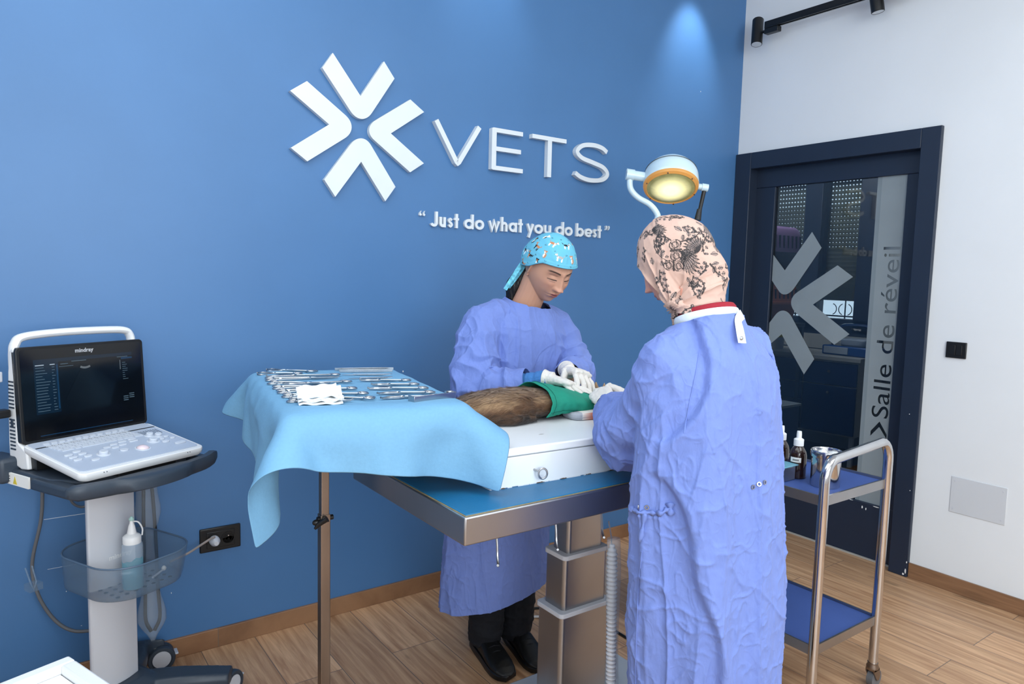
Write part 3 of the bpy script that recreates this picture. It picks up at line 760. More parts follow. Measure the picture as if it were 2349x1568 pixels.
# front push handle: broad curved bar in front of the keyboard
def barpt(u): return (-0.232+0.455*u, -0.292-0.034*sin(pi*u)**0.8, 0.827-0.004*sin(pi*u)+0.010*(u > .9)*(u-.9)*10)
rings = []
for i in range(25):
    u = i/24; x, y, z = barpt(u); w = 0.016+0.022*max(0, sin(pi*(u-.25)/.5))**.6 if .25 < u < .75 else 0.016
    h = 0.020; e = 1 if 0 < i < 24 else .6
    prof = [(w, -h*.7), (w, h*.5), (w*.7, h), (-w*.7, h), (-w, h*.5), (-w, -h*.7), (-w*.6, -h), (w*.6, -h)]
    rings.append([(x, y+p*e, z+q*e) for p, q in prof])
part('push_handle', MB().loft(rings), M['slate_pl'], cart, smooth=True, angle=60)
b = MB(); b.box((-.215, -.28, .80), (-.165, -.10, .835)); b.box((.165, -.28, .80), (.215, -.10, .835))
part('handle_arm', MB().box((-.222, -.285, .805), (-.180, -.10, .836)), M['slate_pl'], cart, bevel=0.008)
part('handle_arm', MB().box((.175, -.285, .805), (.215, -.10, .836)), M['slate_pl'], cart, bevel=0.008)
part('rear_shelf_lip', MB().box((-.235, .02, .80), (-.17, .13, .872)), M['slate_pl'], cart, bevel=0.012, seg=3)
lb = part('warning_label', MB().box((-.212, -.075, .800), (-.2062, .10, .832)), M['label'], cart)
for y in (.075, -.01):
    part('warning_triangle', MB().prism([(y-.010, .804), (y+.010, .804), (y, .826)], 'x', -.2126, -.2119), M['yellow_pl'], lb)
b = MB()
for i in range(3): b.box((-.2126, .015, .808+.007*i), (-.2119, .055, .810+.007*i))
part('label_print', b, M['ink'], lb)
# base
b = MB()
for sx in (-1, 1):
    for sy, L in ((-1, .27), (1, .20)):
        p = [(sx*.05, -.07+sy*.03, .10), (sx*.13, -.08+sy*.10, .105), (sx*.20, -.08+sy*.17, .10), (sx*.265, -.08+sy*(L-.05), .088)]
        rg = []
        for i, q in enumerate(catmull(p, 5)):
            t_ = i/15; w = .052-.016*t_; h = .036-.010*t_
            d = Vector((sx*.6, sy*.8, 0)).normalized(); nrm = Vector((-d.y, d.x, 0))
            rg.append([Vector(q)+nrm*w*a+Vector((0, 0, h*c)) for a, c in ((1, -.9), (1, .3), (.75, .9), (-.75, .9), (-1, .3), (-1, -.9))])
        b.loft(rg)
b.loft([[(x*k-.01, -.08+y*k, z) for x, y in rrect(-.13, .13, -.11, .11, .05)] for k, z in ((1, .06), (1.02, .10), (.94, .132), (.70, .152))])
bm = fuse(b, 0.004, 6)
link('base', bm, M['slate_pl'], cart, smooth='full')
def castor(parent, x, y, r=0.045, ang=0.6):
    t = bpy.data.objects.new('castor', None); COL.objects.link(t); t.parent = parent; t.location = (x, y, 0); t.rotation_euler = (0, 0, ang)
    for s in (-1, 1):
        T = Matrix.Translation((0.02, s*.014, r)) @ Matrix.Rotation(radians(90), 4, 'X')
        w = part('wheel', MB().lathe([(0, -.008), (r*.72, -.008), (r*.74, -.011), (r*.94, -.011), (r, -.006), (r, .006), (r*.94, .011), (r*.74, .011), (r*.72, .008), (0, .008)], 28, T), M['slate_pl'], t, smooth=True)
        part('hub', MB().lathe([(0, -.0095), (r*.66, -.0095), (r*.70, 0), (r*.66, .0095), (0, .0095)], 24, T), M['grey_pl'], t, smooth=True)
    part('fork', MB().prism([(-.02, r*1.0), (-.012, r*1.75), (.03, r*1.75), (.05, r*1.0), (.03, r*.8), (0, r*.8)], 'y', -.004, .004), M['grey_pl'], t, bevel=.002)
    part('brake_lever', MB().box((.04, -.02, r*1.1), (.075, .02, r*1.25)), M['grey_pl'], t, bevel=.004)
    part('stem', MB().cyl((0, 0, r*1.6), (0, 0, .088), .012), M['steel'], t, smooth=True)
for x, y, a in ((.265, -.27, .2), (-.265, -.27, .4), (.255, .075, -.5), (-.255, .075, 2.8)): castor(cart, x, y, 0.045, a)
# clear storage basket wrapped round the column
def bas(k, z, dy=0):
    pts = rrect(-.108*k, .176*k, -.280*k, .040*k, .10*k, 9); return [(x, y+dy, z) for x, y in pts]
rings = [bas(1.0, .562), bas(.985, .53), bas(.95, .478), bas(.93, .462)]
b = MB(); b.loft(rings, caps=False)
b.add([(x, y, .462) for x, y, z in bas(.93, .462)], [tuple(range(len(bas(1, 0))))])
bk = part('basket', b, M['basket'], cart, smooth='full', solid=0.003)
part('basket_rim', MB().tube(bas(1.0, .563)+[bas(1.0, .563)[0]], 0.0028, 8), mat('smoky_rim', (88, 108, 130), .2), bk, smooth=True)
b = MB()
for i in range(7):
    for j in range(4):
        b.cyl((-.055+.028*i, -.215+.028*j, .4622), (-.055+.028*i, -.215+.028*j, .4640), .006, n=10)
tag(part('drain_holes', b, M['slate_pl'], bk), None, None, None, 'stuff')
tm = text_mesh('mindray', 0.022, 0.0002, 'LEFT', 1.0, 0.0006); place(tm, (-.028, -.1338, .545), (1, 0, 0), (0, 0, 1), (0, -1, 0))
link('maker_name', tm, M['white_pl'], cart)
for sx in (-1,):
    b = MB(); b.tube([(-.20, -.02, .56), (-.20, -.045, .52), (-.195, -.05, .50), (-.185, -.045, .52), (-.182, -.02, .56)], .0025, 8)
    b.box((-.205, -.05, .495), (-.170, -.02, .515))
    part('cable_hook', b, M['basket'], cart)
b = MB(); b.tube([(.10, .03, .56), (.10, .06, .60), (.12, .065, .625), (.15, .06, .60), (.155, .03, .56)], .002, 8)
part('cable_hook', b, M['basket'], cart)

# the machine itself
us = thing('ultrasound_machine', 'portable ultrasound machine with black screen open on its cart', 'ultrasound', (-3.364, -0.237, 0.838), CR)
TILT = Matrix.Translation((0, 0, .074)) @ Matrix.Rotation(radians(-3.8), 4, 'X')
scp = [(x, z) for x, z in rrect(-.190, .190, -.004, .270, .012)]
part('screen_bezel', MB().prism(scp, 'y', -.010, .012, TILT), M['black_pl'], us, bevel=.002)
sp = part('screen', MB().prism(rrect(-.181, .181, .004, .263, .008), 'y', -.0108, -.0098, TILT), M['screen'], us)
tm = text_mesh('mindray', 0.0165, 0.0002, 'CENTER', 1.02, 0.0005); tm.transform(TILT @ Matrix(((1, 0, 0, 0), (0, 0, -1, -.0111), (0, 1, 0, .2445), (0, 0, 0, 1))))
link('maker_name', tm, mat('logo_grey', (170, 172, 176), .5), us)
def ui(name, rects, mt, y=-.0110): 
    b = MB()
    for x0, x1, z0, z1 in rects: b.box((x0, y, z0), (x1, y+.0001, z1), TILT)
    return part(name, b, mt, sp)
glow = lambda n, c, s: mat(n, c, .12, emit=c, emit_s=s)
ui('menu_panel', [(-.146, -.078, .075, .222), (-.146, .150, .222, .232)], glow('screen_navy', (8, 24, 38), .25))
ui('menu_panel', [(-.084, -.080, .085, .214), (-.14, .14, .012, .0145), (.113, .150, .212, .2175)], glow('screen_blue', (14, 42, 66), .3), -.0112)
g = random.Random(3); rects = []
for i in range(16):
    z = .207-.0083*i; rects.append((-.142, -.142+g.uniform(.018, .040), z, z+.0020)); rects.append((-.097, -.097+g.uniform(.004, .011), z, z+.0020))
for i in range(9): rects.append((.116, .116+g.uniform(.006, .018), .200-.0065*i, .2018-.0065*i))
for i in range(3): rects.append((.114, .130, .092-.006*i, .095-.006*i)); rects.append((.133, .150, .099-.006*i, .102-.006*i))
rects += [(-.072, -.050, .213, .215), (-.04, .004, .2185, .2205), (.10, .135, .2185, .2205), (-.076, -.035, .206, .2075)]
ui('menu_text', rects, glow('screen_text', (62, 78, 88), .15), -.0113)
ui('menu_text', [(-.142, -.118, .214, .2168), (-.102, -.088, .214, .2168)], glow('screen_text_bright', (130, 140, 148), .3), -.0113)
b = MB(); b.loft([[(r*cos(a), -.0113, .226+r*sin(a)) for a in [radians(-120+6*i) for i in range(11)]] for r in (.026, .032)], caps=False, closed=False, T=TILT)
part('scan_echo', b, glow('echo_grey', (84, 88, 90), .15), sp)
b = MB(); b.prism([(-.013, .196)]+[(.126*cos(radians(a)), .218+.126*sin(radians(a))) for a in range(-120, -59, 6)]+[(.013, .196)], 'y', -.01120, -.01110, TILT)
part('scan_sector', b, glow('sector_grey', (9, 13, 18), .05), sp)
ui('gain_scale', [(.108, .1105, .180, .210)], glow('scale_grey', (74, 80, 84), .2), -.0113)
# rear housing with louvres, foot and carrying handle
rear = MB()
prof = [(.012, .005), (.012, .262), (.026, .270), (.042, .255), (.050, .20), (.056, .10), (.060, .0), (.058, -.058), (.0, -.074), (-.035, -.070), (-.030, -.02), (.008, .0)]
hs = part('housing', MB().prism([(y, z+.074) for y, z in prof], 'x', -.190, .190), M['white_pl'], us, bevel=.005, seg=3)
part('shadow_gap', MB().box((-.18, -.06, .006), (.18, .0, .066)), M['black_pl'], us)
b = MB()
for i in range(17):
    z = .245-.0105*i if i < 8 else .245-.0105*8-.024-.0105*(i-8)
    if z > .02:
        for y0, y1 in ((.022, .034), (.037, .048)): b.box((-.1915, y0, z+.0), (-.1895, y1, z+.0045))
part('side_louvres', b, M['slate_pl'], hs)
part('usb_port', MB().box((-.1920, .030, .118), (-.1895, .041, .140)), M['slate_pl'], hs, bevel=.001)
hpath = catmull([(-.176, .040, .235), (-.176, .044, .320), (-.170, .046, .352), (-.146, .048, .370), (-.05, .049, .377), (.08, .049, .377), (.150, .048, .373), (.170, .046, .360), (.176, .043, .325), (.177, .040, .240)], 6)
rg = []
for i, p in enumerate(hpath):
    t_ = i/(len(hpath)-1); a = hpath[max(0, i-1)]; c = hpath[min(len(hpath)-1, i+1)]; d = Vector(c-a).normalized()
    nrm = d.cross(Vector((0, 1, 0))).normalized(); w = .0155 if .12 < t_ < .88 else .016
    rg.append([Vector(p)+nrm*w*.75*cos(k)+Vector((0, 1, 0))*w*1.1*sin(k) for k in [2*pi*j/12 for j in range(12)]])
part('carrying_handle', MB().loft(rg), M['white_pl'], us, smooth=True)
# keyboard console
KB = Matrix.Translation((0, -.006, .068)) @ Matrix.Rotation(radians(8.3), 4, 'X')   # local y runs towards the user as negative
kp = rrect(-.190, .190, -.283, .0, .020, 8)
con = part('console', MB().loft([[(x*.97, y*.97-.004, -.022) for x, y in kp], [(x, y, -.014) for x, y in kp], [(x*1.006, y*1.006, -.004) for x, y in kp], [(x, y, .003) for x, y in kp]], T=KB), M['white_pl'], us, bevel=.002)
part('key_deck', MB().prism(rrect(-.181, .181, -.268, -.004, .014, 6), 'z', .0028, .0048, KB), M['key_pl'], con, bevel=.001)
def keys(name, L, mt, h=.0035, n=0, bev=.0008):
    for (x0, x1, y0, y1) in L:
        part(name, MB().prism(rrect(x0, x1, y0, y1, min(x1-x0, y1-y0)*(.48 if n else .2), 3), 'z', .0046, .0046+h, KB), mt, con, bevel=bev if n else 0)
keys('function_key', [(-.150+.0215*i+(.004*(i//4)), -.134+.0215*i+(.004*(i//4)), -.038, -.027) for i in range(11)], M['keycap'])
kk = []
for r in range(4):
    for i in range(14): kk.append((-.152+.0175*i+.003*r, -.137+.0175*i+.003*r, -.0530-.0130*r, -.0430-.0130*r))
b = MB()
for x0, x1, y0, y1 in kk: b.box((x0, y0, .0046), (x1, y1, .0066), KB)
for x0, x1 in ((-.138, -.106), (-.102, -.086), (-.082, .020), (.024, .040), (.044, .075), (.079, .105)): b.box((x0, -.106, .0046), (x1, -.096, .0066), KB)
part('letter_keys', b, M['keycap'], con)
keys('oval_key', [(-.155, -.132, -.150, -.137), (-.125, -.102, -.137, -.124), (-.155, -.132, -.172, -.159), (-.123, -.100, -.160, -.147), (-.155, -.132, -.194, -.181), (-.120, -.097, -.183, -.170), (-.120, -.097, -.218, -.205),
                  (-.022, .002, -.197, -.178), (.112, .134, -.197, -.180), (.132, .168, -.228, -.212), (.120, .136, -.170, -.158), (.142, .158, -.158, -.146), (.150, .166, -.178, -.166)], M['keycap'], .004, 1)
keys('soft_key', [(-.045, -.022, -.150, -.138), (-.018, .006, -.137, -.126), (.012, .038, -.129, -.119), (.046, .072, -.124, -.114), (-.028, -.005, -.162, -.150), (.000, .024, -.152, -.141), (.040, .068, -.140, -.130)], M['keycap'], .003, 1)
for x, y, r in ((-.068, -.182, .0125), (.098, -.165, .0125), (.118, -.118, .010), (.136, -.134, .010)):
    part('rotary_knob', MB().lathe([(r*1.5, .0046), (r*1.45, .0056), (r, .006), (r, .0135), (r*.85, .0150), (0, .0145)], 24, KB @ Matrix.Translation((x, y, 0))), M['keycap'], con, smooth=True)
part('trackball', MB().lathe([(.0175*cos(radians(a)), .004+.010*sin(radians(a))) for a in range(0, 91, 10)], 24, KB @ Matrix.Translation((.040, -.200, 0))), mat('pink_lit_trackball', (226, 206, 210), .2, coat=.3), con, smooth=True)
part('trackball_ring', MB().lathe([(.0225, .0046), (.022, .006), (.018, .0065), (.0175, .0046)], 28, KB @ Matrix.Translation((.040, -.200, 0))), M['keycap'], con, smooth=True)
b = MB()
for i in range(8): b.add([(.108+.0082*i, -.072, .0049), (.111+.0082*i, -.072, .0049), (.117+.0072*i, -.112, .0049), (.114+.0072*i, -.112, .0049)], [(0, 1, 2, 3)], KB)
part('slider_slots', b, M['slate_pl'], con)
b = MB()
for x in (-.13, -.122, .128, .136): b.cyl((x, -.2835, -.003), (x, -.2862, -.003), .0012, n=8, T=KB)
part('status_lamps', b, M['slate_pl'], con)
b = MB(); b.box((-.10, -.006, -.004), (-.05, .010, .006), KB); b.box((.09, -.006, -.004), (.14, .010, .006), KB); part('hinge', b, M['black_pl'], us, bevel=.002)
part('front_foot', MB().box((-.08, -.275, -.034), (.10, -.25, -.020), KB), M['black_pl'], us, bevel=.003)
# probe cup and plug at the left
t = thing('probe_holder', 'grey probe holder cup hanging left of the ultrasound screen', 'probe holder', (-3.364, -0.237, 0), CR)
T = Matrix.Translation((-.245, .09, 0))
part('cup', MB().lathe([(.013, .962), (.020, .975), (.034, 1.10), (.036, 1.135), (.032, 1.135), (.028, 1.09), (0, 1.0)], 20, T), M['grey_pl'], t, smooth=True)
part('bracket', MB().box((-.215, .075, 1.08), (-.190, .10, 1.11)), M['grey_pl'], t, bevel=.003)
t = thing('probe_plug', 'black plug stuck into the left side of the ultrasound machine', 'plug', (-3.364, -0.237, 0), CR)
part('plug_body', MB().box((-.262, .028, .985), (-.1945, .060, 1.008)), M['black_pl'], t, bevel=.005)
part('plug_cable', MB().tube(catmull([(-.26, .044, .995), (-.29, .06, .98), (-.27, .10, .93), (-.235, .12, .89)], 6), .004, 10), M['cable_grey'], t, smooth=True)

def cable(name, pts, r, mt, label, cat, parent=None, world=True):
    o = part(name, MB().tube(catmull(pts, 8), r, 10), mt, parent, smooth=True)
    if parent is None: tag(o, label, cat)
    return o
cable('power_cable', [(-3.476, -.05, .815), (-3.478, -.055, .70), (-3.485, -.05, .60), (-3.512, -.04, .46), (-3.50, -.05, .36), (-3.46, -.06, .27), (-3.41, -.08, .225), (-3.345, -.11, .222)], .0055, M['cable_grey'],
      'grey cable looping down left of the cart column', 'cable')
cable('coiled_cable', [(-3.33, -.10, .76), (-3.36, -.07, .745), (-3.395, -.05, .70), (-3.40, -.05, .65), (-3.37, -.05, .625), (-3.34, -.06, .65), (-3.33, -.08, .70), (-3.35, -.08, .745)], .004, M['cable_grey'],
      'small loop of grey cable hanging under the cart shelf', 'cable')
cable('socket_cord', [(-3.12, -.10, .40), (-3.06, -.09, .415), (-3.01, -.06, .425), (-2.975, -.045, .435), (-2.957, -.036, .437)], .0042, mat('beige_cord', (150, 140, 134), .5), 'pale power cord running from the cart to the wall socket', 'cord')
t = thing('power_plug', 'grey round plug in the left outlet of the wall socket', 'plug', (-2.955, -.018, .417))
part('plug_body', MB().lathe([(0, -.002), (.0185, -.002), (.0185, .014), (.014, .026), (.008, .036), (0, .036)], 20, Matrix.Rotation(radians(90), 4, 'X')), M['grey_pl'], t, smooth=True)
# wrapped cable bag behind the column
t = thing('bagged_cables', 'black cables wrapped in thin clear plastic hanging behind the cart column', 'cables', (-3.18, -.08, .42))
for dx in (-.012, .014):
    part('cable', MB().tube(catmull([(dx*.3, .03, .36), (dx, .01, .24), (dx*1.4, -.005, .08), (dx*1.5, -.02, -.10), (dx*1.7, -.03, -.20), (dx*.4, -.035, -.245)], 6), .006, 10), M['black_pl'], t, smooth=True)
rg = []
for i in range(28):
    u = i/27; z = .37-.65*u; w = .030+.010*sin(u*9)+.006*sin(u*23)
    if u > .9: w *= (1-u)/.1*.8+.2
    rg.append([(w*cos(k)*(1+.18*noise.noise(Vector((cos(k)*2, sin(k)*2, u*8)))), .03-.065*u+w*.7*sin(k)*(1+.2*noise.noise(Vector((cos(k)*3, 5, u*9)))), z) for k in [2*pi*j/18 for j in range(18)]])
part('plastic_wrap', MB().loft(rg), M['bag'], t, smooth='full')
# squeeze bottle with turquoise gel in the basket
cb = Matrix.Translation((-3.364, -.237, 0)) @ Matrix.Rotation(CR, 4, 'Z')
p = cb @ Vector((.005, -.195, .466))
t = thing('gel_bottle', 'clear squeeze bottle of turquoise gel standing in the cart basket', 'bottle', p)
part('bottle_body', MB().lathe([(0, 0), (.026, 0), (.029, .004), (.029, .125), (.027, .135), (.024, .138), (0, .138)], 28), M['bottle_clear'], t, smooth=True)
rg = []
for z in (.003, .03, .068): rg.append([(.0283*cos(k), .0283*sin(k), z) for k in [2*pi*j/28 for j in range(28)]])
rg.append([(.0283*cos(k), .0283*sin(k), .076+.008*sin(k*2+1)+.003*sin(k*7)) for k in [2*pi*j/28 for j in range(28)]])
part('gel', MB().loft(rg), M['gel'], t, smooth=True)
cp_ = part('cap', MB().lathe([(.0245, .136), (.0250, .140), (.0250, .156), (.022, .160), (.013, .166), (.009, .188), (.0055, .196), (.0045, .205), (0, .205)], 24), M['white_pl'], t, smooth=True)
part('tether', MB().tube(catmull([(.004, .004, .200), (.018, 0, .196), (.028, 0, .175), (.027, 0, .155)], 6), .0022, 8), M['white_pl'], cp_, smooth=True)
part('dried_gel', MB().lathe([(0, .203), (.006, .204), (.008, .209), (.003, .216), (0, .217)], 9), mat('dried_gel', (170, 206, 200), .5), cp_)
p = cb @ Vector((.09, -.19, .468))
t = thing('swab_stick', 'small white tipped stick lying in the cart basket', 'stick', p, .9)
part('shaft', MB().cyl((-.03, 0, .008), (.03, 0, .008), .003, n=8), M['grey_pl'], t)
part('tip', MB().lathe([(0, -.008), (.006, -.004), (.0075, .002), (.004, .008), (0, .009)], 12, Matrix.Translation((.034, 0, .010))), M['label'], t, smooth=True)

# white appliance corner at the bottom left
t = thing('white_tray', 'white raised-rim tray corner in the bottom left foreground', 'tray', (-3.612, -1.340, .622), radians(20))
o = Matrix.Rotation(radians(-7), 4, 'Y')
b = MB()
T = Matrix.Identity(4)
b = MB(); b.box((-.45, -.40, .0), (.155, .06, .060)); part('tray_body', b, M['white_pl'], t, bevel=.006, seg=3)
b = MB(); b.box((-.45, .035, .06), (.155, .06, .080)); b.box((.130, -.40, .06), (.155, .035, .080)); part('tray_rim', b, M['white_pl'], t, bevel=.004, seg=3)
part('cloth_liner', MB().box((-.44, -.39, .060), (.128, .033, .064)), M['gauze'], t)
part('tray_stand', MB().box((-.35, -.35, -.622), (.05, -.02, .0)), M['white_lac'], t, bevel=.004)

# ================================================================== EXAM TABLE
TX0, TX1, TY0, TY1, TZ = -2.748, -1.64, -1.415, -0.80, .885
t = thing('exam_table', 'steel examination table with blue rubber mat on a telescopic column', 'table', (-2.19, -1.11, 0))
b = MB(); b.box((TX0, TY0, TZ-.070), (TX1, TY1, TZ-.004)); part('table_top', b, M['steel_h'], t, world=True, bevel=.004, seg=3)
part('mat_edge', MB().box((TX0+.004, TY0+.004, TZ-.006), (TX1-.004, TY1-.004, TZ-.002)), mat('worn_sealant', (132, 120, 88), .5, var=(30, .3)), t, world=True, bevel=.001)
part('rubber_mat', MB().box((TX0+.0065, TY0+.0065, TZ-.004), (TX1-.0065, TY1-.0065, TZ)), M['rubber_blue'], t, world=True, bevel=.0015)
def tier(name, x0, x1, y0, y1, z0, z1, r):
    o = part(name, MB().prism(rrect(x0, x1, y0, y1, r, 6), 'z', z0, z1), M['steel_h'], t, world=True, smooth=True)
    return o
tier('column_tier', -2.249, -2.112, -1.190, -1.118, .60, .82, .012)
r1 = tier('column_tier', -2.268, -2.100, -1.200, -1.108, .44, .612, .013)
r2 = tier('column_tier', -2.284, -2.092, -1.212, -1.098, .07, .447, .014)
for (x0, x1, y0, y1, z) in ((-2.272, -2.096, -1.204, -1.104, .606), (-2.289, -2.087, -1.217, -1.094, .441)):
    part('column_collar', MB().prism(rrect(x0, x1, y0, y1, .014, 6), 'z', z-.006, z+.008), M['grey_pl'], t, world=True, bevel=.002)
part('foot_plate', MB().prism(rrect(-2.50, -1.80, -1.37, -.90, .05, 6), 'z', 0.012, .07), mat('grey_enamel', (186, 190, 194), .3, 0.2), t, world=True, bevel=.006)
b = MB()
for x, y in ((-2.44, -1.31), (-1.86, -1.31), (-2.44, -.96), (-1.86, -.96)): 
    part('foot_pad', MB().cyl((x, y, 0), (x, y, .014), .022), M['black_pl'], t, world=True)
for x in (-2.645, -2.468, -2.315):
    part('tie_hook', MB().tube(catmull([(x, -1.39, .820), (x, -1.395, .79), (x-.002, -1.40, .765), (x-.010, -1.415, .752), (x-.018, -1.425, .757)], 5), .003, 8), M['steel'], t, world=True, smooth=True)

# white heating box on the table
t = thing('operating_box', 'white metal box with worn edges lying on the blue table mat', 'box', (-2.27, -1.06, TZ), radians(-2.5))
b = MB(); X0, X1, Y0, Y1 = -.318, .32, -.245, .235
b.box((X0, Y0, 0), (X1, Y1, .078)); bx = part('box_body', b, M['white_lac'], t, bevel=.003)
part('lid', MB().box((X0-.003, Y0-.003, .080), (X1, Y1+.003, .101)), mat('white_lid_enamel', (238, 241, 242), .3, var=(6, .02)), t, bevel=.004, seg=3)
b = MB(); rr_ = random.Random(9)
rust = mat('rusty_chip', (96, 72, 50), .8, var=(60, .3))
x = X0+.01
while x < X1:
    w = rr_.uniform(.012, .05); h = rr_.uniform(.002, .006)
    n = 8; b.prism([(x+w*i/n, 0.0005+(.6*h*rr_.uniform(.4, 1) if 0 < i < n else .0008)) for i in range(n+1)]+[(x+w, .0), (x, .0)], 'y', Y0-.0008, Y0+.001)
    x += w+rr_.uniform(.0, .02)
part('bare_edge', b, M['sign'], bx)
for i in range(5):
    x = X0+.02+i*.09+rr_.uniform(0, .03); w = rr_.uniform(.01, .03)
    part('rust_patch', MB().prism([(x+w*k/6, rr_.uniform(.0012, .003) if 0 < k < 6 else .0006) for k in range(7)]+[(x+w, .0003), (x, .0003)], 'y', Y0-.0012, Y0), rust, bx)
for y in (-.18, -.02, .12):
    part('rust_patch', MB().prism([(y+.03*k/6, rr_.uniform(.002, .007) if 0 < k < 6 else .0006) for k in range(7)]+[(y+.03, .0003), (y, .0003)], 'x', X0-.0012, X0), rust, bx)
part('screw_hole', MB().cyl((X0+.012, Y0-.001, .016), (X0+.012, Y0+.001, .016), .0042, n=12), M['black_pl'], bx)
eb = part('eye_bolt', MB().tube([(-.172+.0115*cos(a)*.92, Y0-.020-.0115*cos(a)*.38, .030+.0135*sin(a)) for a in [2*pi*i/18 for i in range(19)]], .0026, 8, caps=False), M['steel'], t, smooth=True)
part('bolt_shank', MB().cyl((-.186, Y0+.0, .038), (-.181, Y0-.017, .035), .003, n=10), M['steel'], eb)
part('lid_mark', MB().prism([(-.106, -.150), (-.098, -.147), (-.088, -.150), (-.097, -.153)], 'z', .1012, .1016), mat('old_mark', (170, 168, 160), .6), t)

# coiled hose hanging from the table hook
t = thing('coiled_hose', 'grey coiled hose in clear plastic hanging beside the table column', 'hose', (-2.30, -1.43, .45))
pts = [(-.013, 0, .37), (-.010, 0, .30)]
part('hanger_wire', MB().tube([(-.014, .01, .345), (-.010, .004, .31), (-.009, 0, .28)], .0018, 8), M['steel'], t, smooth=True)
rg = []; n_ = 300
for i in range(n_):
    u = i/(n_-1); r = .0125+.0022*math.sin(u*2*pi*62); zz = .285-.70*u
    if u < .03: r *= .45+u*18
    rg.append([(-.008+.028*u+r*cos(k), r*sin(k), zz) for k in [2*pi*j/14 for j in range(14)]])
part('corrugated_tube', MB().loft(rg), M['grey_pl'], t, smooth='full')
rg = []
for i in range(30):
    u = i/29; w = .019+.003*sin(u*11); 
    rg.append([(-.004+.028*u+w*cos(k)*(1+.2*noise.noise(Vector((cos(k)*2, sin(k)*2, u*9)))), w*.8*sin(k), .30-.70*u) for k in [2*pi*j/14 for j in range(14)]])
part('plastic_sleeve', MB().loft(rg), M['bag'], t, smooth='full')
cable('floor_cable', [(-1.70, -.60, .006), (-1.80, -.48, .006), (-1.90, -.50, .006), (-1.96, -.60, .006), (-1.95, -.72, .006), (-1.90, -.80, .006), (-1.86, -.90, .05)], .005, M['label'], 'white cable coiled on the floor behind the table column', 'cable')
cable('black_floor_cable', [(-2.0, -.42, .006), (-1.8, -.40, .006), (-1.62, -.55, .006), (-1.60, -.9, .006), (-1.55, -1.2, .006)], .005, M['black_pl'], 'black cable on the floor behind the table column', 'cable')

# ================================================================== INSTRUMENT TROLLEY
t = thing('instrument_trolley', 'steel two shelf trolley with blue liners and bent tube frame', 'trolley', (-1.305, -1.19, 0))
AX, BX, FY, BY = -1.50, -1.11, -1.53, -.86
for y, s in ((FY, 1), (BY, 1)):
    pts = [(AX, y, .085), (AX, y, .80)] + [(AX+.055-.055*cos(a), y, .80+.068*sin(a)+.0) for a in [radians(15*i) for i in range(1, 7)]] + \
          [(BX-.055+.055*sin(a), y, .820+.068*cos(a)) for a in [radians(15*i) for i in range(0, 7)]] + [(BX, y, .80), (BX, y, .085)]
    part('end_frame', MB().tube(pts, .0158, 16), M['chrome'], t, smooth=True, world=True)
for z in (.745, .255):
    b = MB(); b.box((AX, FY, z-.020), (BX, BY, z-.016))
    for (x0, x1, y0, y1) in ((AX-.002, AX+.004, FY, BY), (BX-.004, BX+.002, FY, BY), (AX, BX, FY-.002, FY+.004), (AX, BX, BY-.004, BY+.002)): b.box((x0, y0, z-.022), (x1, y1, z+.010))
    sh = part('shelf', b, M['steel_h'], t, world=True)
    part('shelf_liner', MB().box((AX+.005, FY+.005, z-.016), (BX-.005, BY-.005, z+.002)), M['shelf_blue'], sh, world=True)
for x in (AX, BX):
    for y in (FY, BY):
        c = bpy.data.objects.new('castor', None); COL.objects.link(c); c.parent = t; c.location = (x+1.305, y+1.19, 0)
        part('wheel', MB().cyl((-.0, -.011, .032), (0, .011, .032), .032, n=24, T=Matrix.Translation((.014, 0, 0))), M['cable_grey'], c, smooth=True)
        part('fork', MB().prism([(-.016, .062), (-.014, .072), (.016, .072), (.030, .045), (.022, .028), (.008, .028)], 'y', -.016, -.012).prism([(-.016, .062), (-.014, .072), (.016, .072), (.030, .045), (.022, .028), (.008, .028)], 'y', .012, .016).box((-.016, -.016, .066), (.02, .016, .074)), M['steel_warm'], c)
        part('swivel_collar', MB().lathe([(0, .072), (.020, .072), (.021, .080), (.017, .088), (.018, .094), (0, .094)], 16), M['steel_warm'], c, smooth=True)
TS = .747
def amber_bottle(x, y, label):
    t = thing('spray_bottle', label, 'bottle', (x, y, TS), random.Random(x).uniform(0, 3), 'brown bottles on the trolley')
    part('bottle_body', MB().lathe([(0, 0), (.026, 0), (.029, .003), (.029, .078), (.026, .092), (.018, .106), (.0125, .112), (.0125, .118), (0, .118)], 28), M['amber_bottle'], t, smooth=True)
    part('cap', MB().lathe([(.0165, .112), (.0165, .134), (.012, .137), (.0085, .139), (.0085, .152), (.0075, .162), (.0, .163)], 24), M['white_pl'], t, smooth=True)
    T = Matrix.Rotation(radians(200)-t.rotation_euler.z, 4, 'Z')
    lb = part('label', MB().loft([[(.0294*cos(a), .0294*sin(a), z) for a in [radians(-38+8*i) for i in range(10)]] for z in (.058, .075)], caps=False, closed=False, T=T), M['label'], t)
    b = MB()
    for k in range(5): b.loft([[(.0296*cos(a), .0296*sin(a), z) for a in [radians(-20+8*k), radians(-15+8*k)]] for z in (.063, .069)], caps=False, closed=False, T=T)
    part('label_writing', b, M['ink'], lb)
amber_bottle(-1.345, -1.338, 'brown glass bottle with white spray cap, the nearer one by the steel jar')
amber_bottle(-1.316, -1.252, 'brown glass bottle with white spray cap, the one further from the jar')
t = thing('steel_jar', 'polished steel jar with rim and white swabs inside on the trolley', 'jar', (-1.356, -1.448, TS))
part('jar_body', MB().lathe([(0, 0), (.044, 0), (.046, .003), (.046, .098), (.050, .100), (.051, .106), (.051, .116), (.049, .121), (.046, .121), (.044, .116), (.0435, .01), (0, .008)], 36), M['chrome'], t, smooth=True)
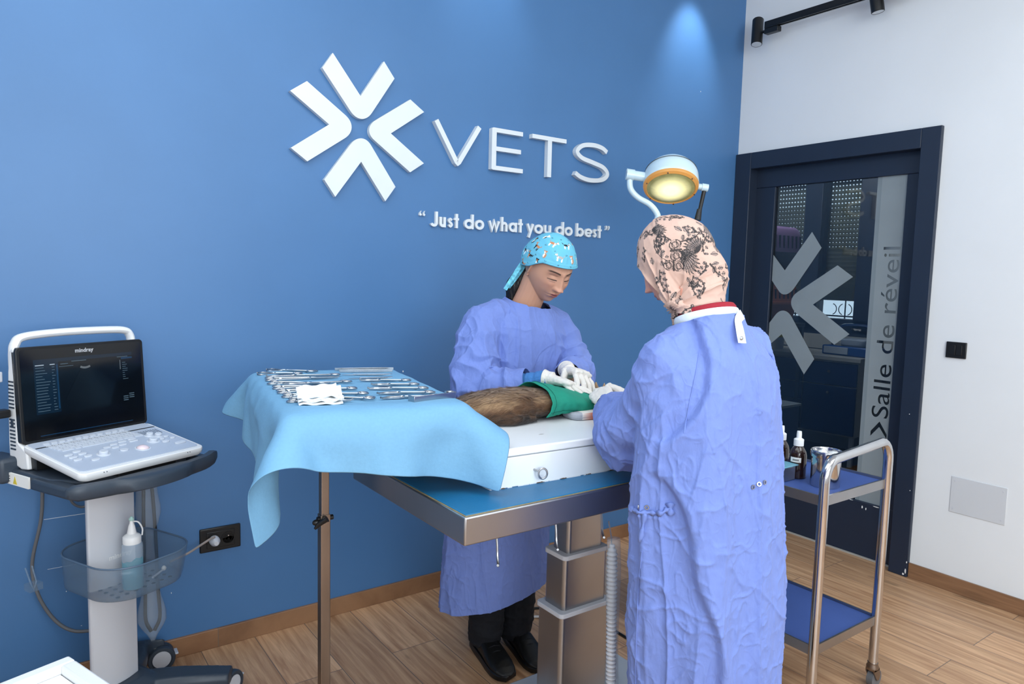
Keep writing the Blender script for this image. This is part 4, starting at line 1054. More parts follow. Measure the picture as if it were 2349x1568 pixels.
w = thing('cotton_swabs', 'white cotton swabs piled in the steel jar', 'swabs', (-1.356, -1.448, TS+.012))
for k, (x, y, z, r) in enumerate([(-.022, .012, .088, .017), (.012, .020, .086, .018), (.018, -.016, .088, .018), (-.012, -.018, .085, .018), (0, 0, .08, .018)]):
    b = MB(); ic = bmesh.new(); bmesh.ops.create_icosphere(ic, subdivisions=3, radius=r)
    b.add([Vector(v.co)*(1+.25*noise.noise(v.co*90+Vector((k, 0, 0)))) + Vector((x, y, z)) for v in ic.verts], [tuple(v.index for v in f.verts) for f in ic.faces]); ic.free()
    part('swab', b, M['gauze'], w, smooth='full')
t = thing('instrument_case', 'steel box with pale blue lid on the trolley beside the brown bottles', 'box', (-1.425, -1.255, TS))
part('case_body', MB().box((-.06, -.10, 0), (.045, .10, .050)), M['steel_h'], t, bevel=.004)
part('lid', MB().box((-.066, -.106, .050), (.052, .106, .054)), mat('pale_blue_lid', (110, 168, 190), .3), t, bevel=.0015)

# ================================================================== EXAM LAMP
t = thing('surgical_lamp', 'round pale enamel surgical lamp lit above the assistant', 'lamp', (-1.262, -.700, 0))
hc = Vector((-1.292, -.654, 1.828)); ax = Vector((-.36, -.36, -.86)).normalized()    # axis points to where the light falls
q = (-ax).to_track_quat('Z', 'Y').to_matrix().to_4x4(); T = Matrix.Translation(hc) @ q
R0 = .113
part('lamp_head', MB().lathe([(0, R0*.86)]+[(R0*cos(radians(a)), R0*.86*sin(radians(a))) for a in range(80, -1, -8)]+[(R0*1.005, -.015), (R0, -.030), (R0*.955, -.036), (R0*.93, -.03), (0, -.03)], 48, T), M['lamp_white'], t, smooth=True, world=True)
part('head_seam', MB().lathe([(R0*.93, R0*.33), (R0*.952, R0*.32), (R0*.94, R0*.345)], 48, T), M['cable_grey'], t, world=True, smooth=True)
rim = part('glass_rim', MB().lathe([(R0*.99, -.024), (R0*1.0, -.032), (R0*.97, -.042), (R0*.88, -.048), (R0*.86, -.043), (R0*.88, -.034)], 48, T), M['amber'], t, smooth=True, world=True)
LG = mat('lamp_glass', (176, 172, 112), .15, emit=(255, 246, 190), emit_s=1.0, bump=(18, .9, (1, 1, 1), .01), var=(14, .25))
nt = LG.node_tree; bs = nt.nodes['Principled BSDF']; tc = nt.nodes.new('ShaderNodeTexCoord'); vm = nt.nodes.new('ShaderNodeVectorMath'); vm.operation = 'DISTANCE'
hl = T @ Vector((0, 0, -.05)); vm.inputs[1].default_value = (hl.x-t.location.x, hl.y-t.location.y, hl.z); nt.links.new(tc.outputs['Object'], vm.inputs[0])
mr = nt.nodes.new('ShaderNodeMapRange'); mr.inputs['From Min'].default_value = .028; mr.inputs['From Max'].default_value = .085; mr.inputs['To Min'].default_value = 1.5; mr.inputs['To Max'].default_value = .02
nt.links.new(vm.outputs['Value'], mr.inputs['Value']); nt.links.new(mr.outputs['Result'], bs.inputs['Emission Strength'])
part('lamp_glass', MB().lathe([(R0*.88, -.044), (R0*.6, -.052), (R0*.3, -.055), (0, -.056)], 48, T), LG, t, smooth=True, world=True)
b = MB()
for k in range(6):
    a = radians(60*k+20); p = Vector((R0*.925*cos(a), R0*.925*sin(a), -.046)); b.cyl(p+Vector((0, 0, -.003)), p, .003, n=8, T=T)
part('rim_screws', b, M['steel_warm'], rim, world=True)
sd = Vector((.81, -.585, -.13)).normalized()
part('left_pivot', MB().cyl(hc-sd*.10+Vector((0,0,-.006)), hc-sd*.185+Vector((0,0,-.006)), .020, n=24), M['lamp_white'], t, smooth=True, world=True)
part('pivot_cap', MB().cyl(hc-sd*.155+Vector((0,0,-.006)), hc-sd*.187+Vector((0,0,-.006)), .0235, n=24), M['lamp_white'], t, smooth=True, world=True)
part('right_pivot', MB().cyl(hc+sd*.10+Vector((0,0,-.01)), hc+sd*.152+Vector((0,0,-.01)), .013, n=24), M['lamp_white'], t, smooth=True, world=True)
part('pivot_cap', MB().cyl(hc+sd*.130+Vector((0,0,-.01)), hc+sd*.156+Vector((0,0,-.01)), .016, n=24), M['lamp_white'], t, smooth=True, world=True)
hp = hc+sd*.142+Vector((0, 0, -.02))
hd = part('aiming_handle', MB().cyl(hp, hp+Vector((-.018, .006, -.095)), .0085, .0075, n=16), M['black_pl'], t, smooth=True, world=True)
part('handle_grip', MB().cyl(hp+Vector((-.017, .006, -.080)), hp+Vector((-.024, .008, -.125)), .010, .014, n=16), M['black_pl'], hd, smooth=True, world=True)
ap = hc-sd*.172+Vector((0, 0, -.012))
part('swan_neck', MB().tube(catmull([ap, ap+Vector((.004, -.003, -.05)), ap+Vector((.030, -.02, -.085)), ap+Vector((.072, -.052, -.115)), ap+Vector((.098, -.072, -.155)), ap+Vector((.104, -.075, -.20)), Vector((-1.275, -.690, 1.45)), Vector((-1.262, -.700, 1.2))], 8), .0125, 16), M['lamp_white'], t, smooth=True, world=True)
part('stand_pole', MB().cyl((-1.262, -.700, .08), (-1.262, -.700, 1.24), .018, n=20), M['lamp_white'], t, smooth=True, world=True)
part('stand_foot', MB().lathe([(0, 0), (.135, 0), (.14, .02), (.11, .05), (.03, .075), (.02, .10), (0, .10)], 36, Matrix.Translation((-1.262, -.700, 0))), M['lamp_white'], t, smooth=True, world=True)
lp = hc+ax*.075
spot_light('surgical_lamp_light', lp, lp+ax, 5, (1.0, .93, .78), 70, .7, .05)
# ================================================================== PEOPLE
SKIN_W = (200, 150, 124); SKIN_A = (208, 150, 132)
M['skin'] = mat('skin', (200, 150, 130), 0.5, attr='tone', sss=0.12, bump=(180, .08, (1, 1, 1), .001))
M['cap'] = mat('printed_cap_cotton', (110, 200, 220), 0.85, attr='tone', bump=(60, .3, (1, 1, 1), .003))
M['hijab'] = mat('printed_scarf_fabric', (230, 200, 185), 0.85, attr='tone', bump=(60, .2, (1, 1, 1), .003))

def ico(sub, T, f=None):
    bm = bmesh.new(); bmesh.ops.create_icosphere(bm, subdivisions=sub, radius=1.0)
    bm.verts.ensure_lookup_table()
    P = np.array([v.co for v in bm.verts]); F = [tuple(v.index for v in f_.verts) for f_ in bm.faces]; bm.free()
    if f is not None: P = f(P)
    mb = MB(); mb.add([T @ Vector(p) for p in P], F); return mb
def ell(mb, c, r, R=None, sub=4):
    T = Matrix.Translation(c) @ (R.to_4x4() if R is not None else Matrix.Identity(4)) @ Matrix.Diagonal((r[0], r[1], r[2], 1))
    e = ico(sub, T); mb.add(e.v, e.f)
def limb(mb, pts, rad, n=18, sub=6, T=None, caps=True):
    P = catmull(pts, sub); R_ = catmull([(r, 0, 0) for r in rad], sub)
    mb.tube([Vector(p) for p in P], [float(r[0]) for r in R_], n, T=T)
    if caps:
        ell(mb, tuple(P[0]) if T is None else T @ Vector(P[0]), (rad[0],)*3, sub=3); ell(mb, tuple(P[-1]) if T is None else T @ Vector(P[-1]), (rad[-1],)*3, sub=3)
def frame(pos, fwd, upv):
    f = Vector(fwd).normalized(); u = Vector(upv); u = (u-f*u.dot(f)).normalized(); x = f.cross(u)
    Mx = Matrix((x, f, u)).transposed().to_4x4(); Mx.translation = Vector(pos); return Mx
G = lambda x, z, cx, cz, sx, sz: np.exp(-((x-cx)/sx)**2-((z-cz)/sz)**2)

def head_form(d, closed=0.75):
    """unit sphere -> human head, +y face, +z crown, metres, centre between the ears"""
    x, y, z = d[:, 0].copy(), d[:, 1].copy(), d[:, 2].copy()
    X = x*.0775; Z = z*np.where(z > 0, .112, .114); Y = y*np.where(y > 0, .090, .102)
    lo = np.clip(-Z/.114, 0, 1)
    X *= 1-.29*lo**1.7; X *= 1+.03*np.exp(-((Z-.05)/.04)**2)
    Y = np.where(Y < 0, Y*(1-.52*sstep(.10, .85, lo)), Y)
    fl = sstep(0, .05, Y)
    Y = np.where(Y > 0, Y*(1+.10*lo**2), Y)
    sq = np.where(Y > 0, 1, 0)
    Y += sq*.010*(1-(np.abs(X)/.07)**2)*lo           # fuller lower face
    ax = np.abs(X); m = fl
    Y += m*.0045*G(ax, Z, .026, .024, .022, .009)       # brow ridge
    Y -= m*.0120*G(ax, Z, .031, .003, .017, .013)       # eye sockets
    Y += m*.0085*G(ax, Z, .0315, .000, .0125, .0095)    # eyeball under the lid
    Y -= m*.0022*G(ax, Z, .0315, -.0048, .0135, .0020)  # lid line
    Y -= m*.0018*G(ax, Z, .0315, .0105, .0135, .0022)   # lid crease
    Y += m*.0062*G(ax, Z, .042, -.022, .018, .016)+m*.004*G(ax, Z, .040, -.048, .016, .016)      # cheekbone
    t = np.clip((.012-Z)/.050, 0, 1)
    nose = np.where((Z < .014), (.006+.0135*t**1.1), .006*np.exp(-((Z-.014)/.016)**2))
    nose *= 1-sstep(-.0365, -.0430, Z)*1.0
    Y += m*nose*np.exp(-np.abs(X/(.0078+.0052*t))**2.4)
    Y += m*.0120*G(ax, Z, .0120, -.0350, .0066, .0068)+m*.0040*G(X, Z, 0, -.0325, .0085, .0080)  # nostril wings
    Y -= m*.0035*G(ax, Z, .0065, -.0420, .0035, .0025)
    Y += m*.0050*G(X, Z, 0, -.060, .026, .017)          # muzzle
    Y += m*.0052*G(X, Z, 0, -.0570, .0185, .0042)*(1-.25*G(X, Z, 0, -.055, .003, .01))
    Y += m*.0066*G(X, Z, 0, -.0672, .0160, .0048)
    Y -= m*.0046*G(X, Z, 0, -.0622, .0230, .0017)
    Y -= m*.0030*G(X, Z, 0, -.0765, .016, .0045)
    Y += m*.0085*G(X, Z, 0, -.0960, .019, .013)         # chin
    return np.stack([X, Y, Z], 1)
def ear(mb, s, T):
    o = Matrix.Translation((s*.0715, -.008, -.006)) @ Matrix.Rotation(radians(-s*22), 4, 'Z') @ Matrix.Rotation(radians(-12), 4, 'X')
    b = MB(); ell(b, (0, 0, -.002), (.006, .014, .026), sub=3)
    b.tube([(s*.006, .0155*cos(a)-.002, .029*sin(a)) for a in [radians(18*i-60) for i in range(15)]], .0035, 8)
    ell(b, (s*.003, .004, -.028), (.005, .008, .008), sub=3)
    mb.add([T @ o @ Vector(p) for p in b.v], b.f)
def face_paint(co, skin, T):
    """lips, brows, lash line, plus shade painted into creases and nostrils, in head coordinates"""
    L = T.inverted(); A = np.array(L.to_3x3()); q = co @ A.T + np.array(L.translation)
    X, Y, Z = q.T; ax = np.abs(X); f = sstep(.03, .05, Y)
    base = np.array(s2l(skin)); c = np.tile(base, (len(co), 1))
    def mix(col, w):
        nonlocal c; w = np.clip(w, 0, 1)[:, None]; c = c*(1-w)+np.array(s2l(col))*w
    mix((196, 130, 112), f*.30*G(ax, Z, .036, -.026, .022, .018)); mix((190, 128, 112), f*.35*G(X, Z, 0, -.036, .016, .010))
    mix((140, 100, 88), f*.45*G(ax, Z, .031, -.008, .017, .006))
    lip = G(X, Z, 0, -.0572, .0235, .0045)+G(X, Z, 0, -.0668, .0200, .0055)
    mix((150, 82, 80), f*sstep(.38, .7, lip)*.9)
    mix((70, 34, 34), f*sstep(.5, .9, G(X, Z, 0, -.0622, .0235, .0011))*.9)
    bz = .0205+.0045*np.sin(np.clip((ax-.012)/.040, 0, 1)*pi*.85)
    mix((48, 34, 28), f*sstep(.30, .9, np.exp(-((Z-bz)/.0040)**2))*sstep(.009, .015, ax)*(1-sstep(.046, .056, ax))*.95)
    mix((22, 16, 16), sstep(.02, .04, Y)*sstep(.4, .85, np.exp(-((Z+.0048+.003*((ax-.0315)/.014)**2*0-.0028*((ax-.0315)/.014)**2*-1*0)/.0023)**2))*(np.abs(ax-.0325) < .0165))
    mix((112, 78, 68), f*.5*np.exp(-((Z+.0105)/.0016)**2)*(np.abs(ax-.0325) < .011))
    mix((150, 108, 92), f*.45*G(ax, Z, .047, .002, .010, .016)+f*.35*G(X, Z, 0, -.080, .012, .004))
    mix((120, 84, 74), f*.5*np.exp(-((Z-.0105)/.0016)**2)*(np.abs(ax-.0315) < .014))  # shade painted into the lid crease
    mix((60, 34, 30), f*sstep(.55, .9, G(ax, Z, .0062, -.0415, .0034, .0022))*.8)  # nostril shade painted into the skin colour
    return c

# ------------------------------------------------------------------ gloved hand
def hand(name, parent, wrist, fwd, upv, side, curls, thumb, cuff_dir, spread=(5, 1.5, -2, -6), cuff=.055, scale=1.0):
    """+y fingers, +z back of the hand, side = x sign of the thumb"""
    T = frame(wrist, fwd, upv) @ Matrix.Diagonal((scale, scale, scale, 1)); b = MB()
    rg = []
    for y, w, h, z in ((0, .027, .019, 0), (.020, .031, .018, 0), (.045, .038, .0165, .001), (.070, .041, .014, .001), (.088, .040, .0115, -.001), (.094, .036, .008, -.002)):
        rg.append([(w*math.copysign(abs(cos(a))**.75, cos(a)), y, z+h*math.copysign(abs(sin(a))**.85, sin(a))) for a in [2*pi*i/20 for i in range(20)]])
    b.loft(rg, T=T)
    offs = [(.029, .088), (.0100, .092), (-.0095, .089), (-.0280, .081)]
    lens = [(.041, .026, .021), (.045, .029, .022), (.042, .027, .021), (.033, .020, .018)]
    for k in range(4):
        ox, oy = offs[k]; p = Vector((side*ox, oy-.012, -.002)); ang = 0; yaw = radians(spread[k])*side*-1
        path = [p]; q = p
        for L, c in zip(lens[k], curls[k]):
            ang += radians(c); dv = Vector((-sin(yaw)*cos(ang), cos(yaw)*cos(ang), -sin(ang)))
            st = L+(.012 if q is p else 0)
            path.append(q+dv*st*.5); q = q+dv*st; path.append(q)
        r = (.0096, .0098, .0094, .0084)[k]
        b.tube([T @ v for v in path], [r*1.05*scale, r*1.0*scale, r*1.02*scale, r*.92*scale, r*.95*scale, r*.88*scale, r*.80*scale], 12)
        for v, rr in ((path[2], 1.04), (path[4], .97), (path[6], .80)): ell(b, T @ v, (r*rr*scale,)*3, sub=2)
        ell(b, T @ Vector((side*ox, oy-.004, .003)), (.0095*scale,)*3, sub=2)
    p = Vector((side*.026, .016, -.005)); out, fl, c1, c2 = [radians(v) for v in thumb]
    d1 = Vector((side*sin(out)*cos(fl), cos(out)*cos(fl), -sin(fl))).normalized()
    d2 = Vector((side*sin(out-c1)*cos(fl+.2), cos(out-c1)*cos(fl+.2), -sin(fl+.2))).normalized()
    d3 = Vector((side*sin(out-c1-c2)*cos(fl+.3), cos(out-c1-c2)*cos(fl+.3), -sin(fl+.3))).normalized()
    pa = [p, p+d1*.040, p+d1*.040+d2*.034, p+d1*.040+d2*.034+d3*.028]
    b.tube([T @ v for v in pa], [.0155*scale, .0118*scale, .0108*scale, .0092*scale], 12); ell(b, T @ pa[0], (.016*scale,)*3, sub=3)
    for v, rr in ((pa[1], .0118), (pa[2], .0110), (pa[3], .0094)): ell(b, T @ v, (rr*scale,)*3, sub=2)
    W0 = Vector(wrist); cd = Vector(cuff_dir).normalized()
    b.tube([W0-cd*.012, W0+cd*.01, W0+cd*cuff*.5, W0+cd*cuff], [.026*scale, .0265*scale, .029*scale, .0315*scale], 20)
    me = fuse(b, .0017, 5, .5)
    co, nr = get_np(me)
    co += nr*(.0010*ridge(co*np.array([70, 70, 70.]), 2, 3)+.0006*fbm(co*160, 2, 5))[:, None]
    set_np(me, co)
    g = link(name, me, M['glove'], parent, smooth='full')
    bd = cuff_dir
    part('rolled_cuff', MB().tube([W0+cd*cuff+.0315*scale*(Vector(u1)*cos(a)+Vector(u2)*sin(a)) for u1, u2 in [(cd.orthogonal().normalized(), cd.cross(cd.orthogonal().normalized()))] for a in [2*pi*i/28 for i in range(29)]], .0018, 8, caps=False), M['glove'], g, smooth=True)
    return g

# ------------------------------------------------------------------ gown
def gown_mesh(torso, sleeves, voxel=.0030):
    """torso: (x, y, z, rx, ry) sections; sleeves: (pts, radii)"""
    b = MB(); n = 48
    T_ = catmull([np.array(t) for t in torso], 5)
    rg = []
    for t in T_:
        x, y, z, rx, ry = t; rg.append([(x+rx*math.copysign(abs(cos(a))**.88, cos(a)), y+ry*math.copysign(abs(sin(a))**.88, sin(a)), z) for a in [2*pi*i/n for i in range(n)]])
    b.loft(rg)
    for pts, rad in sleeves: limb(b, pts, rad, 22, 6)
    return fuse(b, voxel, 16, .5)
def bisect(me, co, no, cond=None):
    """cut away what lies beyond the plane (only faces that meet cond)"""
    bm = bmesh.new(); bm.from_mesh(me)
    fs = [f for f in bm.faces if cond is None or cond(f.calc_center_median())]
    geom = set(fs); 
    for f in fs: geom.update(f.edges); geom.update(f.verts)
    bmesh.ops.bisect_plane(bm, geom=list(geom), plane_co=co, plane_no=no, clear_outer=False, clear_inner=False)
    co = Vector(co); no = Vector(no)
    dele = [f for f in bm.faces if (f.calc_center_median()-co).dot(no) > 0 and (cond is None or cond(f.calc_center_median()))]
    bmesh.ops.delete(bm, geom=dele, context='FACES')
    bm.to_mesh(me); bm.free(); me.update()
def segdist(P, a, b_):
    a = np.array(a, float); b_ = np.array(b_, float); ab = b_-a; t = np.clip(((P-a) @ ab)/(ab @ ab), 0, 1)
    return np.linalg.norm(P-(a+t[:, None]*ab), axis=1), t
def crease(p, seed, k=.09):
    return np.exp(-np.abs(fbm(p, 2, seed))/k)
def crumple(me, seed, zs, amp_v=.010, amp_f=.004, arms=(), flap=None, tilt=(0, 0)):
    co, nr = get_np(me); P = co.copy()
    low = 1-sstep(zs[0], zs[1], co[:, 2])
    wp = P+.045*np.stack([fbm(P*4, 2, seed+20), fbm(P*4, 2, seed+21), fbm(P*4, 2, seed+22)], 1)
    wv = P+.020*np.stack([fbm(P*3, 1, seed+24), fbm(P*3, 1, seed+25), P[:, 2]*0], 1)
    d = amp_v*1.15*(ridge(wv*np.array([11, 11, .7]), 1, seed)-.1)*(.5+.5*low)          # long hanging folds
    d += amp_v*.85*(crease(wv*np.array([9, 9, .9]), seed+2, .09)-.3)                # crisp drawn ridges
    diag = np.stack([P[:, 0]*9+P[:, 2]*5, P[:, 1]*9+P[:, 2]*2, P[:, 2]*3-P[:, 0]*1.5], 1)
    d += amp_f*.9*(crease(diag+fbm(P*5, 2, seed+9)[:, None]*.9, seed+3, .10)-.25)
    cr = crease(wp*np.array([13, 13, 9.]), seed+5, .05); d += amp_f*.75*cr*(.35+.65*low)
    d += amp_f*.5*crease(wp*np.array([27, 27, 18.]), seed+8, .06)*(.3+.7*low)
    for (a, b_, c_, amp) in arms:      # rings of slack round each elbow
        w = 0
        for u, v in ((a, b_), (b_, c_)):
            dd, t = segdist(co, u, v); ax = (np.array(v)-np.array(u)); ax = ax/np.linalg.norm(ax)
            near = 1-sstep(.085, .12, dd); L = co @ ax
            ph = L*40+3.6*fbm(co*8, 2, seed+30)
            el = np.exp(-(np.linalg.norm(co-np.array(b_), axis=1)/.13)**2)
            w = np.maximum(w, near*(.35+.9*el)*(1-np.abs(np.sin(ph)))*1.0)
        d += amp*(w-.15*(w > 0))
    if flap is not None: d += flap(co)
    co = co+nr*d[:, None]; set_np(me, co); return me

# ================================================================== THE SURGEON (behind the table)
wm = thing('person', 'person in blue gown and turquoise dog print cap bending over the cat', 'person', (-2.05, -.62, 0), 0, None)
HW = frame((-1.966, -.706, 1.446), (-.05, -.84, -.45), (.04, -.42, .85))
hb = MB(); e = ico(7, HW, head_form); hb.add(e.v, e.f)
ear(hb, 1, HW); ear(hb, -1, HW)
limb(hb, [(-1.985, -.665, 1.41), (-1.990, -.640, 1.355), (-1.998, -.615, 1.30), (-2.00, -.60, 1.24)], [.050, .052, .056, .070], 24)
ell(hb, (-2.00, -.600, 1.18), (.12, .060, .07), sub=4)
hm = fuse(hb, .0012, 5, .5)
lb = MB()
limb(lb, [(-2.01, -.60, 1.17), (-2.02, -.59, 1.08), (-2.06, -.56, .92)], [.080, .085, .09], 24)
for s, hx, fx, fy in ((-1, -2.14, -2.135, -.60), (1, -1.99, -2.005, -.62)): limb(lb, [(hx, -.56, .90), (hx, -.58, .50), (fx, fy, .09)], [.085, .058, .040])
for pts in ([(-2.15, -.60, 1.22), (-2.235, -.67, 1.04), (-2.118, -.885, 1.060)], [(-1.86, -.61, 1.22), (-1.83, -.69, 1.05), (-1.99, -.86, 1.077)]): limb(lb, pts, [.045, .036, .024])
lm = fuse(lb, .006, 4)
j = MB(); 
for me_ in (hm, lm): j.add([v.co for v in me_.vertices], [tuple(p.vertices) for p in me_.polygons])
bme = bpy.data.meshes.new('body'); bme.from_pydata(j.v, [], j.f)
co, nr = get_np(bme)
set_color(bme, face_paint(co, SKIN_W, HW))
link('body', bme, M['skin'], wm, smooth='full', world=True)
# gown
AR = ((-2.165, -.60, 1.245), (-2.245, -.68, 1.030), (-2.150, -.845, 1.062))
AL = ((-1.855, -.61, 1.235), (-1.820, -.70, 1.060), (-1.975, -.835, 1.082))
gm = gown_mesh([(-2.085, -.575, .14, .215, .150), (-2.08, -.575, .30, .215, .155), (-2.065, -.565, .60, .205, .150), (-2.05, -.565, .90, .190, .142), (-2.01, -.585, 1.06, .178, .138),
                (-1.998, -.600, 1.19, .178, .125), (-2.000, -.602, 1.258, .160, .105), (-1.998, -.605, 1.300, .108, .088), (-1.995, -.612, 1.325, .080, .076), (-1.993, -.618, 1.350, .069, .068), (-1.992, -.624, 1.385, .064, .064), (-1.992, -.630, 1.42, .062, .062)],
               [([(-2.06, -.60, 1.275), AR[0], (-2.222, -.64, 1.14), AR[1], (-2.205, -.755, 1.035), AR[2], (-2.120, -.885, 1.062)], [.060, .073, .078, .082, .066, .048, .045]),
                ([(-1.94, -.605, 1.27), AL[0], (-1.825, -.65, 1.14), AL[1], (-1.89, -.77, 1.068), AL[2], (-1.99, -.87, 1.080)], [.055, .068, .068, .066, .056, .044, .042])])
crumple(gm, 3, (.85, 1.1), .009, .0040, [(*AR, .014), (*AL, .012)])
def neckcond(c): return (c-Vector((-1.99, -.635, 1.38))).length < .15
bisect(gm, (-1.995, -.655, 1.318), (.05, -.20, .97), neckcond)
bisect(gm, (-1.985, -.700, 1.292), (.10, -.62, .70), lambda c: neckcond(c) and c.y < -.655)
d_ = Vector(AR[2])-Vector((-2.205, -.755, 1.035)); bisect(gm, AR[2], d_.normalized(), lambda c: (c-Vector(AR[2])).length < .11 and c.y < -.78)
d_ = Vector(AL[2])-Vector((-1.89, -.77, 1.068)); bisect(gm, AL[2], d_.normalized(), lambda c: (c-Vector(AL[2])).length < .11 and c.y < -.76)
bisect(gm, (-2.08, -.575, .235), (.16, -.08, -1), lambda c: c.z < .5)
gw = link('gown', gm, M['gown'], wm, smooth='full', solid=.0022, world=True, off=-1)
gw['label'] = 'periwinkle surgical gown'
# neckline binding follows the cut
def ring_binding(name, c, no, r1, r2, rad, mt, parent, flat=2.2, ax=(1, 0, 0), **k):
    no = Vector(no).normalized(); a = Vector(ax); a = (a-no*a.dot(no)).normalized(); b_ = no.cross(a)
    rg = []
    for i in range(41):
        t = 2*pi*i/40; p = Vector(c)+a*r1*cos(t)+b_*r2*sin(t); o = (a*cos(t)+b_*sin(t)).normalized()
        rg.append([p+o*rad*cos(q)+no*rad*flat*sin(q) for q in [2*pi*m/10 for m in range(10)]])
    return part(name, MB().loft(rg, caps=False), mt, parent, smooth='full', world=True, **k)
# blue knit cuff on the right forearm and gloves
b = MB(); pts = catmull([(-2.172, -.815, 1.060), (-2.150, -.845, 1.064), (-2.130, -.880, 1.076), (-2.115, -.905, 1.082)], 10)
rg = []
for i, p in enumerate(pts):
    u = i/(len(pts)-1); d = (Vector(pts[min(i+1, len(pts)-1)])-Vector(pts[max(i-1, 0)])).normalized(); a = d.orthogonal().normalized(); c_ = d.cross(a)
    r = .0345-.0075*u+.0014*sin(u*19)+.0008*sin(u*41)
    rg.append([Vector(p)+r*(a*cos(k)+c_*sin(k))*(1+.02*sin(k*14)) for k in [2*pi*j_/56 for j_ in range(56)]])
kn = part('knit_cuff', MB().loft(rg), M['knit'], wm, smooth='full', world=True); kn['label'] = 'blue knit undersleeve'
b = MB(); rg = []
hand('glove', wm, Vector((-2.112, -.915, 1.083))-wm.location, (.060, -.125, -.022), (.30, -.1, 1), -1,
     [(4, 14, 8), (10, 18, 10), (20, 24, 12), (30, 28, 14)], (28, 24, 6, 6), (-.045, .085, 0), cuff=.020, scale=.92)
hand('glove', wm, Vector((-2.004, -.880, 1.098))-wm.location, (-.010, -.13, .004), (.25, .1, 1), 1,
     [(44, 26, 14), (42, 28, 16), (40, 28, 16), (36, 24, 14)], (40, 46, 10, 10), (.045, .08, 0), cuff=.045, scale=.92, spread=(10, 3, -4, -11))
# trousers and shoes
for s, hx, fx, fy in ((-1, -2.14, -2.130, -.60), (1, -1.99, -2.005, -.62)):
    b = MB(); limb(b, [(hx, -.57, .62), (hx, -.585, .40), (fx, fy-.005, .22), (fx, fy, .12), (fx, fy+.005, .065)], [.085, .075, .066, .064, .060], 20)
    me_ = fuse(b, .004, 4); co, nr = get_np(me_)
    co += nr*(.006*ridge(co*np.array([14, 14, 26.]), 2, 4+s))[:, None]*(1-sstep(.1, .5, co[:, 2]))[:, None]
    set_np(me_, co); bisect(me_, (0, 0, .050), (0, 0, -1))
    o = link('trouser_leg', me_, M['black_cloth'], wm, smooth='full', world=True)
def shoe(parent, heel, toe, lean=0):
    h = Vector(heel); t_ = Vector(toe); d = (t_-h); L = d.length; d.normalize(); n = Vector((-d.y, d.x, 0))
    prof = [(0, .026, .030, .055), (.03, .034, .040, .075), (.08, .037, .042, .088), (.13, .040, .036, .082), (.18, .045, .028, .062), (.22, .046, .024, .050), (.255, .040, .020, .040), (.275, .026, .012, .030), (.282, .012, .005, .022)]
    k = L/.282; b = MB(); rg = []
    for y, w, zc, zt in prof:
        rg.append([h+d*y*k+n*w*math.copysign(abs(cos(a))**.8, cos(a))+Vector((0, 0, .014+(zt-.014)*(.5+.5*math.copysign(abs(sin(a))**.8, sin(a))))) for a in [2*pi*i/20 for i in range(20)]])
    b.loft(rg); me_ = fuse(b, .003, 6)
    so = link('shoe', me_, M['black_leather'], parent, smooth='full', world=True)
    rg = []
    for z, g_ in ((0, .98), (.006, 1.04), (.020, 1.04), (.024, .98)):
        ring = []
        for i in range(28):
            u = i/28*2; side = 1 if u < 1 else -1; v = u if u < 1 else 2-u
            y = .282*v; w = np.interp(y, [q[0] for q in prof], [q[1] for q in prof])*g_
            ring.append(h+d*((y-.141)*g_+.141)*k+n*side*w+Vector((0, 0, z)))
        rg.append(ring)
    part('sole', MB().loft(rg), M['black_pl'], so, smooth=True, world=True)
    for i in range(4):
        y = .115+.022*i; zt = np.interp(y, [q[0] for q in prof], [q[3] for q in prof])
        c = h+d*y*k+Vector((0, 0, zt+.001))
        part('shoelace', MB().tube([c-n*.022-Vector((0, 0, .006)), c, c+n*.022-Vector((0, 0, .006))], .0028, 6), M['black_cloth'], so, smooth=True, world=True)
shoe(wm, (-2.120, -.515, 0), (-2.165, -.800, 0)); shoe(wm, (-1.985, -.545, 0), (-2.035, -.825, 0))
# hair behind the neck
b = MB()
limb(b, [HW @ Vector((0, -.070, -.015)), HW @ Vector((.005, -.085, -.050)), Vector((-2.020, -.585, 1.385)), Vector((-2.035, -.580, 1.335))], [.036, .036, .034, .020], 20)
limb(b, [HW @ Vector((.03, -.04, -.01)), HW @ Vector((0, -.075, -.035)), HW @ Vector((-.03, -.04, -.01))], [.035, .04, .035], 20)
me_ = fuse(b, .0025, 4); co, nr = get_np(me_)
co += nr*(.003*ridge(co*np.array([70, 70, 10.]), 2, 2))[:, None]; set_np(me_, co)
link('hair', me_, M['hair'], wm, smooth='full', world=True)
# printed surgical cap
def blob_cap():
    def f(d):
        P = head_form(d); x, y, z = P.T
        d2 = np.array(d)
        P = P+d2*np.array([.0125, .012, .0150])
        P[:, 1] -= np.where(P[:, 1] < 0, .012*np.exp(-((P[:, 2]-.03)/.06)**2), 0)
        return P
    return ico(7, Matrix.Identity(4), f)
cb_ = blob_cap(); P = np.array(cb_.v)
cut = P[:, 2]-(.046+.62*(P[:, 1]-.05)*np.where(P[:, 1] < .05, 1, .25)-.010*np.exp(-(P[:, 1]/.03)**2))
keep = cut > -.004
F = [f for f in cb_.f if keep[list(f)].all()]; idx = -np.ones(len(P), int); used = sorted({i for f in F for i in f}); idx[used] = range(len(used))
P = P[used]; F = [tuple(int(idx[i]) for i in f) for f in F]
NR = P/np.linalg.norm(P, axis=1)[:, None]
cutv = P[:, 2]-(.046+.62*(P[:, 1]-.05)*np.where(P[:, 1] < .05, 1, .25)-.010*np.exp(-(P[:, 1]/.03)**2))
pull = np.array([0, -.10, -.03])-P; pull /= np.linalg.norm(pull, axis=1)[:, None]
rr_ = np.linalg.norm(P-np.array([0, -.11, -.02]), axis=1); ang = np.arctan2(P[:, 0], P[:, 2]+.02)
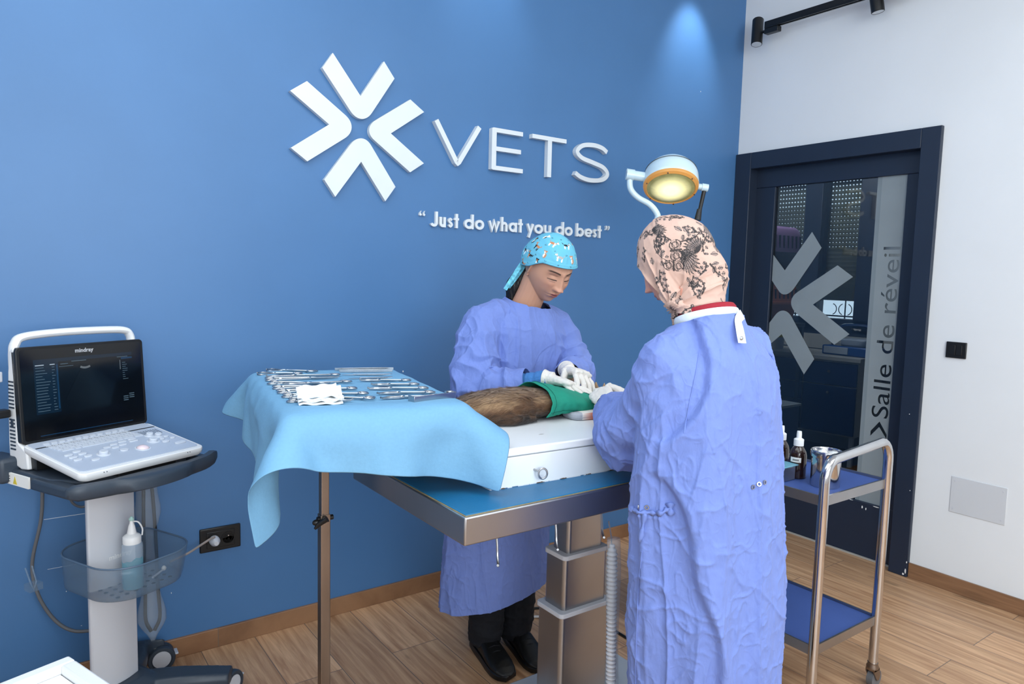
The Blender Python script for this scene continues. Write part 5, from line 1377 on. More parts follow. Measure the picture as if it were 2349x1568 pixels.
P = P+NR*(.0022*ridge(np.stack([ang*5, rr_*8, rr_*0+2], 1), 2, 6)*(1-sstep(.02, .17, rr_)) + .0016*ridge(P*np.array([30, 12, 26.]), 2, 9) + .0014*sstep(.010, .006, cutv))[:, None]
# print: dogs and paw marks stamped in (az, height) coordinates
az = np.arctan2(P[:, 0], P[:, 1])*.088        # distance round the head from the forehead, + towards the right ear
hh = P[:, 2]+.35*np.maximum(0, P[:, 2]-.06)
C_ = np.tile(np.array(s2l((104, 184, 210))), (len(P), 1))
def shade(mask, col): C_[mask] = np.array(s2l(col))
def E_(u, v, cx, cy, rx, ry, an=0):
    c, s = cos(an), sin(an); a = (u-cx)*c+(v-cy)*s; b_ = -(u-cx)*s+(v-cy)*c; return (a/rx)**2+(b_/ry)**2 < 1
def tangent(azd, eld):
    """flat coordinates (metres) round the point of the cap seen from the head centre at azimuth/elevation"""
    a_, e_ = radians(azd), radians(eld); d_ = np.array([sin(a_)*cos(e_), cos(a_)*cos(e_), sin(e_)])
    c_ = P[np.argmax(NR @ d_)]; x_ = np.array([cos(a_), -sin(a_), 0]); z_ = np.cross(d_, x_)*-1; z_ = z_ if z_[2] > 0 else -z_; r_ = P-c_
    ok = ((NR @ d_) > .5) & ((NR @ d_).max() > .9985); return np.where(ok, -(r_ @ x_), 9), np.where(ok, r_ @ z_, 9)
def dog(azd, eld, sc, body, second, face, fl=1, kind=0):
    u, v = tangent(azd, eld); u = u/sc*fl; v = v/sc
    near = (np.abs(u) < 1.3) & (np.abs(v) < 1.2)
    if kind == 0:
        for lx in (-.42, -.30, .38, .50): shade(near & E_(u, v, lx, -.42, .075, .30), second)
        shade(near & E_(u, v, .05, 0, .58, .22), body); shade(near & E_(u, v, -.42, -.02, .20, .26), second)
        shade(near & E_(u, v, -.55, .24, .13, .26, .4), body); shade(near & E_(u, v, -.70, .42, .20, .15), face); shade(near & E_(u, v, -.90, .36, .14, .08), face)
        shade(near & E_(u, v, -.62, .60, .06, .15, -.2), body); shade(near & E_(u, v, .70, .30, .06, .30, -.5), body); shade(near & E_(u, v, -1.02, .37, .035, .03), (20, 18, 18)); shade(near & E_(u, v, -.75, .46, .03, .03), (20, 18, 18))
    else:
        shade(near & E_(u, v, .1, -.30, .34, .45), body); shade(near & E_(u, v, -.05, -.30, .16, .34), second); shade(near & E_(u, v, -.10, .35, .28, .26), body)
        shade(near & E_(u, v, -.16, .26, .16, .16), face); shade(near & E_(u, v, -.38, .50, .10, .16, .6), body); shade(near & E_(u, v, .18, .52, .10, .16, -.6), body)
        shade(near & E_(u, v, -.22, .30, .045, .035), (20, 18, 18)); shade(near & E_(u, v, -.18, .42, .03, .03), (20, 18, 18)); shade(near & E_(u, v, .02, .42, .03, .03), (20, 18, 18))
def paw(azd, eld, sc):
    tu, tv = tangent(azd, eld)
    for dx, dy, r in ((0, 0, .5), (-.75, .35, .24), (-.3, .75, .24), (.3, .75, .24), (.75, .35, .24)): shade(E_(tu, tv, dx*sc, dy*sc, r*sc, r*sc*.9), (60, 92, 110))
BK, WT, TN, BR = (30, 28, 34), (236, 238, 236), (190, 130, 90), (150, 92, 60)
KN = [(BK, WT, WT, -1, 0), (TN, BK, TN, 1, 0), (WT, BK, WT, -1, 1), (BK, TN, TN, 1, 0), (TN, WT, WT, 1, 1), (TN, WT, WT, -1, 0), (BK, WT, TN, 1, 1), ((176, 172, 170), WT, WT, 1, 0)]
k_d = 0
for el_, st, o_ in ((20, 30, 8), (43, 36, 24), (66, 55, 5), (-2, 30, 20), (-24, 30, 0)):
    for n_ in range(int(360/st)):
        c_ = KN[(k_d*5+int(el_)) % 8]; k_d += 1
        dog(o_+st*n_+rng.uniform(-3, 3), el_+rng.uniform(-2, 2), rng.uniform(.0185, .0210), *c_)
        paw(o_+st*(n_+.5), el_+10+rng.uniform(-4, 4), .0040)
me_ = bpy.data.meshes.new('cap'); me_.from_pydata([tuple(p) for p in P], [], F); set_color(me_, C_); me_.transform(HW)
cp_o = link('surgical_cap', me_, M['cap'], wm, smooth='full', world=True, solid=.0014, off=1)
hemp = []
for k in range(73):
    a_ = 2*pi*k/72; lo_, hi_ = radians(-50), radians(75)
    for it in range(22):
        mid = (lo_+hi_)/2; d_ = np.array([[sin(a_)*cos(mid), cos(a_)*cos(mid), sin(mid)]])
        p = head_form(d_)+d_*np.array([.0125, .012, .0150]); p[:, 1] -= np.where(p[:, 1] < 0, .012*np.exp(-((p[:, 2]-.03)/.06)**2), 0); y_ = p[0, 1]
        v_ = p[0, 2]-(.046+.62*(y_-.05)*(1 if y_ < .05 else .25)-.010*math.exp(-(y_/.03)**2))
        if v_ > -.002: hi_ = mid
        else: lo_ = mid
    hemp.append(HW @ (Vector(p[0])*1.012))
part('cap_hem', MB().tube(hemp, .0030, 8, caps=False), mat('turquoise_hem', (104, 184, 210), .85, bump=(60, .3)), cp_o, smooth='full', world=True)
def ribbon(pts, w, nrm, n=5):
    P_ = catmull(pts, n); rg = []
    for i, p in enumerate(P_):
        d = (Vector(P_[min(i+1, len(P_)-1)])-Vector(P_[max(i-1, 0)])).normalized(); s = d.cross(Vector(nrm)).normalized(); u = i/(len(P_)-1)
        rg.append([Vector(p)+s*w*(1-.15*u), Vector(p)+Vector(nrm)*.0012, Vector(p)-s*w*(1-.15*u), Vector(p)-Vector(nrm)*.0012])
    return MB().loft(rg)
kn_p = HW @ Vector((0.0, -.118, .012))
cap_tie = mat('plain_turquoise_cotton', (112, 196, 218), .85, var=(90, .5), bump=(60, .3))
kn_p = Vector((-2.020, -.640, 1.478))
for dx, dz in ((0, 0), (.014, .008)):
    part('cap_tie', ribbon([kn_p, Vector((-2.040+dx, -.632, 1.450)), Vector((-2.062+dx, -.622, 1.412)), Vector((-2.086+dx, -.608, 1.366+dz))], .0085, (-.5, -.75, .3)), cap_tie, cp_o, smooth=True, world=True)
bb = MB(); ell(bb, kn_p, (.010, .010, .012), sub=3); part('cap_knot', bb, cap_tie, cp_o, smooth=True, world=True)

# ================================================================== THE ASSISTANT (back to the camera)
am = thing('person', 'person in blue gown and pink floral headscarf, back to the camera', 'person', (-2.18, -1.62, 0))
HA = frame((-2.190, -1.492, 1.462), (-.36, .78, -.50), (-.12, .40, .85)) @ Matrix.Diagonal((.91, .91, .95, 1))
hb = MB(); e = ico(6, HA, head_form); hb.add(e.v, e.f)
limb(hb, [(-2.18, -1.52, 1.41), (-2.19, -1.57, 1.33), (-2.19, -1.60, 1.24)], [.052, .056, .085], 24)
ell(hb, (-2.19, -1.60, 1.20), (.15, .09, .08), sub=4)
hm = fuse(hb, .002, 4)
lb = MB(); limb(lb, [(-2.19, -1.60, 1.20), (-2.18, -1.61, 1.05), (-2.17, -1.62, .90)], [.12, .12, .12], 24)
for hx in (-2.26, -2.08): limb(lb, [(hx, -1.62, .88), (hx, -1.63, .50), (hx, -1.64, .09)], [.085, .058, .042])
for pts in ([(-2.30, -1.585, 1.20), (-2.255, -1.44, 1.01), (-2.088, -1.160, 1.033)], [(-2.04, -1.60, 1.21), (-1.95, -1.45, 1.01), (-1.985, -1.17, 1.04)]): limb(lb, pts, [.045, .036, .024])
lm = fuse(lb, .007, 4); j = MB()
for me_ in (hm, lm): j.add([v.co for v in me_.vertices], [tuple(p.vertices) for p in me_.polygons])
bme = bpy.data.meshes.new('body'); bme.from_pydata(j.v, [], j.f); co, nr = get_np(bme); set_color(bme, face_paint(co, SKIN_A, HA))
link('body', bme, M['skin'], am, smooth='full', world=True)
BL = ((-2.312, -1.590, 1.218), (-2.258, -1.445, 1.020), (-2.108, -1.215, 1.036))
BR_ = ((-2.052, -1.595, 1.215), (-1.975, -1.45, 1.03), (-1.985, -1.20, 1.04))
def flapA(co):
    xf = np.interp(co[:, 2], [.2, .52, .70, .857, 1.007, 1.052, 1.097, 1.229, 1.329, 1.37], [-2.30, -2.325, -2.365, -2.40, -2.43, -2.42, -2.40, -2.345, -2.305, -2.27])+.05
    xf = xf+.006*np.sin(co[:, 2]*23)
    back = sstep(-1.60, -1.66, co[:, 1])
    return back*(.013*sstep(-.004, .004, co[:, 0]-xf)-.005*np.exp(-((co[:, 0]-xf+.012)/.014)**2)+.003*np.exp(-((co[:, 0]-xf-.008)/.006)**2))
gm = gown_mesh([(-2.156, -1.62, .10, .188, .146), (-2.164, -1.62, .35, .190, .148), (-2.178, -1.62, .62, .193, .148), (-2.194, -1.615, .88, .186, .142), (-2.196, -1.61, 1.02, .180, .134),
                (-2.194, -1.605, 1.15, .178, .130), (-2.192, -1.602, 1.225, .164, .116), (-2.190, -1.600, 1.275, .116, .092), (-2.190, -1.598, 1.320, .078, .074), (-2.190, -1.596, 1.372, .066, .066)],
               [([(-2.25, -1.60, 1.262), BL[0], (-2.296, -1.535, 1.12), BL[1], (-2.200, -1.345, 1.005), BL[2], (-2.090, -1.18, 1.038)], [.060, .068, .072, .086, .078, .048, .038]),
                ([(-2.12, -1.60, 1.265), BR_[0], (-2.000, -1.53, 1.13), BR_[1], (-1.975, -1.33, 1.03), BR_[2], (-1.987, -1.17, 1.042)], [.062, .074, .078, .078, .064, .048, .040])])
crumple(gm, 11, (.95, 1.25), .011, .0048, [(*BL, .014), (*BR_, .008)], flapA)
bisect(gm, (-2.190, -1.600, 1.318), (.02, .30, .95), lambda c: (c-Vector((-2.19, -1.595, 1.36))).length < .13)
for W_, q in ((BL[2], (-2.200, -1.345, 1.005)), (BR_[2], (-1.975, -1.33, 1.03))):
    d_ = Vector(W_)-Vector(q); bisect(gm, W_, d_.normalized(), lambda c, W_=W_: (c-Vector(W_)).length < .11 and c.y > -1.28)
bisect(gm, (0, 0, .17), (0, 0, -1))
gw2 = link('gown', gm, M['gown'], am, smooth='full', solid=.0022, world=True, off=-1); gw2['label'] = 'periwinkle surgical gown with back flap'
ring_binding('collar_binding', (-2.190, -1.600, 1.326), (.02, .30, .95), .077, .073, .0026, M['gown_trim'], gw2, 4.6)
part('collar_tab', ribbon([(-2.165, -1.682, 1.342), (-2.192, -1.692, 1.330), (-2.210, -1.711, 1.307), (-2.217, -1.724, 1.280)], .012, (-.35, -.93, .1)), M['gown_trim'], gw2, smooth=True, world=True)
for p in ((-2.216, -1.7215, 1.290),):
    part('snap_button', MB().lathe([(0, .002), (.003, .002), (.005, 0), (.0055, -.001), (0, -.001)], 16, frame(p, (-.1, 1, 0), (0, 0, 1)) @ Matrix.Rotation(radians(90), 4, 'X')), M['steel'], gw2, smooth=True, world=True)
ring_binding('shirt_collar', (-2.186, -1.596, 1.333), (.02, .34, .95), .067, .066, .006, M['red_cloth'], am, 2.6)
# waist tie, snaps and seams lie on the gown surface
from mathutils.bvhtree import BVHTree
bvh = BVHTree.FromPolygons([v.co.copy() for v in gm.vertices], [tuple(p.vertices) for p in gm.polygons])
AMO = am.location.copy()
def on_gown(x, z, out=.003, d=Vector((.64, .77, 0))):
    """point on the back of the gown met by a level line through (x, -1.62, z)"""
    d = (Vector((x, -1.62, z))-Vector((-3.569, -2.7135, 1.419))).normalized(); o_ = Vector((x, -1.62, z))-AMO-d*.8; h = bvh.ray_cast(o_, d)
    if h[0] is None: return Vector((x, -1.80, z)), Vector((-.6, -.8, 0))
    n_ = h[1] if h[1].dot(d) < 0 else -h[1]
    return h[0]+AMO+n_*out, n_
def surface_ribbon(pts, w, sub=4):
    P_ = catmull([(x, z, 0) for x, z in pts], sub); rg = []
    H_ = [on_gown(p[0], p[1], .004) for p in P_]
    for i, (p, n_) in enumerate(H_):
        d = (H_[min(i+1, len(H_)-1)][0]-H_[max(i-1, 0)][0]).normalized(); s_ = d.cross(n_).normalized(); tw = 1+.5*sin(i*1.3)
        rg.append([p+s_*w*tw, p+n_*.0022, p-s_*w*tw, p-n_*.004])
    return MB().loft(rg)
part('waist_tie', surface_ribbon([(-2.430, .902), (-2.41, .893), (-2.385, .889), (-2.365, .884), (-2.345, .880), (-2.325, .884), (-2.312, .886)], .0050), M['gown'], gw2, smooth='full', world=True)
part('tie_end', surface_ribbon([(-2.430, .902), (-2.442, .910), (-2.436, .900)], .0055), M['gown'], gw2, smooth='full', world=True)
part('tie_end', surface_ribbon([(-2.395, .890), (-2.400, .860), (-2.407, .825)], .0050), M['gown'], gw2, smooth='full', world=True)
part('tie_loop', surface_ribbon([(-2.312, .900), (-2.309, .885), (-2.310, .868)], .0075), M['gown'], gw2, smooth='full', world=True)
for x, z in ((-2.415, .907), (-2.390, .902), (-2.000, .888), (-1.972, .891), (-1.950, .893)):
    p, n_ = on_gown(x, z, .0015); T = Matrix.Translation(p) @ n_.to_track_quat('Z', 'Y').to_matrix().to_4x4()
    part('snap_button', MB().lathe([(.0030, 0), (.0032, .0018), (.0052, .0018), (.0056, 0)], 16, T, caps=False), M['steel'], gw2, smooth=True, world=True)
for pts in ([(-2.40, .80), (-2.405, .70), (-2.405, .55), (-2.395, .40)], [(-2.235, 1.25), (-2.245, 1.20), (-2.262, 1.13), (-2.275, 1.06)]):
    P_ = catmull([(x, z, 0) for x, z in pts], 8); part('seam', MB().tube([on_gown(p[0], p[1], .0008)[0] for p in P_], .0014, 6), M['gown'], gw2, smooth=True, world=True)
hand('glove', am, Vector((-2.098, -1.172, 1.040))-am.location, (.036, .085, .034), (-.55, -.15, .75), 1,
     [(34, 50, 24), (44, 60, 30), (50, 64, 32), (54, 60, 30)], (30, 40, 12, 20), (-.05, -.075, -.002), cuff=.045, scale=.90)
hand('glove', am, Vector((-2.000, -1.175, 1.050))-am.location, (-.015, .095, .030), (.4, -.2, .8), -1,
     [(40, 50, 30), (50, 60, 34), (56, 60, 34), (58, 56, 30)], (30, 40, 12, 26), (.01, -.08, -.002), cuff=.045, scale=.90)
part('wrist_band', MB().tube([Vector((-2.112, -1.190, 1.035))+.034*(Vector((.80, -.55, 0))*cos(a)+Vector((0, .1, 1)).normalized()*sin(a)) for a in [2*pi*i/24 for i in range(25)]], .0035, 8, caps=False), M['black_cloth'], am, smooth=True, world=True)
# shoes just below the gown
shoe(am, (-2.235, -1.74, 0), (-2.26, -1.47, 0)); shoe(am, (-2.085, -1.74, 0), (-2.06, -1.47, 0))
for hx in (-2.25, -2.075):
    b = MB(); limb(b, [(hx, -1.65, .45), (hx, -1.66, .20), (hx, -1.665, .06)], [.07, .06, .055], 20); me_ = fuse(b, .006, 3)
    link('trouser_leg', me_, M['black_cloth'], am, smooth='full', world=True)
# headscarf
b = MB()
def skull(d):
    P = head_form(d); P = P+np.array(d)*np.array([.011, .008, .012]); P[:, 1] -= np.where(P[:, 1] < 0, .010, 0)*np.exp(-((P[:, 2]-.03)/.06)**2); P[:, 2] += np.where(P[:, 1] < 0, .004, 0); return P
e = ico(6, HA, skull); b.add(e.v, e.f)
limb(b, [HA @ Vector((0, -.045, -.02)), HA @ Vector((0, -.055, -.07)), Vector((-2.188, -1.568, 1.345)), Vector((-2.190, -1.590, 1.315))], [.062, .056, .060, .064], 28)
limb(b, [HA @ Vector((-.068, .015, .0)), HA @ Vector((-.060, .030, -.06)), HA @ Vector((-.040, .030, -.115)), HA @ Vector((-.015, .012, -.165))], [.020, .024, .030, .022], 20)
limb(b, [HA @ Vector((.068, .015, .0)), HA @ Vector((.060, .030, -.06)), HA @ Vector((.040, .030, -.115)), HA @ Vector((0.01, .012, -.165))], [.020, .024, .030, .022], 20)
ell(b, HA @ Vector((0, .0, -.12)), (.055, .05, .05), sub=4)
# twisted roll round the nape
b.tube([Vector((-2.188, -1.575, 1.352))+Vector((.066*cos(a), .064*sin(a), .016*sin(a)*1.2)) for a in [2*pi*i/30 for i in range(31)]], .013, 12, caps=False)
hj = fuse(b, .0014, 7, .5); co, nr = get_np(hj)
Li = HA.inverted(); A = np.array(Li.to_3x3()); q = co @ A.T+np.array(Li.translation)
side_f = q[:, 0]*.9+q[:, 2]*.2
dg_ = q @ np.array([.15, .62, .55]); dg2 = q @ np.array([.1, -.45, .85])
w_ = np.exp(-((q[:, 2]+.03)/.10)**2)
fold = ridge(np.stack([dg_*26, q[:, 0]*5, dg2*4], 1)+.5*np.stack([fbm(q*12, 2, 4)]*3, 1), 2, 15)
th_ = np.arctan2(q[:, 2]+.125, -(q[:, 1]-.045))+.35*np.sign(q[:, 0])*0
rd_ = np.hypot(q[:, 2]+.125, q[:, 1]-.045)
sw = th_*7+1.6*fbm(q*np.array([9, 7, 7.]), 2, 4)+q[:, 0]*10
foldr = np.exp(-np.abs(np.sin(sw*1.25))/.28)-.35
co2 = co+nr*(.0075*foldr*sstep(.235, .10, rd_)*(.35+.65*sstep(.02, .05, np.abs(q[:, 0])))+.0016*fold*w_+.0035*ridge(np.stack([q[:, 2]*40, q[:, 0]*6, q[:, 1]*6], 1), 2, 25)*sstep(-.03, -.09, q[:, 2])*(1-sstep(-.03, .01, q[:, 1]))+.0014*ridge(q*30, 2, 30))[:, None]
set_np(hj, co2)
# print: pale pink ground with grey-black leaves, feathers and wings
lx = q[:, 1]; ly = q[:, 2]; sgn = q[:, 0]
U = np.where(sgn < 0, -1, 1)*0+q[:, 1]; 
azA = np.arctan2(-q[:, 0], -q[:, 1])*.092; hA = q[:, 2]
CC = np.tile(np.array(s2l((200, 168, 154))), (len(q), 1)); ink = np.zeros(len(q)); grey = np.zeros(len(q))
R3 = random.Random(21)
def leaf(cx, cy, L, w, an, vein=True, ragged=0):
    u = (azA-cx)*cos(an)+(hA-cy)*sin(an); v = -(azA-cx)*sin(an)+(hA-cy)*cos(an); t = u/L
    ww = w*np.sin(np.clip(t, 0, 1)*pi)**.8
    m_ = (t > 0) & (t < 1) & (np.abs(v) < ww*(1-ragged*.5*(np.sin(u*2600)*.5+.5)))
    grey[m_] = np.maximum(grey[m_], .45+.4*(np.sin(v[m_]*5200+u[m_]*1500) > .1))
    if vein: ink[m_ & (np.abs(v) < .0010)] = 1
    ink[m_ & (np.abs(np.abs(v)-ww) < .0009)] = 1
def stem(x0, y0, x1, y1, bend, w=.0013):
    for k in range(24):
        t = k/23; px = x0+(x1-x0)*t+bend*sin(pi*t)*(y1-y0)*-1; py = y0+(y1-y0)*t+bend*sin(pi*t)*(x1-x0)
        ink[((azA-px)**2+(hA-py)**2) < (w*(1.6-.6*t))**2] = 1
def branch(x0, y0, an, L, n, lw):
    x1 = x0+L*cos(an); y1 = y0+L*sin(an); stem(x0, y0, x1, y1, .15)
    for k in range(n):
        t = (k+.5)/n; s = 1 if k % 2 else -1; px = x0+(x1-x0)*t; py = y0+(y1-y0)*t
        leaf(px, py, lw*(1-.3*t), lw*.28, an+s*radians(55)); 
def wing(x0, y0, an, L, spread, n):
    for k in range(n):
        a = an+spread*(k/(n-1)-.5); leaf(x0, y0, L*(.7+.3*sin(pi*k/(n-1))), L*.085, a, True, .3)
def butterfly(x0, y0, an, r):
    for s in (-1, 1):
        cx = x0+r*.7*cos(an+s*.9); cy = y0+r*.7*sin(an+s*.9); u = (azA-cx); v = (hA-cy)
        m_ = (u*u+v*v*1.4) < (r*.62)**2; ink[m_] = 1
        cell = m_ & (np.abs(np.sin(np.arctan2(v-r*.5*s, u)*5)) > .33) & (np.hypot(u, v) < r*.5) & (np.abs(np.hypot(u, v)-r*.3) > .0012); ink[cell] = 0; grey[cell] = .25
    stem(x0, y0, x0+r*cos(an), y0+r*sin(an), 0, .0022)
wing(-.022, .062, radians(-75), .085, 1.25, 11); wing(-.030, -.055, radians(75), .060, 1.5, 11); wing(.10, .00, radians(-110), .07, 1.1, 9)
butterfly(.118, .010, radians(200), .026); butterfly(.135, -.035, radians(120), .024)
branch(.085, .02, radians(170), .055, 7, .016); branch(.06, .095, radians(30), .06, 8, .015); branch(.12, .075, radians(-60), .06, 8, .015); branch(.045, -.06, radians(-120), .05, 6, .018)
branch(-.085, .00, radians(80), .07, 8, .016); branch(-.07, -.05, radians(100), .05, 6, .015); branch(.02, .115, radians(160), .06, 8, .014); branch(.09, -.07, radians(-70), .06, 7, .016)
branch(.15, .06, radians(-100), .07, 8, .014); branch(.17, -.02, radians(-80), .06, 7, .016); branch(-.12, .05, radians(-60), .08, 9, .016); branch(-.05, .10, radians(200), .06, 8, .015)
for k in range(85):
    x = R3.uniform(-.24, .27); y = R3.uniform(-.16, .14)
    if R3.random() < .55: branch(x, y, R3.uniform(0, 6.28), R3.uniform(.025, .045), 5, .013)
    else: leaf(x, y, R3.uniform(.014, .026), .006, R3.uniform(0, 6.28))
wing(.055, -.02, radians(60), .045, 2.2, 13); wing(-.10, -.03, radians(120), .05, 1.6, 11); wing(.145, .09, radians(-150), .05, 1.2, 9)
g1 = grey[:, None]; CC = CC*(1-g1*.85)+np.array(s2l((96, 98, 102)))*g1*.85; i1 = ink[:, None]; CC = CC*(1-i1*.92)+np.array(s2l((34, 36, 40)))*i1*.92
set_color(hj, CC)
# open the scarf at the face
bm = bmesh.new(); bm.from_mesh(hj); bm.verts.ensure_lookup_table()
dl = [v for v in bm.verts if (lambda p: p.y > .045 and (p.x/.060)**2+((p.z+.030)/.092)**2 < 1)(Li @ v.co)]
bmesh.ops.delete(bm, geom=dl, context='VERTS')
bd_ = [v for v in bm.verts if v.is_boundary]
for it in range(14):
    new = {v: sum((e.other_vert(v).co for e in v.link_edges if e.is_boundary), Vector())/max(1, sum(e.is_boundary for e in v.link_edges)) for v in bd_}
    for v, p in new.items(): v.co = v.co.lerp(p, .5)
bm.to_mesh(hj); bm.free()
link('headscarf', hj, M['hijab'], am, smooth='full', world=True)
# ================================================================== THE CAT ON THE BOX
ZB = .9865
cat_t = thing('cat', 'brown and black long haired cat lying under the green drape', 'cat', (-2.25, -.99, ZB))
b = MB()
def spine(pts, rr):   # (x, y, z) with separate width and height
    P_ = catmull([np.array(p+r) for p, r in zip(pts, rr)], 6); rg = []
    for i, p in enumerate(P_):
        d = Vector(P_[min(i+1, len(P_)-1)][:3]-P_[max(i-1, 0)][:3]).normalized(); s = Vector((0, 0, 1)).cross(d).normalized(); u = d.cross(s)
        rg.append([Vector(p[:3])+s*p[3]*cos(k)+u*p[4]*sin(k) for k in [2*pi*j_/24 for j_ in range(24)]])
    b.loft(rg)
def topz(x): return float(np.interp(x, [-2.53, -2.50, -2.44, -2.36, -2.28, -2.20, -2.10, -2.02, -1.95], [1.030, 1.052, 1.068, 1.075, 1.073, 1.062, 1.038, 1.026, 1.022]))
sx_ = [-2.515, -2.49, -2.44, -2.36, -2.28, -2.20, -2.10, -2.02]; wy_ = [.040, .070, .086, .090, .090, .086, .074, .050]
spine([(x, -.990, (topz(x)+.986)/2) for x in sx_], [(w, (topz(x)-.986)/2) for x, w in zip(sx_, wy_)])
ell(b, (-2.44, -1.02, 1.012), (.055, .055, .026)); ell(b, (-2.40, -.95, 1.02), (.06, .05, .035))
limb(b, [(-2.44, -1.04, 1.010), (-2.38, -1.078, 1.004), (-2.30, -1.070, 1.000)], [.024, .016, .012], 14)        # hind leg folded along the belly
limb(b, [(-2.07, -1.02, 1.01), (-2.03, -1.06, 1.004), (-1.98, -1.07, 1.002)], [.022, .016, .013], 14)
limb(b, [(-2.07, -.95, 1.01), (-2.03, -.91, 1.004), (-1.98, -.90, 1.002)], [.022, .016, .013], 14)
limb(b, [(-2.05, -.99, 1.010), (-1.98, -.99, 1.018)], [.026, .028], 16)
ell(b, (-1.955, -.995, 1.022), (.042, .036, .034)); ell(b, (-1.920, -1.000, 1.014), (.018, .018, .014))
for s in (-1, 1): b.loft([[(-1.965+.010*cos(k)*q, -.995+s*.020+.010*sin(k)*q, 1.048+z) for k in [2*pi*i/10 for i in range(10)]] for q, z in ((1, -.01), (.8, .01), (.15, .028))])
limb(b, [(-2.49, -.975, 1.012), (-2.51, -.955, 1.008), (-2.54, -.935, 1.003), (-2.575, -.915, 1.002), (-2.608, -.900, .982), (-2.616, -.896, .945), (-2.614, -.893, .914)], [.018, .013, .012, .012, .011, .011, .008], 14)
cme = fuse(b, .0035, 5, .5)
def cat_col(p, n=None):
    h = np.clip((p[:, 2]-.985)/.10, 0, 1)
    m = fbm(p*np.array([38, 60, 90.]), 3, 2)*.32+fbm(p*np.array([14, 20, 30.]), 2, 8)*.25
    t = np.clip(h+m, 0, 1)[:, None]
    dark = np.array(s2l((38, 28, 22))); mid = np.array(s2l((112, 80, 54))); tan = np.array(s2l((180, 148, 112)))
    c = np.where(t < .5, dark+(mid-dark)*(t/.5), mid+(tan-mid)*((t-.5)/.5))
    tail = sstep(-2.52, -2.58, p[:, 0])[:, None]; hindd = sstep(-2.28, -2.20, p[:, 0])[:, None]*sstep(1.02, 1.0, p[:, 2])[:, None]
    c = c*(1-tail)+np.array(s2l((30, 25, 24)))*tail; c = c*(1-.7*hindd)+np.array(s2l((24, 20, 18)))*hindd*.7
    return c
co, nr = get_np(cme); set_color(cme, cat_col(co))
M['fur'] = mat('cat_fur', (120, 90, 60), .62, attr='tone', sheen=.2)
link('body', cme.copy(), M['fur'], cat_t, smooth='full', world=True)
# strands
tris = []; rs = np.random.RandomState(4)
cme.calc_loop_triangles(); T3 = np.array([t_.vertices[:] for t_ in cme.loop_triangles])
A3 = co[T3]; area = np.linalg.norm(np.cross(A3[:, 1]-A3[:, 0], A3[:, 2]-A3[:, 0]), axis=1)
pick = rs.choice(len(T3), 52000, p=area/area.sum()); uv = rs.rand(52000, 2); su = np.sqrt(uv[:, :1])
w3 = np.concatenate([1-su, su*(1-uv[:, 1:]), su*uv[:, 1:]], 1); root = (A3[pick]*w3[:, :, None]).sum(1); nn = (nr[T3[pick]]*w3[:, :, None]).sum(1)
vis = (root[:, 0] < -2.16) & (root[:, 2] > .905); root = root[vis]; nn = nn[vis]; k_ = len(root)
nn /= np.linalg.norm(nn, axis=1)[:, None]
flow = np.tile(np.array([-1.0, -.12, -.05]), (k_, 1)); flow += .55*np.stack([fbm(root*26, 2, 31), fbm(root*26, 2, 32), fbm(root*26, 2, 33)], 1)
onb = root[:, 0] < -2.575; flow[onb] += np.array([.9, -.1, -1.4])
flow -= nn*(flow*nn).sum(1)[:, None]; flow /= np.linalg.norm(flow, axis=1)[:, None]
L_ = (.013+.011*rs.rand(k_))*(1+.5*(root[:, 2] > 1.05)); lift = .30+.25*rs.rand(k_)
clump = .25*np.stack([vnoise(root*120, 41), vnoise(root*120, 42), vnoise(root*120, 43)], 1)
d1 = flow+nn*lift[:, None]+clump; d1 /= np.linalg.norm(d1, axis=1)[:, None]
d2 = flow+nn*(lift*.2)[:, None]+clump*1.6+np.array([0, 0, -.12]); d2 /= np.linalg.norm(d2, axis=1)[:, None]
p0 = root-nn*.0008; p1 = p0+d1*(L_*.45)[:, None]; p2 = p1+d2*(L_*.55)[:, None]
for p_ in (p1, p2):
    ontop = p_[:, 0] > -2.583; p_[:, 2] = np.where(ontop, np.maximum(p_[:, 2], .9875), np.maximum(p_[:, 2], .887))
sd_ = np.cross(d1, nn); sd_ /= np.linalg.norm(sd_, axis=1)[:, None]; wd = .00042
V = np.stack([p0-sd_*wd, p0+sd_*wd, p1-sd_*wd*.8, p1+sd_*wd*.8, p2], 1).reshape(-1, 3)
base = (np.arange(k_)*5)[:, None]; Q4 = np.concatenate([base, base+1, base+3, base+2], 1); Q3 = np.concatenate([base+2, base+3, base+4], 1)
fm = bpy.data.meshes.new('fur'); fm.vertices.add(len(V)); fm.vertices.foreach_set('co', V.astype(np.float32).ravel())
nl = k_*7; fm.loops.add(nl); fm.loops.foreach_set('vertex_index', np.concatenate([Q4.ravel(), Q3.ravel()]).astype(np.int32))
fm.polygons.add(k_*2); fm.polygons.foreach_set('loop_start', np.concatenate([np.arange(k_)*4, k_*4+np.arange(k_)*3]).astype(np.int32))
fm.update(calc_edges=True); fm.validate()
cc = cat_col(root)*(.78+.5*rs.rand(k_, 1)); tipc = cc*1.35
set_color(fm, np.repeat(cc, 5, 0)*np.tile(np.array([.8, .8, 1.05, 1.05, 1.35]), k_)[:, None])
fo = link('fur', fm, M['fur'], cat_t, world=True); fo['kind'] = 'stuff'

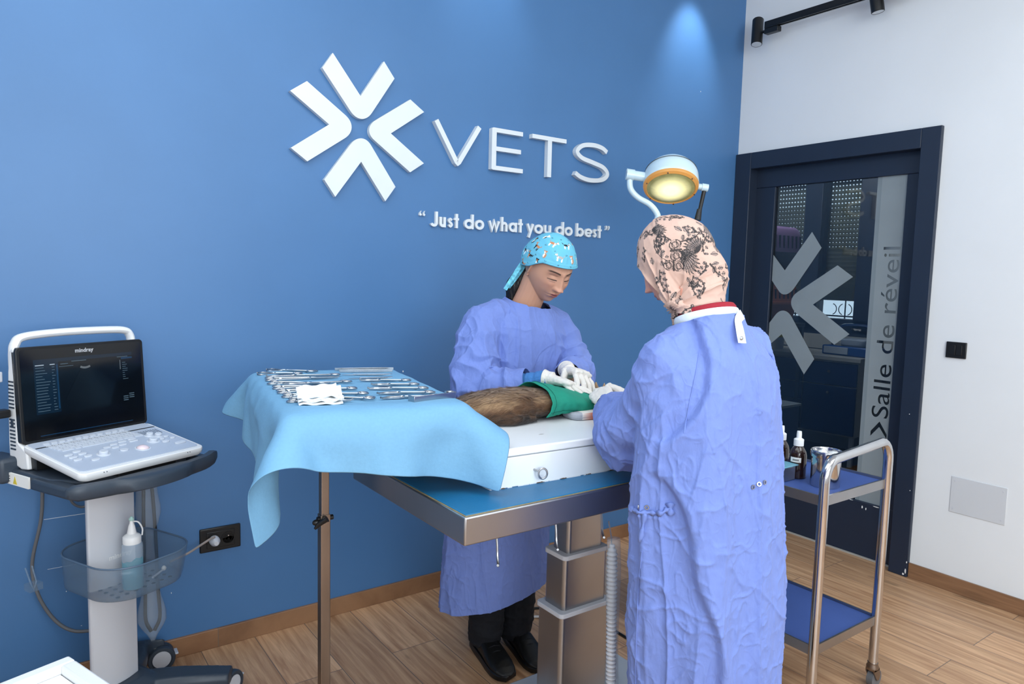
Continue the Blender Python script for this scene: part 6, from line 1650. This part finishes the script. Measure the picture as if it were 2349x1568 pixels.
# green drape over the cat
def zcat(x, y):
    e = 1-((y+.990)/.098)**2; c = .0 if e <= 0 else .047*e**.5
    w = .5+.5*math.tanh((x+2.42)/.03)
    return max(.9885, 1.040+c*1.06 if e > 0 else .99)
rows = []; NX, NS = 70, 90
xs0, xs1 = -2.262, -1.955
gp = []
for i in range(NX):
    u = i/(NX-1); x = xs0+(xs1-xs0)*u; line = []
    for j_ in range(NS):
        v = j_/(NS-1)
        # arc over the body, from the front hem to the back hem
        a = radians(-18+216*v) if False else radians(-28+236*v)
        tz = topz(x)+.009; zc = (tz+.986)/2; y = -.990-.104*cos(a); z = zc+(tz-zc)*sin(a) if sin(a) > 0 else zc+(zc-.988)*sin(a)*1.3
        if v > .5: y = max(y, -.990-.103*cos(a))
        xx = x+.034*sin(pi*min(1, v*1.0))*(1-.6*u)-.004
        P_ = Vector((xx, y, z)); nrm_ = Vector((0, -cos(a), sin(a)))
        f1 = .0035*sin(xx*42+v*9+2)+.004*noise.noise(Vector((xx*22, y*18, 3)))+.0035*abs(noise.noise(Vector((xx*40, v*9, 9))))
        P_ += nrm_*(f1+.004); P_.z += .004*sin(u*5)
        P_.z = max(P_.z, .9885+.002*sin(xx*60))
        line.append(P_)
    gp.append(line)
b = MB(); b.grid(lambda i, j_: gp[i][j_], NX, NS)
dp = part('green_drape', b, M['green'], None, smooth='full', solid=.0014)
tag(dp, 'green cotton surgical drape laid over the cat under the gloved hands', 'drape')
stt = mat('dark_green_stitch', (14, 92, 78), .8)
def along(f, r, n=60): return MB().tube([f(k/(n-1)) for k in range(n)], r, 5)
def gpt(u, v, off=.0016):
    i = min(int(u*(NX-1)), NX-2); k = min(int(v*(NS-1)), NS-2); fu = u*(NX-1)-i; fv = v*(NS-1)-k
    p = gp[i][k]*(1-fu)*(1-fv)+gp[i+1][k]*fu*(1-fv)+gp[i][k+1]*(1-fu)*fv+gp[i+1][k+1]*fu*fv
    a = radians(-38+256*v); return p+Vector((0, -cos(a), sin(a)))*off
part('hem_stitching', along(lambda t_: gpt(.055, .03+.9*t_), .0006), stt, dp)
part('hem_stitching', along(lambda t_: gpt(.02+.96*t_, .055), .0006), stt, dp)
for q in (0, .012):
    part('window_stitching', along(lambda t_: gpt(.60+q, .30+.20*t_), .0007, 30), stt, dp); part('window_stitching', along(lambda t_: gpt(.60+.22*t_, .30-q), .0007, 30), stt, dp)
# printed pad under the cat's head
t = thing('printed_pad', 'white pad with orange and grey print under the green drape', 'pad', (-2.10, -1.085, ZB+.001), radians(-8))
pm = MB().loft([[(x*k, y*k, z) for x, y in rrect(-.075, .16, -.045, .05, .03)] for k, z in ((.93, 0), (1, .008), (.99, .016), (.9, .022), (.6, .024))]); pme = pm.mesh('pad')
bm = bmesh.new(); bm.from_mesh(pme); bmesh.ops.subdivide_edges(bm, edges=bm.edges, cuts=3, use_grid_fill=True); bm.to_mesh(pme); bm.free()
co_, _ = get_np(pme); pc = np.tile(np.array(s2l((226, 222, 218))), (len(co_), 1))
orr = (co_[:, 0] > -.010) & (co_[:, 0] < .055) & (np.abs(co_[:, 0]-.02) > (co_[:, 2]-.004)*1.2*(co_[:, 0] < .03)); pc[orr] = s2l((206, 86, 44))
pc[(co_[:, 0] < -.045)] = s2l((168, 172, 182)); set_color(pme, pc)
M['pad'] = mat('printed_pad_cloth', (220, 220, 220), .8, attr='tone'); link('pad_cushion', pme, M['pad'], t, smooth='full')

# ================================================================== MAYO TRAY, DRAPE AND INSTRUMENTS
TRX, TRY, TRZ, TRA = -2.794, -.874, 1.098, radians(-10)
t = thing('instrument_stand', 'tray stand with square steel pole under the light blue drape', 'stand', (TRX, TRY, 0), TRA)
HX, HY = .222, .352
b = MB(); b.loft([[(x, y, z) for x, y in rrect(-HX*k, HX*k, -HY*k, HY*k, .02)] for k, z in ((.91, TRZ-.020), (.965, TRZ-.014), (.98, TRZ-.004), (.97, TRZ-.004), (.955, TRZ-.011))]); part('tray', b, M['chrome'], t, smooth=True)
Tl = (Matrix.Translation((TRX, TRY, 0)) @ Matrix.Rotation(TRA, 4, 'Z')).inverted()
pl = Tl @ Vector((-2.845, -.825, 0)); PX, PY = pl.x, pl.y
RT = Matrix.Translation((PX, PY, 0)) @ Matrix.Rotation(radians(10), 4, 'Z')
part('inner_pole', MB().prism(rrect(-.0115, .0115, -.0115, .0115, .002, 2), 'z', .55, TRZ-.03, RT), M['steel_warm'], t)
part('outer_pole', MB().prism(rrect(-.0140, .0140, -.0140, .0140, .002, 2), 'z', .05, .735, RT), M['steel_warm'], t)
part('tray_support', MB().box((PX-.010, PY-.25, TRZ-.030), (PX+.010, PY+.25, TRZ-.018)), M['steel'], t)
part('tray_crossbar', MB().box((-.16, PY-.012, TRZ-.0315), (.18, PY+.012, TRZ-.0185)), M['steel'], t)
b = MB(); b.tube([(-.030, -.010, .700), (-.022, -.014, .712), (-.004, -.022, .725), (.0, -.024, .728)], [.004, .007, .008, .010], 10, T=RT)
b.cyl((-.020, 0, .722), (.026, 0, .722), .0075, n=12, T=RT); ell(b, RT @ Vector((-.024, -.006, .716)), (.012, .008, .009), sub=3)
part('clamp_knob', fuse and b, M['black_pl'], t, smooth=True)
for s in (-1, 1):
    part('foot_bar', MB().box((PX+s*.20-.015, PY-.30, .035), (PX+s*.20+.015, PY+.22, .060)), M['steel_warm'], t, bevel=.003)
    for yy in (-.28, .20): part('castor_wheel', MB().cyl((PX+s*.20-.01, PY+yy, .018), (PX+s*.20+.01, PY+yy, .018), .018), M['black_pl'], t, smooth=True)
part('foot_crossbar', MB().box((PX-.20, PY-.015, .036), (PX+.20, PY+.015, .060)), M['steel_warm'], t)

def drape_sim(W, H, nx, ny, off, steps, half, ztop, seed=1, rot=0.0, boxes=(), TM=None):
    """numpy position-based cloth laid over a box; local tray coordinates"""
    gx, gy = np.meshgrid(np.linspace(-W/2, W/2, nx), np.linspace(-H/2, H/2, ny), indexing='ij')
    c, s = cos(rot), sin(rot)
    X = np.stack([gx*c-gy*s+off[0], gx*s+gy*c+off[1], np.full_like(gx, ztop+.006)], 2)
    rs_ = np.random.RandomState(seed); X[:, :, 2] += .003*rs_.rand(nx, ny); V = np.zeros_like(X); R0_ = X.copy()
    def solve(X, a, b_, L, k):
        A_, B_ = X[a], X[b_]; d = B_-A_; l = np.linalg.norm(d, axis=2, keepdims=True); q = d*((l-L)/np.maximum(l, 1e-9))*.5*k; X[a] = A_+q; X[b_] = B_-q
    def pairs(di, dj):
        out = []
        for p in range(2):
            if di:
                st = di*2
                for o in range(di):
                    ia = np.arange(p*di+o, nx-di, st)
                    if len(ia): out.append(ia)
        return out
    dx, dy = W/(nx-1), H/(ny-1); dg_ = math.hypot(dx, dy); cons = []
    for di, dj, L, k in ((1, 0, dx, 1), (0, 1, dy, 1), (1, 1, dg_, .8), (1, -1, dg_, .8), (2, 0, 2*dx, .34), (0, 2, 2*dy, .34), (5, 0, 5*dx, .05), (0, 5, 5*dy, .08)):
        if di:
            for o in range(2*di):
                ia = np.arange(o, nx-di, 2*di)
                if not len(ia): continue
                ja = np.arange(0, ny-dj) if dj >= 0 else np.arange(-dj, ny)
                cons.append((np.ix_(ia, ja), np.ix_(ia+di, ja+dj), L, k))
        else:
            for o in range(2*dj):
                ja = np.arange(o, ny-dj, 2*dj)
                if len(ja): cons.append((np.ix_(np.arange(nx), ja), np.ix_(np.arange(nx), ja+dj), L, k))
    dt = .007; th = .004; r_ = .012
    for st in range(steps):
        V[:, :, 2] -= 9.8*dt; V *= .97; Xo = X.copy(); X = X+V*dt
        for it in range(10):
            for cst in cons: solve(X, *cst)
            # collide with the rounded slab
            hx, hy, hz = half[0]-r_, half[1]-r_, .030-r_; C0 = ztop-.030
            q = X-np.array([0, 0, C0]); cl = np.clip(q, [-hx, -hy, -hz], [hx, hy, hz]); d = q-cl; l = np.linalg.norm(d, axis=2, keepdims=True)
            ins = (l < r_+th); nd = np.where(l > 1e-7, d/np.maximum(l, 1e-9), np.array([0, 0, 1.0])); X = np.where(ins, cl+nd*(r_+th)+np.array([0, 0, C0]), X)
            if it % 3 == 2:
                Wd = X @ TM[0].T+TM[1]
                for lo_, hi_ in boxes:
                    lo_ = np.array(lo_); hi_ = np.array(hi_); a1 = Wd-lo_; a2 = hi_-Wd
                    inside = (np.minimum(a1, a2) > 0).all(2)
                    if inside.any():
                        pen = np.concatenate([a1[:, :, :2], a2[:, :, :2], a2[:, :, 2:]], 2)[inside]; pen[:, 1] -= .10; k_ = pen.argmin(1); pen[:, 1] += .10; mv = np.zeros((len(k_), 3))
                        dirs = np.array([[-1, 0, 0], [0, -1, 0], [1, 0, 0], [0, 1, 0], [0, 0, 1.0]]); mv = dirs[k_]*pen[np.arange(len(k_)), k_][:, None]; Wd[inside] += mv
                X = (Wd-TM[1]) @ TM[0]
        V = (X-Xo)/dt
        touch = X[:, :, 2] > ztop-.002; V[touch] *= .3
    return X
cA, sA = cos(TRA), sin(TRA)
DX = drape_sim(.79, .90, 47, 53, (.004, .006), 280, (HX+.003, HY+.003), TRZ, 3, radians(5), [((-2.612, -1.325, .88), (-1.9, -.80, 1.000)), ((TX0-.012, TY0-.012, .80), (TX1, TY1+.012, TZ+.010))], (np.array([[cA, -sA, 0], [sA, cA, 0], [0, 0, 1.0]]), np.array([TRX, TRY, 0])))
nx_, ny_ = DX.shape[:2]
nrmx = np.cross(np.gradient(DX, axis=0), np.gradient(DX, axis=1)); nrmx /= np.linalg.norm(nrmx, axis=2, keepdims=True)
ii, jj = np.meshgrid(np.linspace(0, 1, nx_), np.linspace(0, 1, ny_), indexing='ij')
offtray = 1-sstep(TRZ-.02, TRZ+.002, DX[:, :, 2])
crease = np.zeros((nx_, ny_))
for c_ in (.18, .38, .60, .82): crease += .004*np.exp(-((ii-c_)/.010)**2)
for c_ in (.14, .5, .86): crease += .003*np.exp(-((jj-c_)/.008)**2)
fl_ = (fbm(DX.reshape(-1, 3)*9, 2, 3).reshape(nx_, ny_))*.006
DX = DX+nrmx*((crease+fl_)*offtray+.0006*offtray*0)[:, :, None]
DX[:, :, 2] += (1-offtray)*crease*.25
b = MB(); b.grid(lambda i, j_: tuple(DX[i, j_]), nx_, ny_)
o = part('tray_drape', b, M['paper'], None, smooth='full', solid=.0012, sub=1, off=0)
o.location = (TRX, TRY, 0); o.rotation_euler = (0, 0, TRA)
tag(o, 'light blue paper drape hanging in folds over the instrument tray', 'drape')

# ---- instruments (world coordinates: working tip -> ring end)
IZ = TRZ+.0062
ins_steel = mat('instrument_steel', (186, 188, 190), .22, 1.0, var=(30, .1))
def instrument(kind, tip, end, label, group, curve=0.0, L=None):
    tip = Vector((*tip, 0)); end = Vector((*end, 0)); d = end-tip; L = d.length
    t = thing(kind, label, {'artery_forceps': 'forceps', 'towel_clamp': 'clamp', 'tweezers': 'tweezers', 'scalpel_handle': 'scalpel', 'retractor': 'retractor'}[kind], (tip.x, tip.y, IZ), math.atan2(d.y, d.x), group)
    def strip3(path, wd, z0, z1): return MB().strip(path, wd, 'z', z0, z1)
    if kind in ('artery_forceps', 'towel_clamp'):
        for s in (-1, 1):
            z0 = .0008 if s < 0 else .0032
            if kind == 'towel_clamp': pre = [(.000, -.003), (.004, s*.010), (.014, s*.015), (.030, s*.009), (.045, s*.001)]
            else: pre = [(.0, curve*.9+s*.0006), (.012, curve*.45+s*.0012), (.026, curve*.1+s*.0020), (L*.36, s*.0030)]
            path = pre+[(L*.42, -s*.0010), (L*.60, -s*.0060), (L*.80, -s*.0085), (L-.020, -s*.0088)]
            P_ = [tuple(p) for p in catmull(path, 4)]
            b = MB(); n = len(P_); rg = []
            for i, p in enumerate(P_):
                u = i/(n-1); w = (.0016+.0016*min(1, u/.35)) if u < .42 else .0027
                a_ = Vector(P_[min(i+1, n-1)])-Vector(P_[max(i-1, 0)]); nn_ = Vector((-a_.y, a_.x)).normalized(); p = Vector(p)
                h = .0012+.0014*min(1, u/.3); zc = z0+.0018+(.002 if u < .05 else 0)
                rg.append([(*(p+nn_*w*c1), zc+h*c2) for c1, c2 in ((1, -.5), (1, .5), (.5, 1), (-.5, 1), (-1, .5), (-1, -.5), (-.5, -1), (.5, -1))])
            b.loft(rg)
            cx, cy = L-.0115, -s*.0125
            b.tube([(cx+.0125*cos(a), cy+.0092*sin(a), z0+.0022) for a in [2*pi*i/22 for i in range(23)]], .0023, 8, caps=False)
            part('arm', b, ins_steel, t, smooth=True)
        part('box_joint', MB().cyl((L*.40, 0, .0008), (L*.40, 0, .0078), .0036, n=14), ins_steel, t, smooth=True)
        part('ratchet', MB().box((L*.79, -.0075, .0022), (L*.82, .0075, .0040)), ins_steel, t)
    elif kind == 'tweezers':
        for s in (-1, 1):
            part('arm', MB().prism([(0, s*.0006), (L*.3, s*.0028), (L*.7, s*.0050), (L, s*.0006), (L, s*-.0002), (L*.7, s*.0036), (L*.3, s*.0018), (0, s*-.0002)], 'z', .0006, .009, Matrix.Rotation(0, 4, 'X')), ins_steel, t, bevel=.0004)
    elif kind == 'scalpel_handle':
        part('handle', MB().prism([(L*.22, -.0028), (L*.3, -.005), (L*.95, -.006), (L, -.003), (L, .003), (L*.95, .006), (L*.3, .005), (L*.22, .0028)], 'z', .0006, .0036), ins_steel, t, bevel=.0006)
        part('blade', MB().prism([(0, -.001), (L*.1, -.005), (L*.26, -.004), (L*.26, .003), (L*.05, .002)], 'z', .001, .0018), M['steel'], t)
    elif kind == 'retractor':
        part('blade', MB().box((0, -.0012, 0), (L, .0012, .016)), ins_steel, t, bevel=.0006)
        part('bent_end', MB().box((-.0012, -.0012, 0), (.0012, .026, .016)), ins_steel, t, bevel=.0006)
        part('bent_end', MB().tube([(L-.001, 0, .013), (L-.004, .012, .015), (L-.012, .016, .015), (L-.022, .013, .015)], .0035, 8), ins_steel, t, smooth=True)
    return t
LG_, RG_ = 'instruments on the left half of the tray drape', 'instruments on the right half of the tray drape'
A_ = [('towel_clamp', (-2.953, -.569), (-2.834, -.614), 'steel towel clamp at the far left corner, the nearer of the pair', LG_, 0),
 ('towel_clamp', (-2.905, -.502), (-2.781, -.59), 'steel towel clamp at the far left corner, the further of the pair', LG_, 0),
 ('artery_forceps', (-2.949, -.639), (-2.745, -.684), 'long forceps with rings to the right, just in front of the towel clamps', LG_, 0),
 ('artery_forceps', (-2.766, -.739), (-2.964, -.69), 'long forceps with rings to the left, furthest from the gauze', LG_, 0),
 ('artery_forceps', (-2.952, -.804), (-2.769, -.824), 'curved forceps with rings to the right in the middle of the left group', LG_, .010),
 ('artery_forceps', (-2.834, -.843), (-2.974, -.754), 'short forceps with rings to the left, second from the towel clamps', LG_, 0),
 ('artery_forceps', (-2.957, -.894), (-2.803, -.945), 'straight forceps with rings to the right, halfway to the gauze', LG_, 0),
 ('artery_forceps', (-2.859, -.939), (-3.0, -.908), 'forceps with rings to the left, fourth of those rings from the back', LG_, 0),
 ('artery_forceps', (-2.867, -.875), (-2.99, -.841), 'forceps with rings to the left, third of those rings from the back', LG_, 0),
 ('artery_forceps', (-2.951, -.979), (-2.809, -1.032), 'forceps with rings to the right, half hidden behind the gauze top', LG_, 0),
 ('artery_forceps', (-2.874, -1.024), (-3.007, -.972), 'forceps with rings to the left, passing just behind the gauze', LG_, 0),
 ('artery_forceps', (-2.96, -1.028), (-2.824, -1.104), 'nearest forceps with rings to the right, beside the gauze', LG_, 0),
 ('artery_forceps', (-2.884, -1.115), (-3.016, -1.041), 'curved forceps with rings to the left, the one nearest the gauze front', LG_, -.008),
 ('tweezers', (-2.717, -.582), (-2.544, -.644), 'steel tweezers lying furthest back on the right half', RG_, 0),
 ('tweezers', (-2.72, -.625), (-2.565, -.680), 'steel tweezers, second from the back on the right half', RG_, 0),
 ('scalpel_handle', (-2.735, -.68), (-2.591, -.772+.03), 'flat steel scalpel handle behind the right row of forceps', RG_, 0),
 ('scalpel_handle', (-2.748, -.759), (-2.598, -.80), 'thin grey scalpel handle with ribbed grip, just behind the forceps row', RG_, 0),
 ('artery_forceps', (-2.739, -.822), (-2.608, -.879), 'straight forceps at the back of the right row', RG_, 0),
 ('artery_forceps', (-2.745, -.913), (-2.622, -.953), 'small curved forceps, second from the back in the right row', RG_, .006),
 ('artery_forceps', (-2.78, -.966), (-2.632, -1.025), 'pointed forceps in the middle of the right row', RG_, 0),
 ('artery_forceps', (-2.79, -1.045), (-2.650, -1.093), 'curved forceps, second from the front in the right row', RG_, -.010),
 ('artery_forceps', (-2.812, -1.11), (-2.663, -1.148), 'large curved forceps at the front of the right row', RG_, -.012),
 ('retractor', (-2.760, -1.195), (-2.635, -1.180), 'flat steel retractor with bent ends at the right front of the tray', None, 0)]
for k_i, a_i, b_i, l_i, g_i, c_i in A_: instrument(k_i, a_i, b_i, l_i, g_i, c_i)
# gauze
t = thing('gauze_stack', 'folded stack of white gauze at the front left of the tray', 'gauze', (-2.955, -1.085, IZ+.001), radians(-17))
for k in range(4):
    wx, wy = .050-.001*k, .045; n = 30; h = .0055
    def P_(i, j_, k=k):
        u = i/(n-1)*2-1; v = j_/(n-1)*2-1
        ez = .0025*noise.noise(Vector((u*2.5, v*2.5, k*3)))*(1+k*.4); e_ = .004*noise.noise(Vector((v*4, k, 1)))
        lift = .020*max(0, v)*(.6+.2*u) if k >= 2 else .001*k
        return (u*(wx+e_)+.002*k*(-1)**k, v*wy+.003*noise.noise(Vector((u*5, k, 2))), .004+k*h+ez*.8*abs(v)+lift+.002*max(0, -v)*sin(u*7+k))
    b = MB(); b.grid(P_, n, n); part('gauze_layer', b, M['gauze'], t, smooth='full', solid=.0048, off=0)
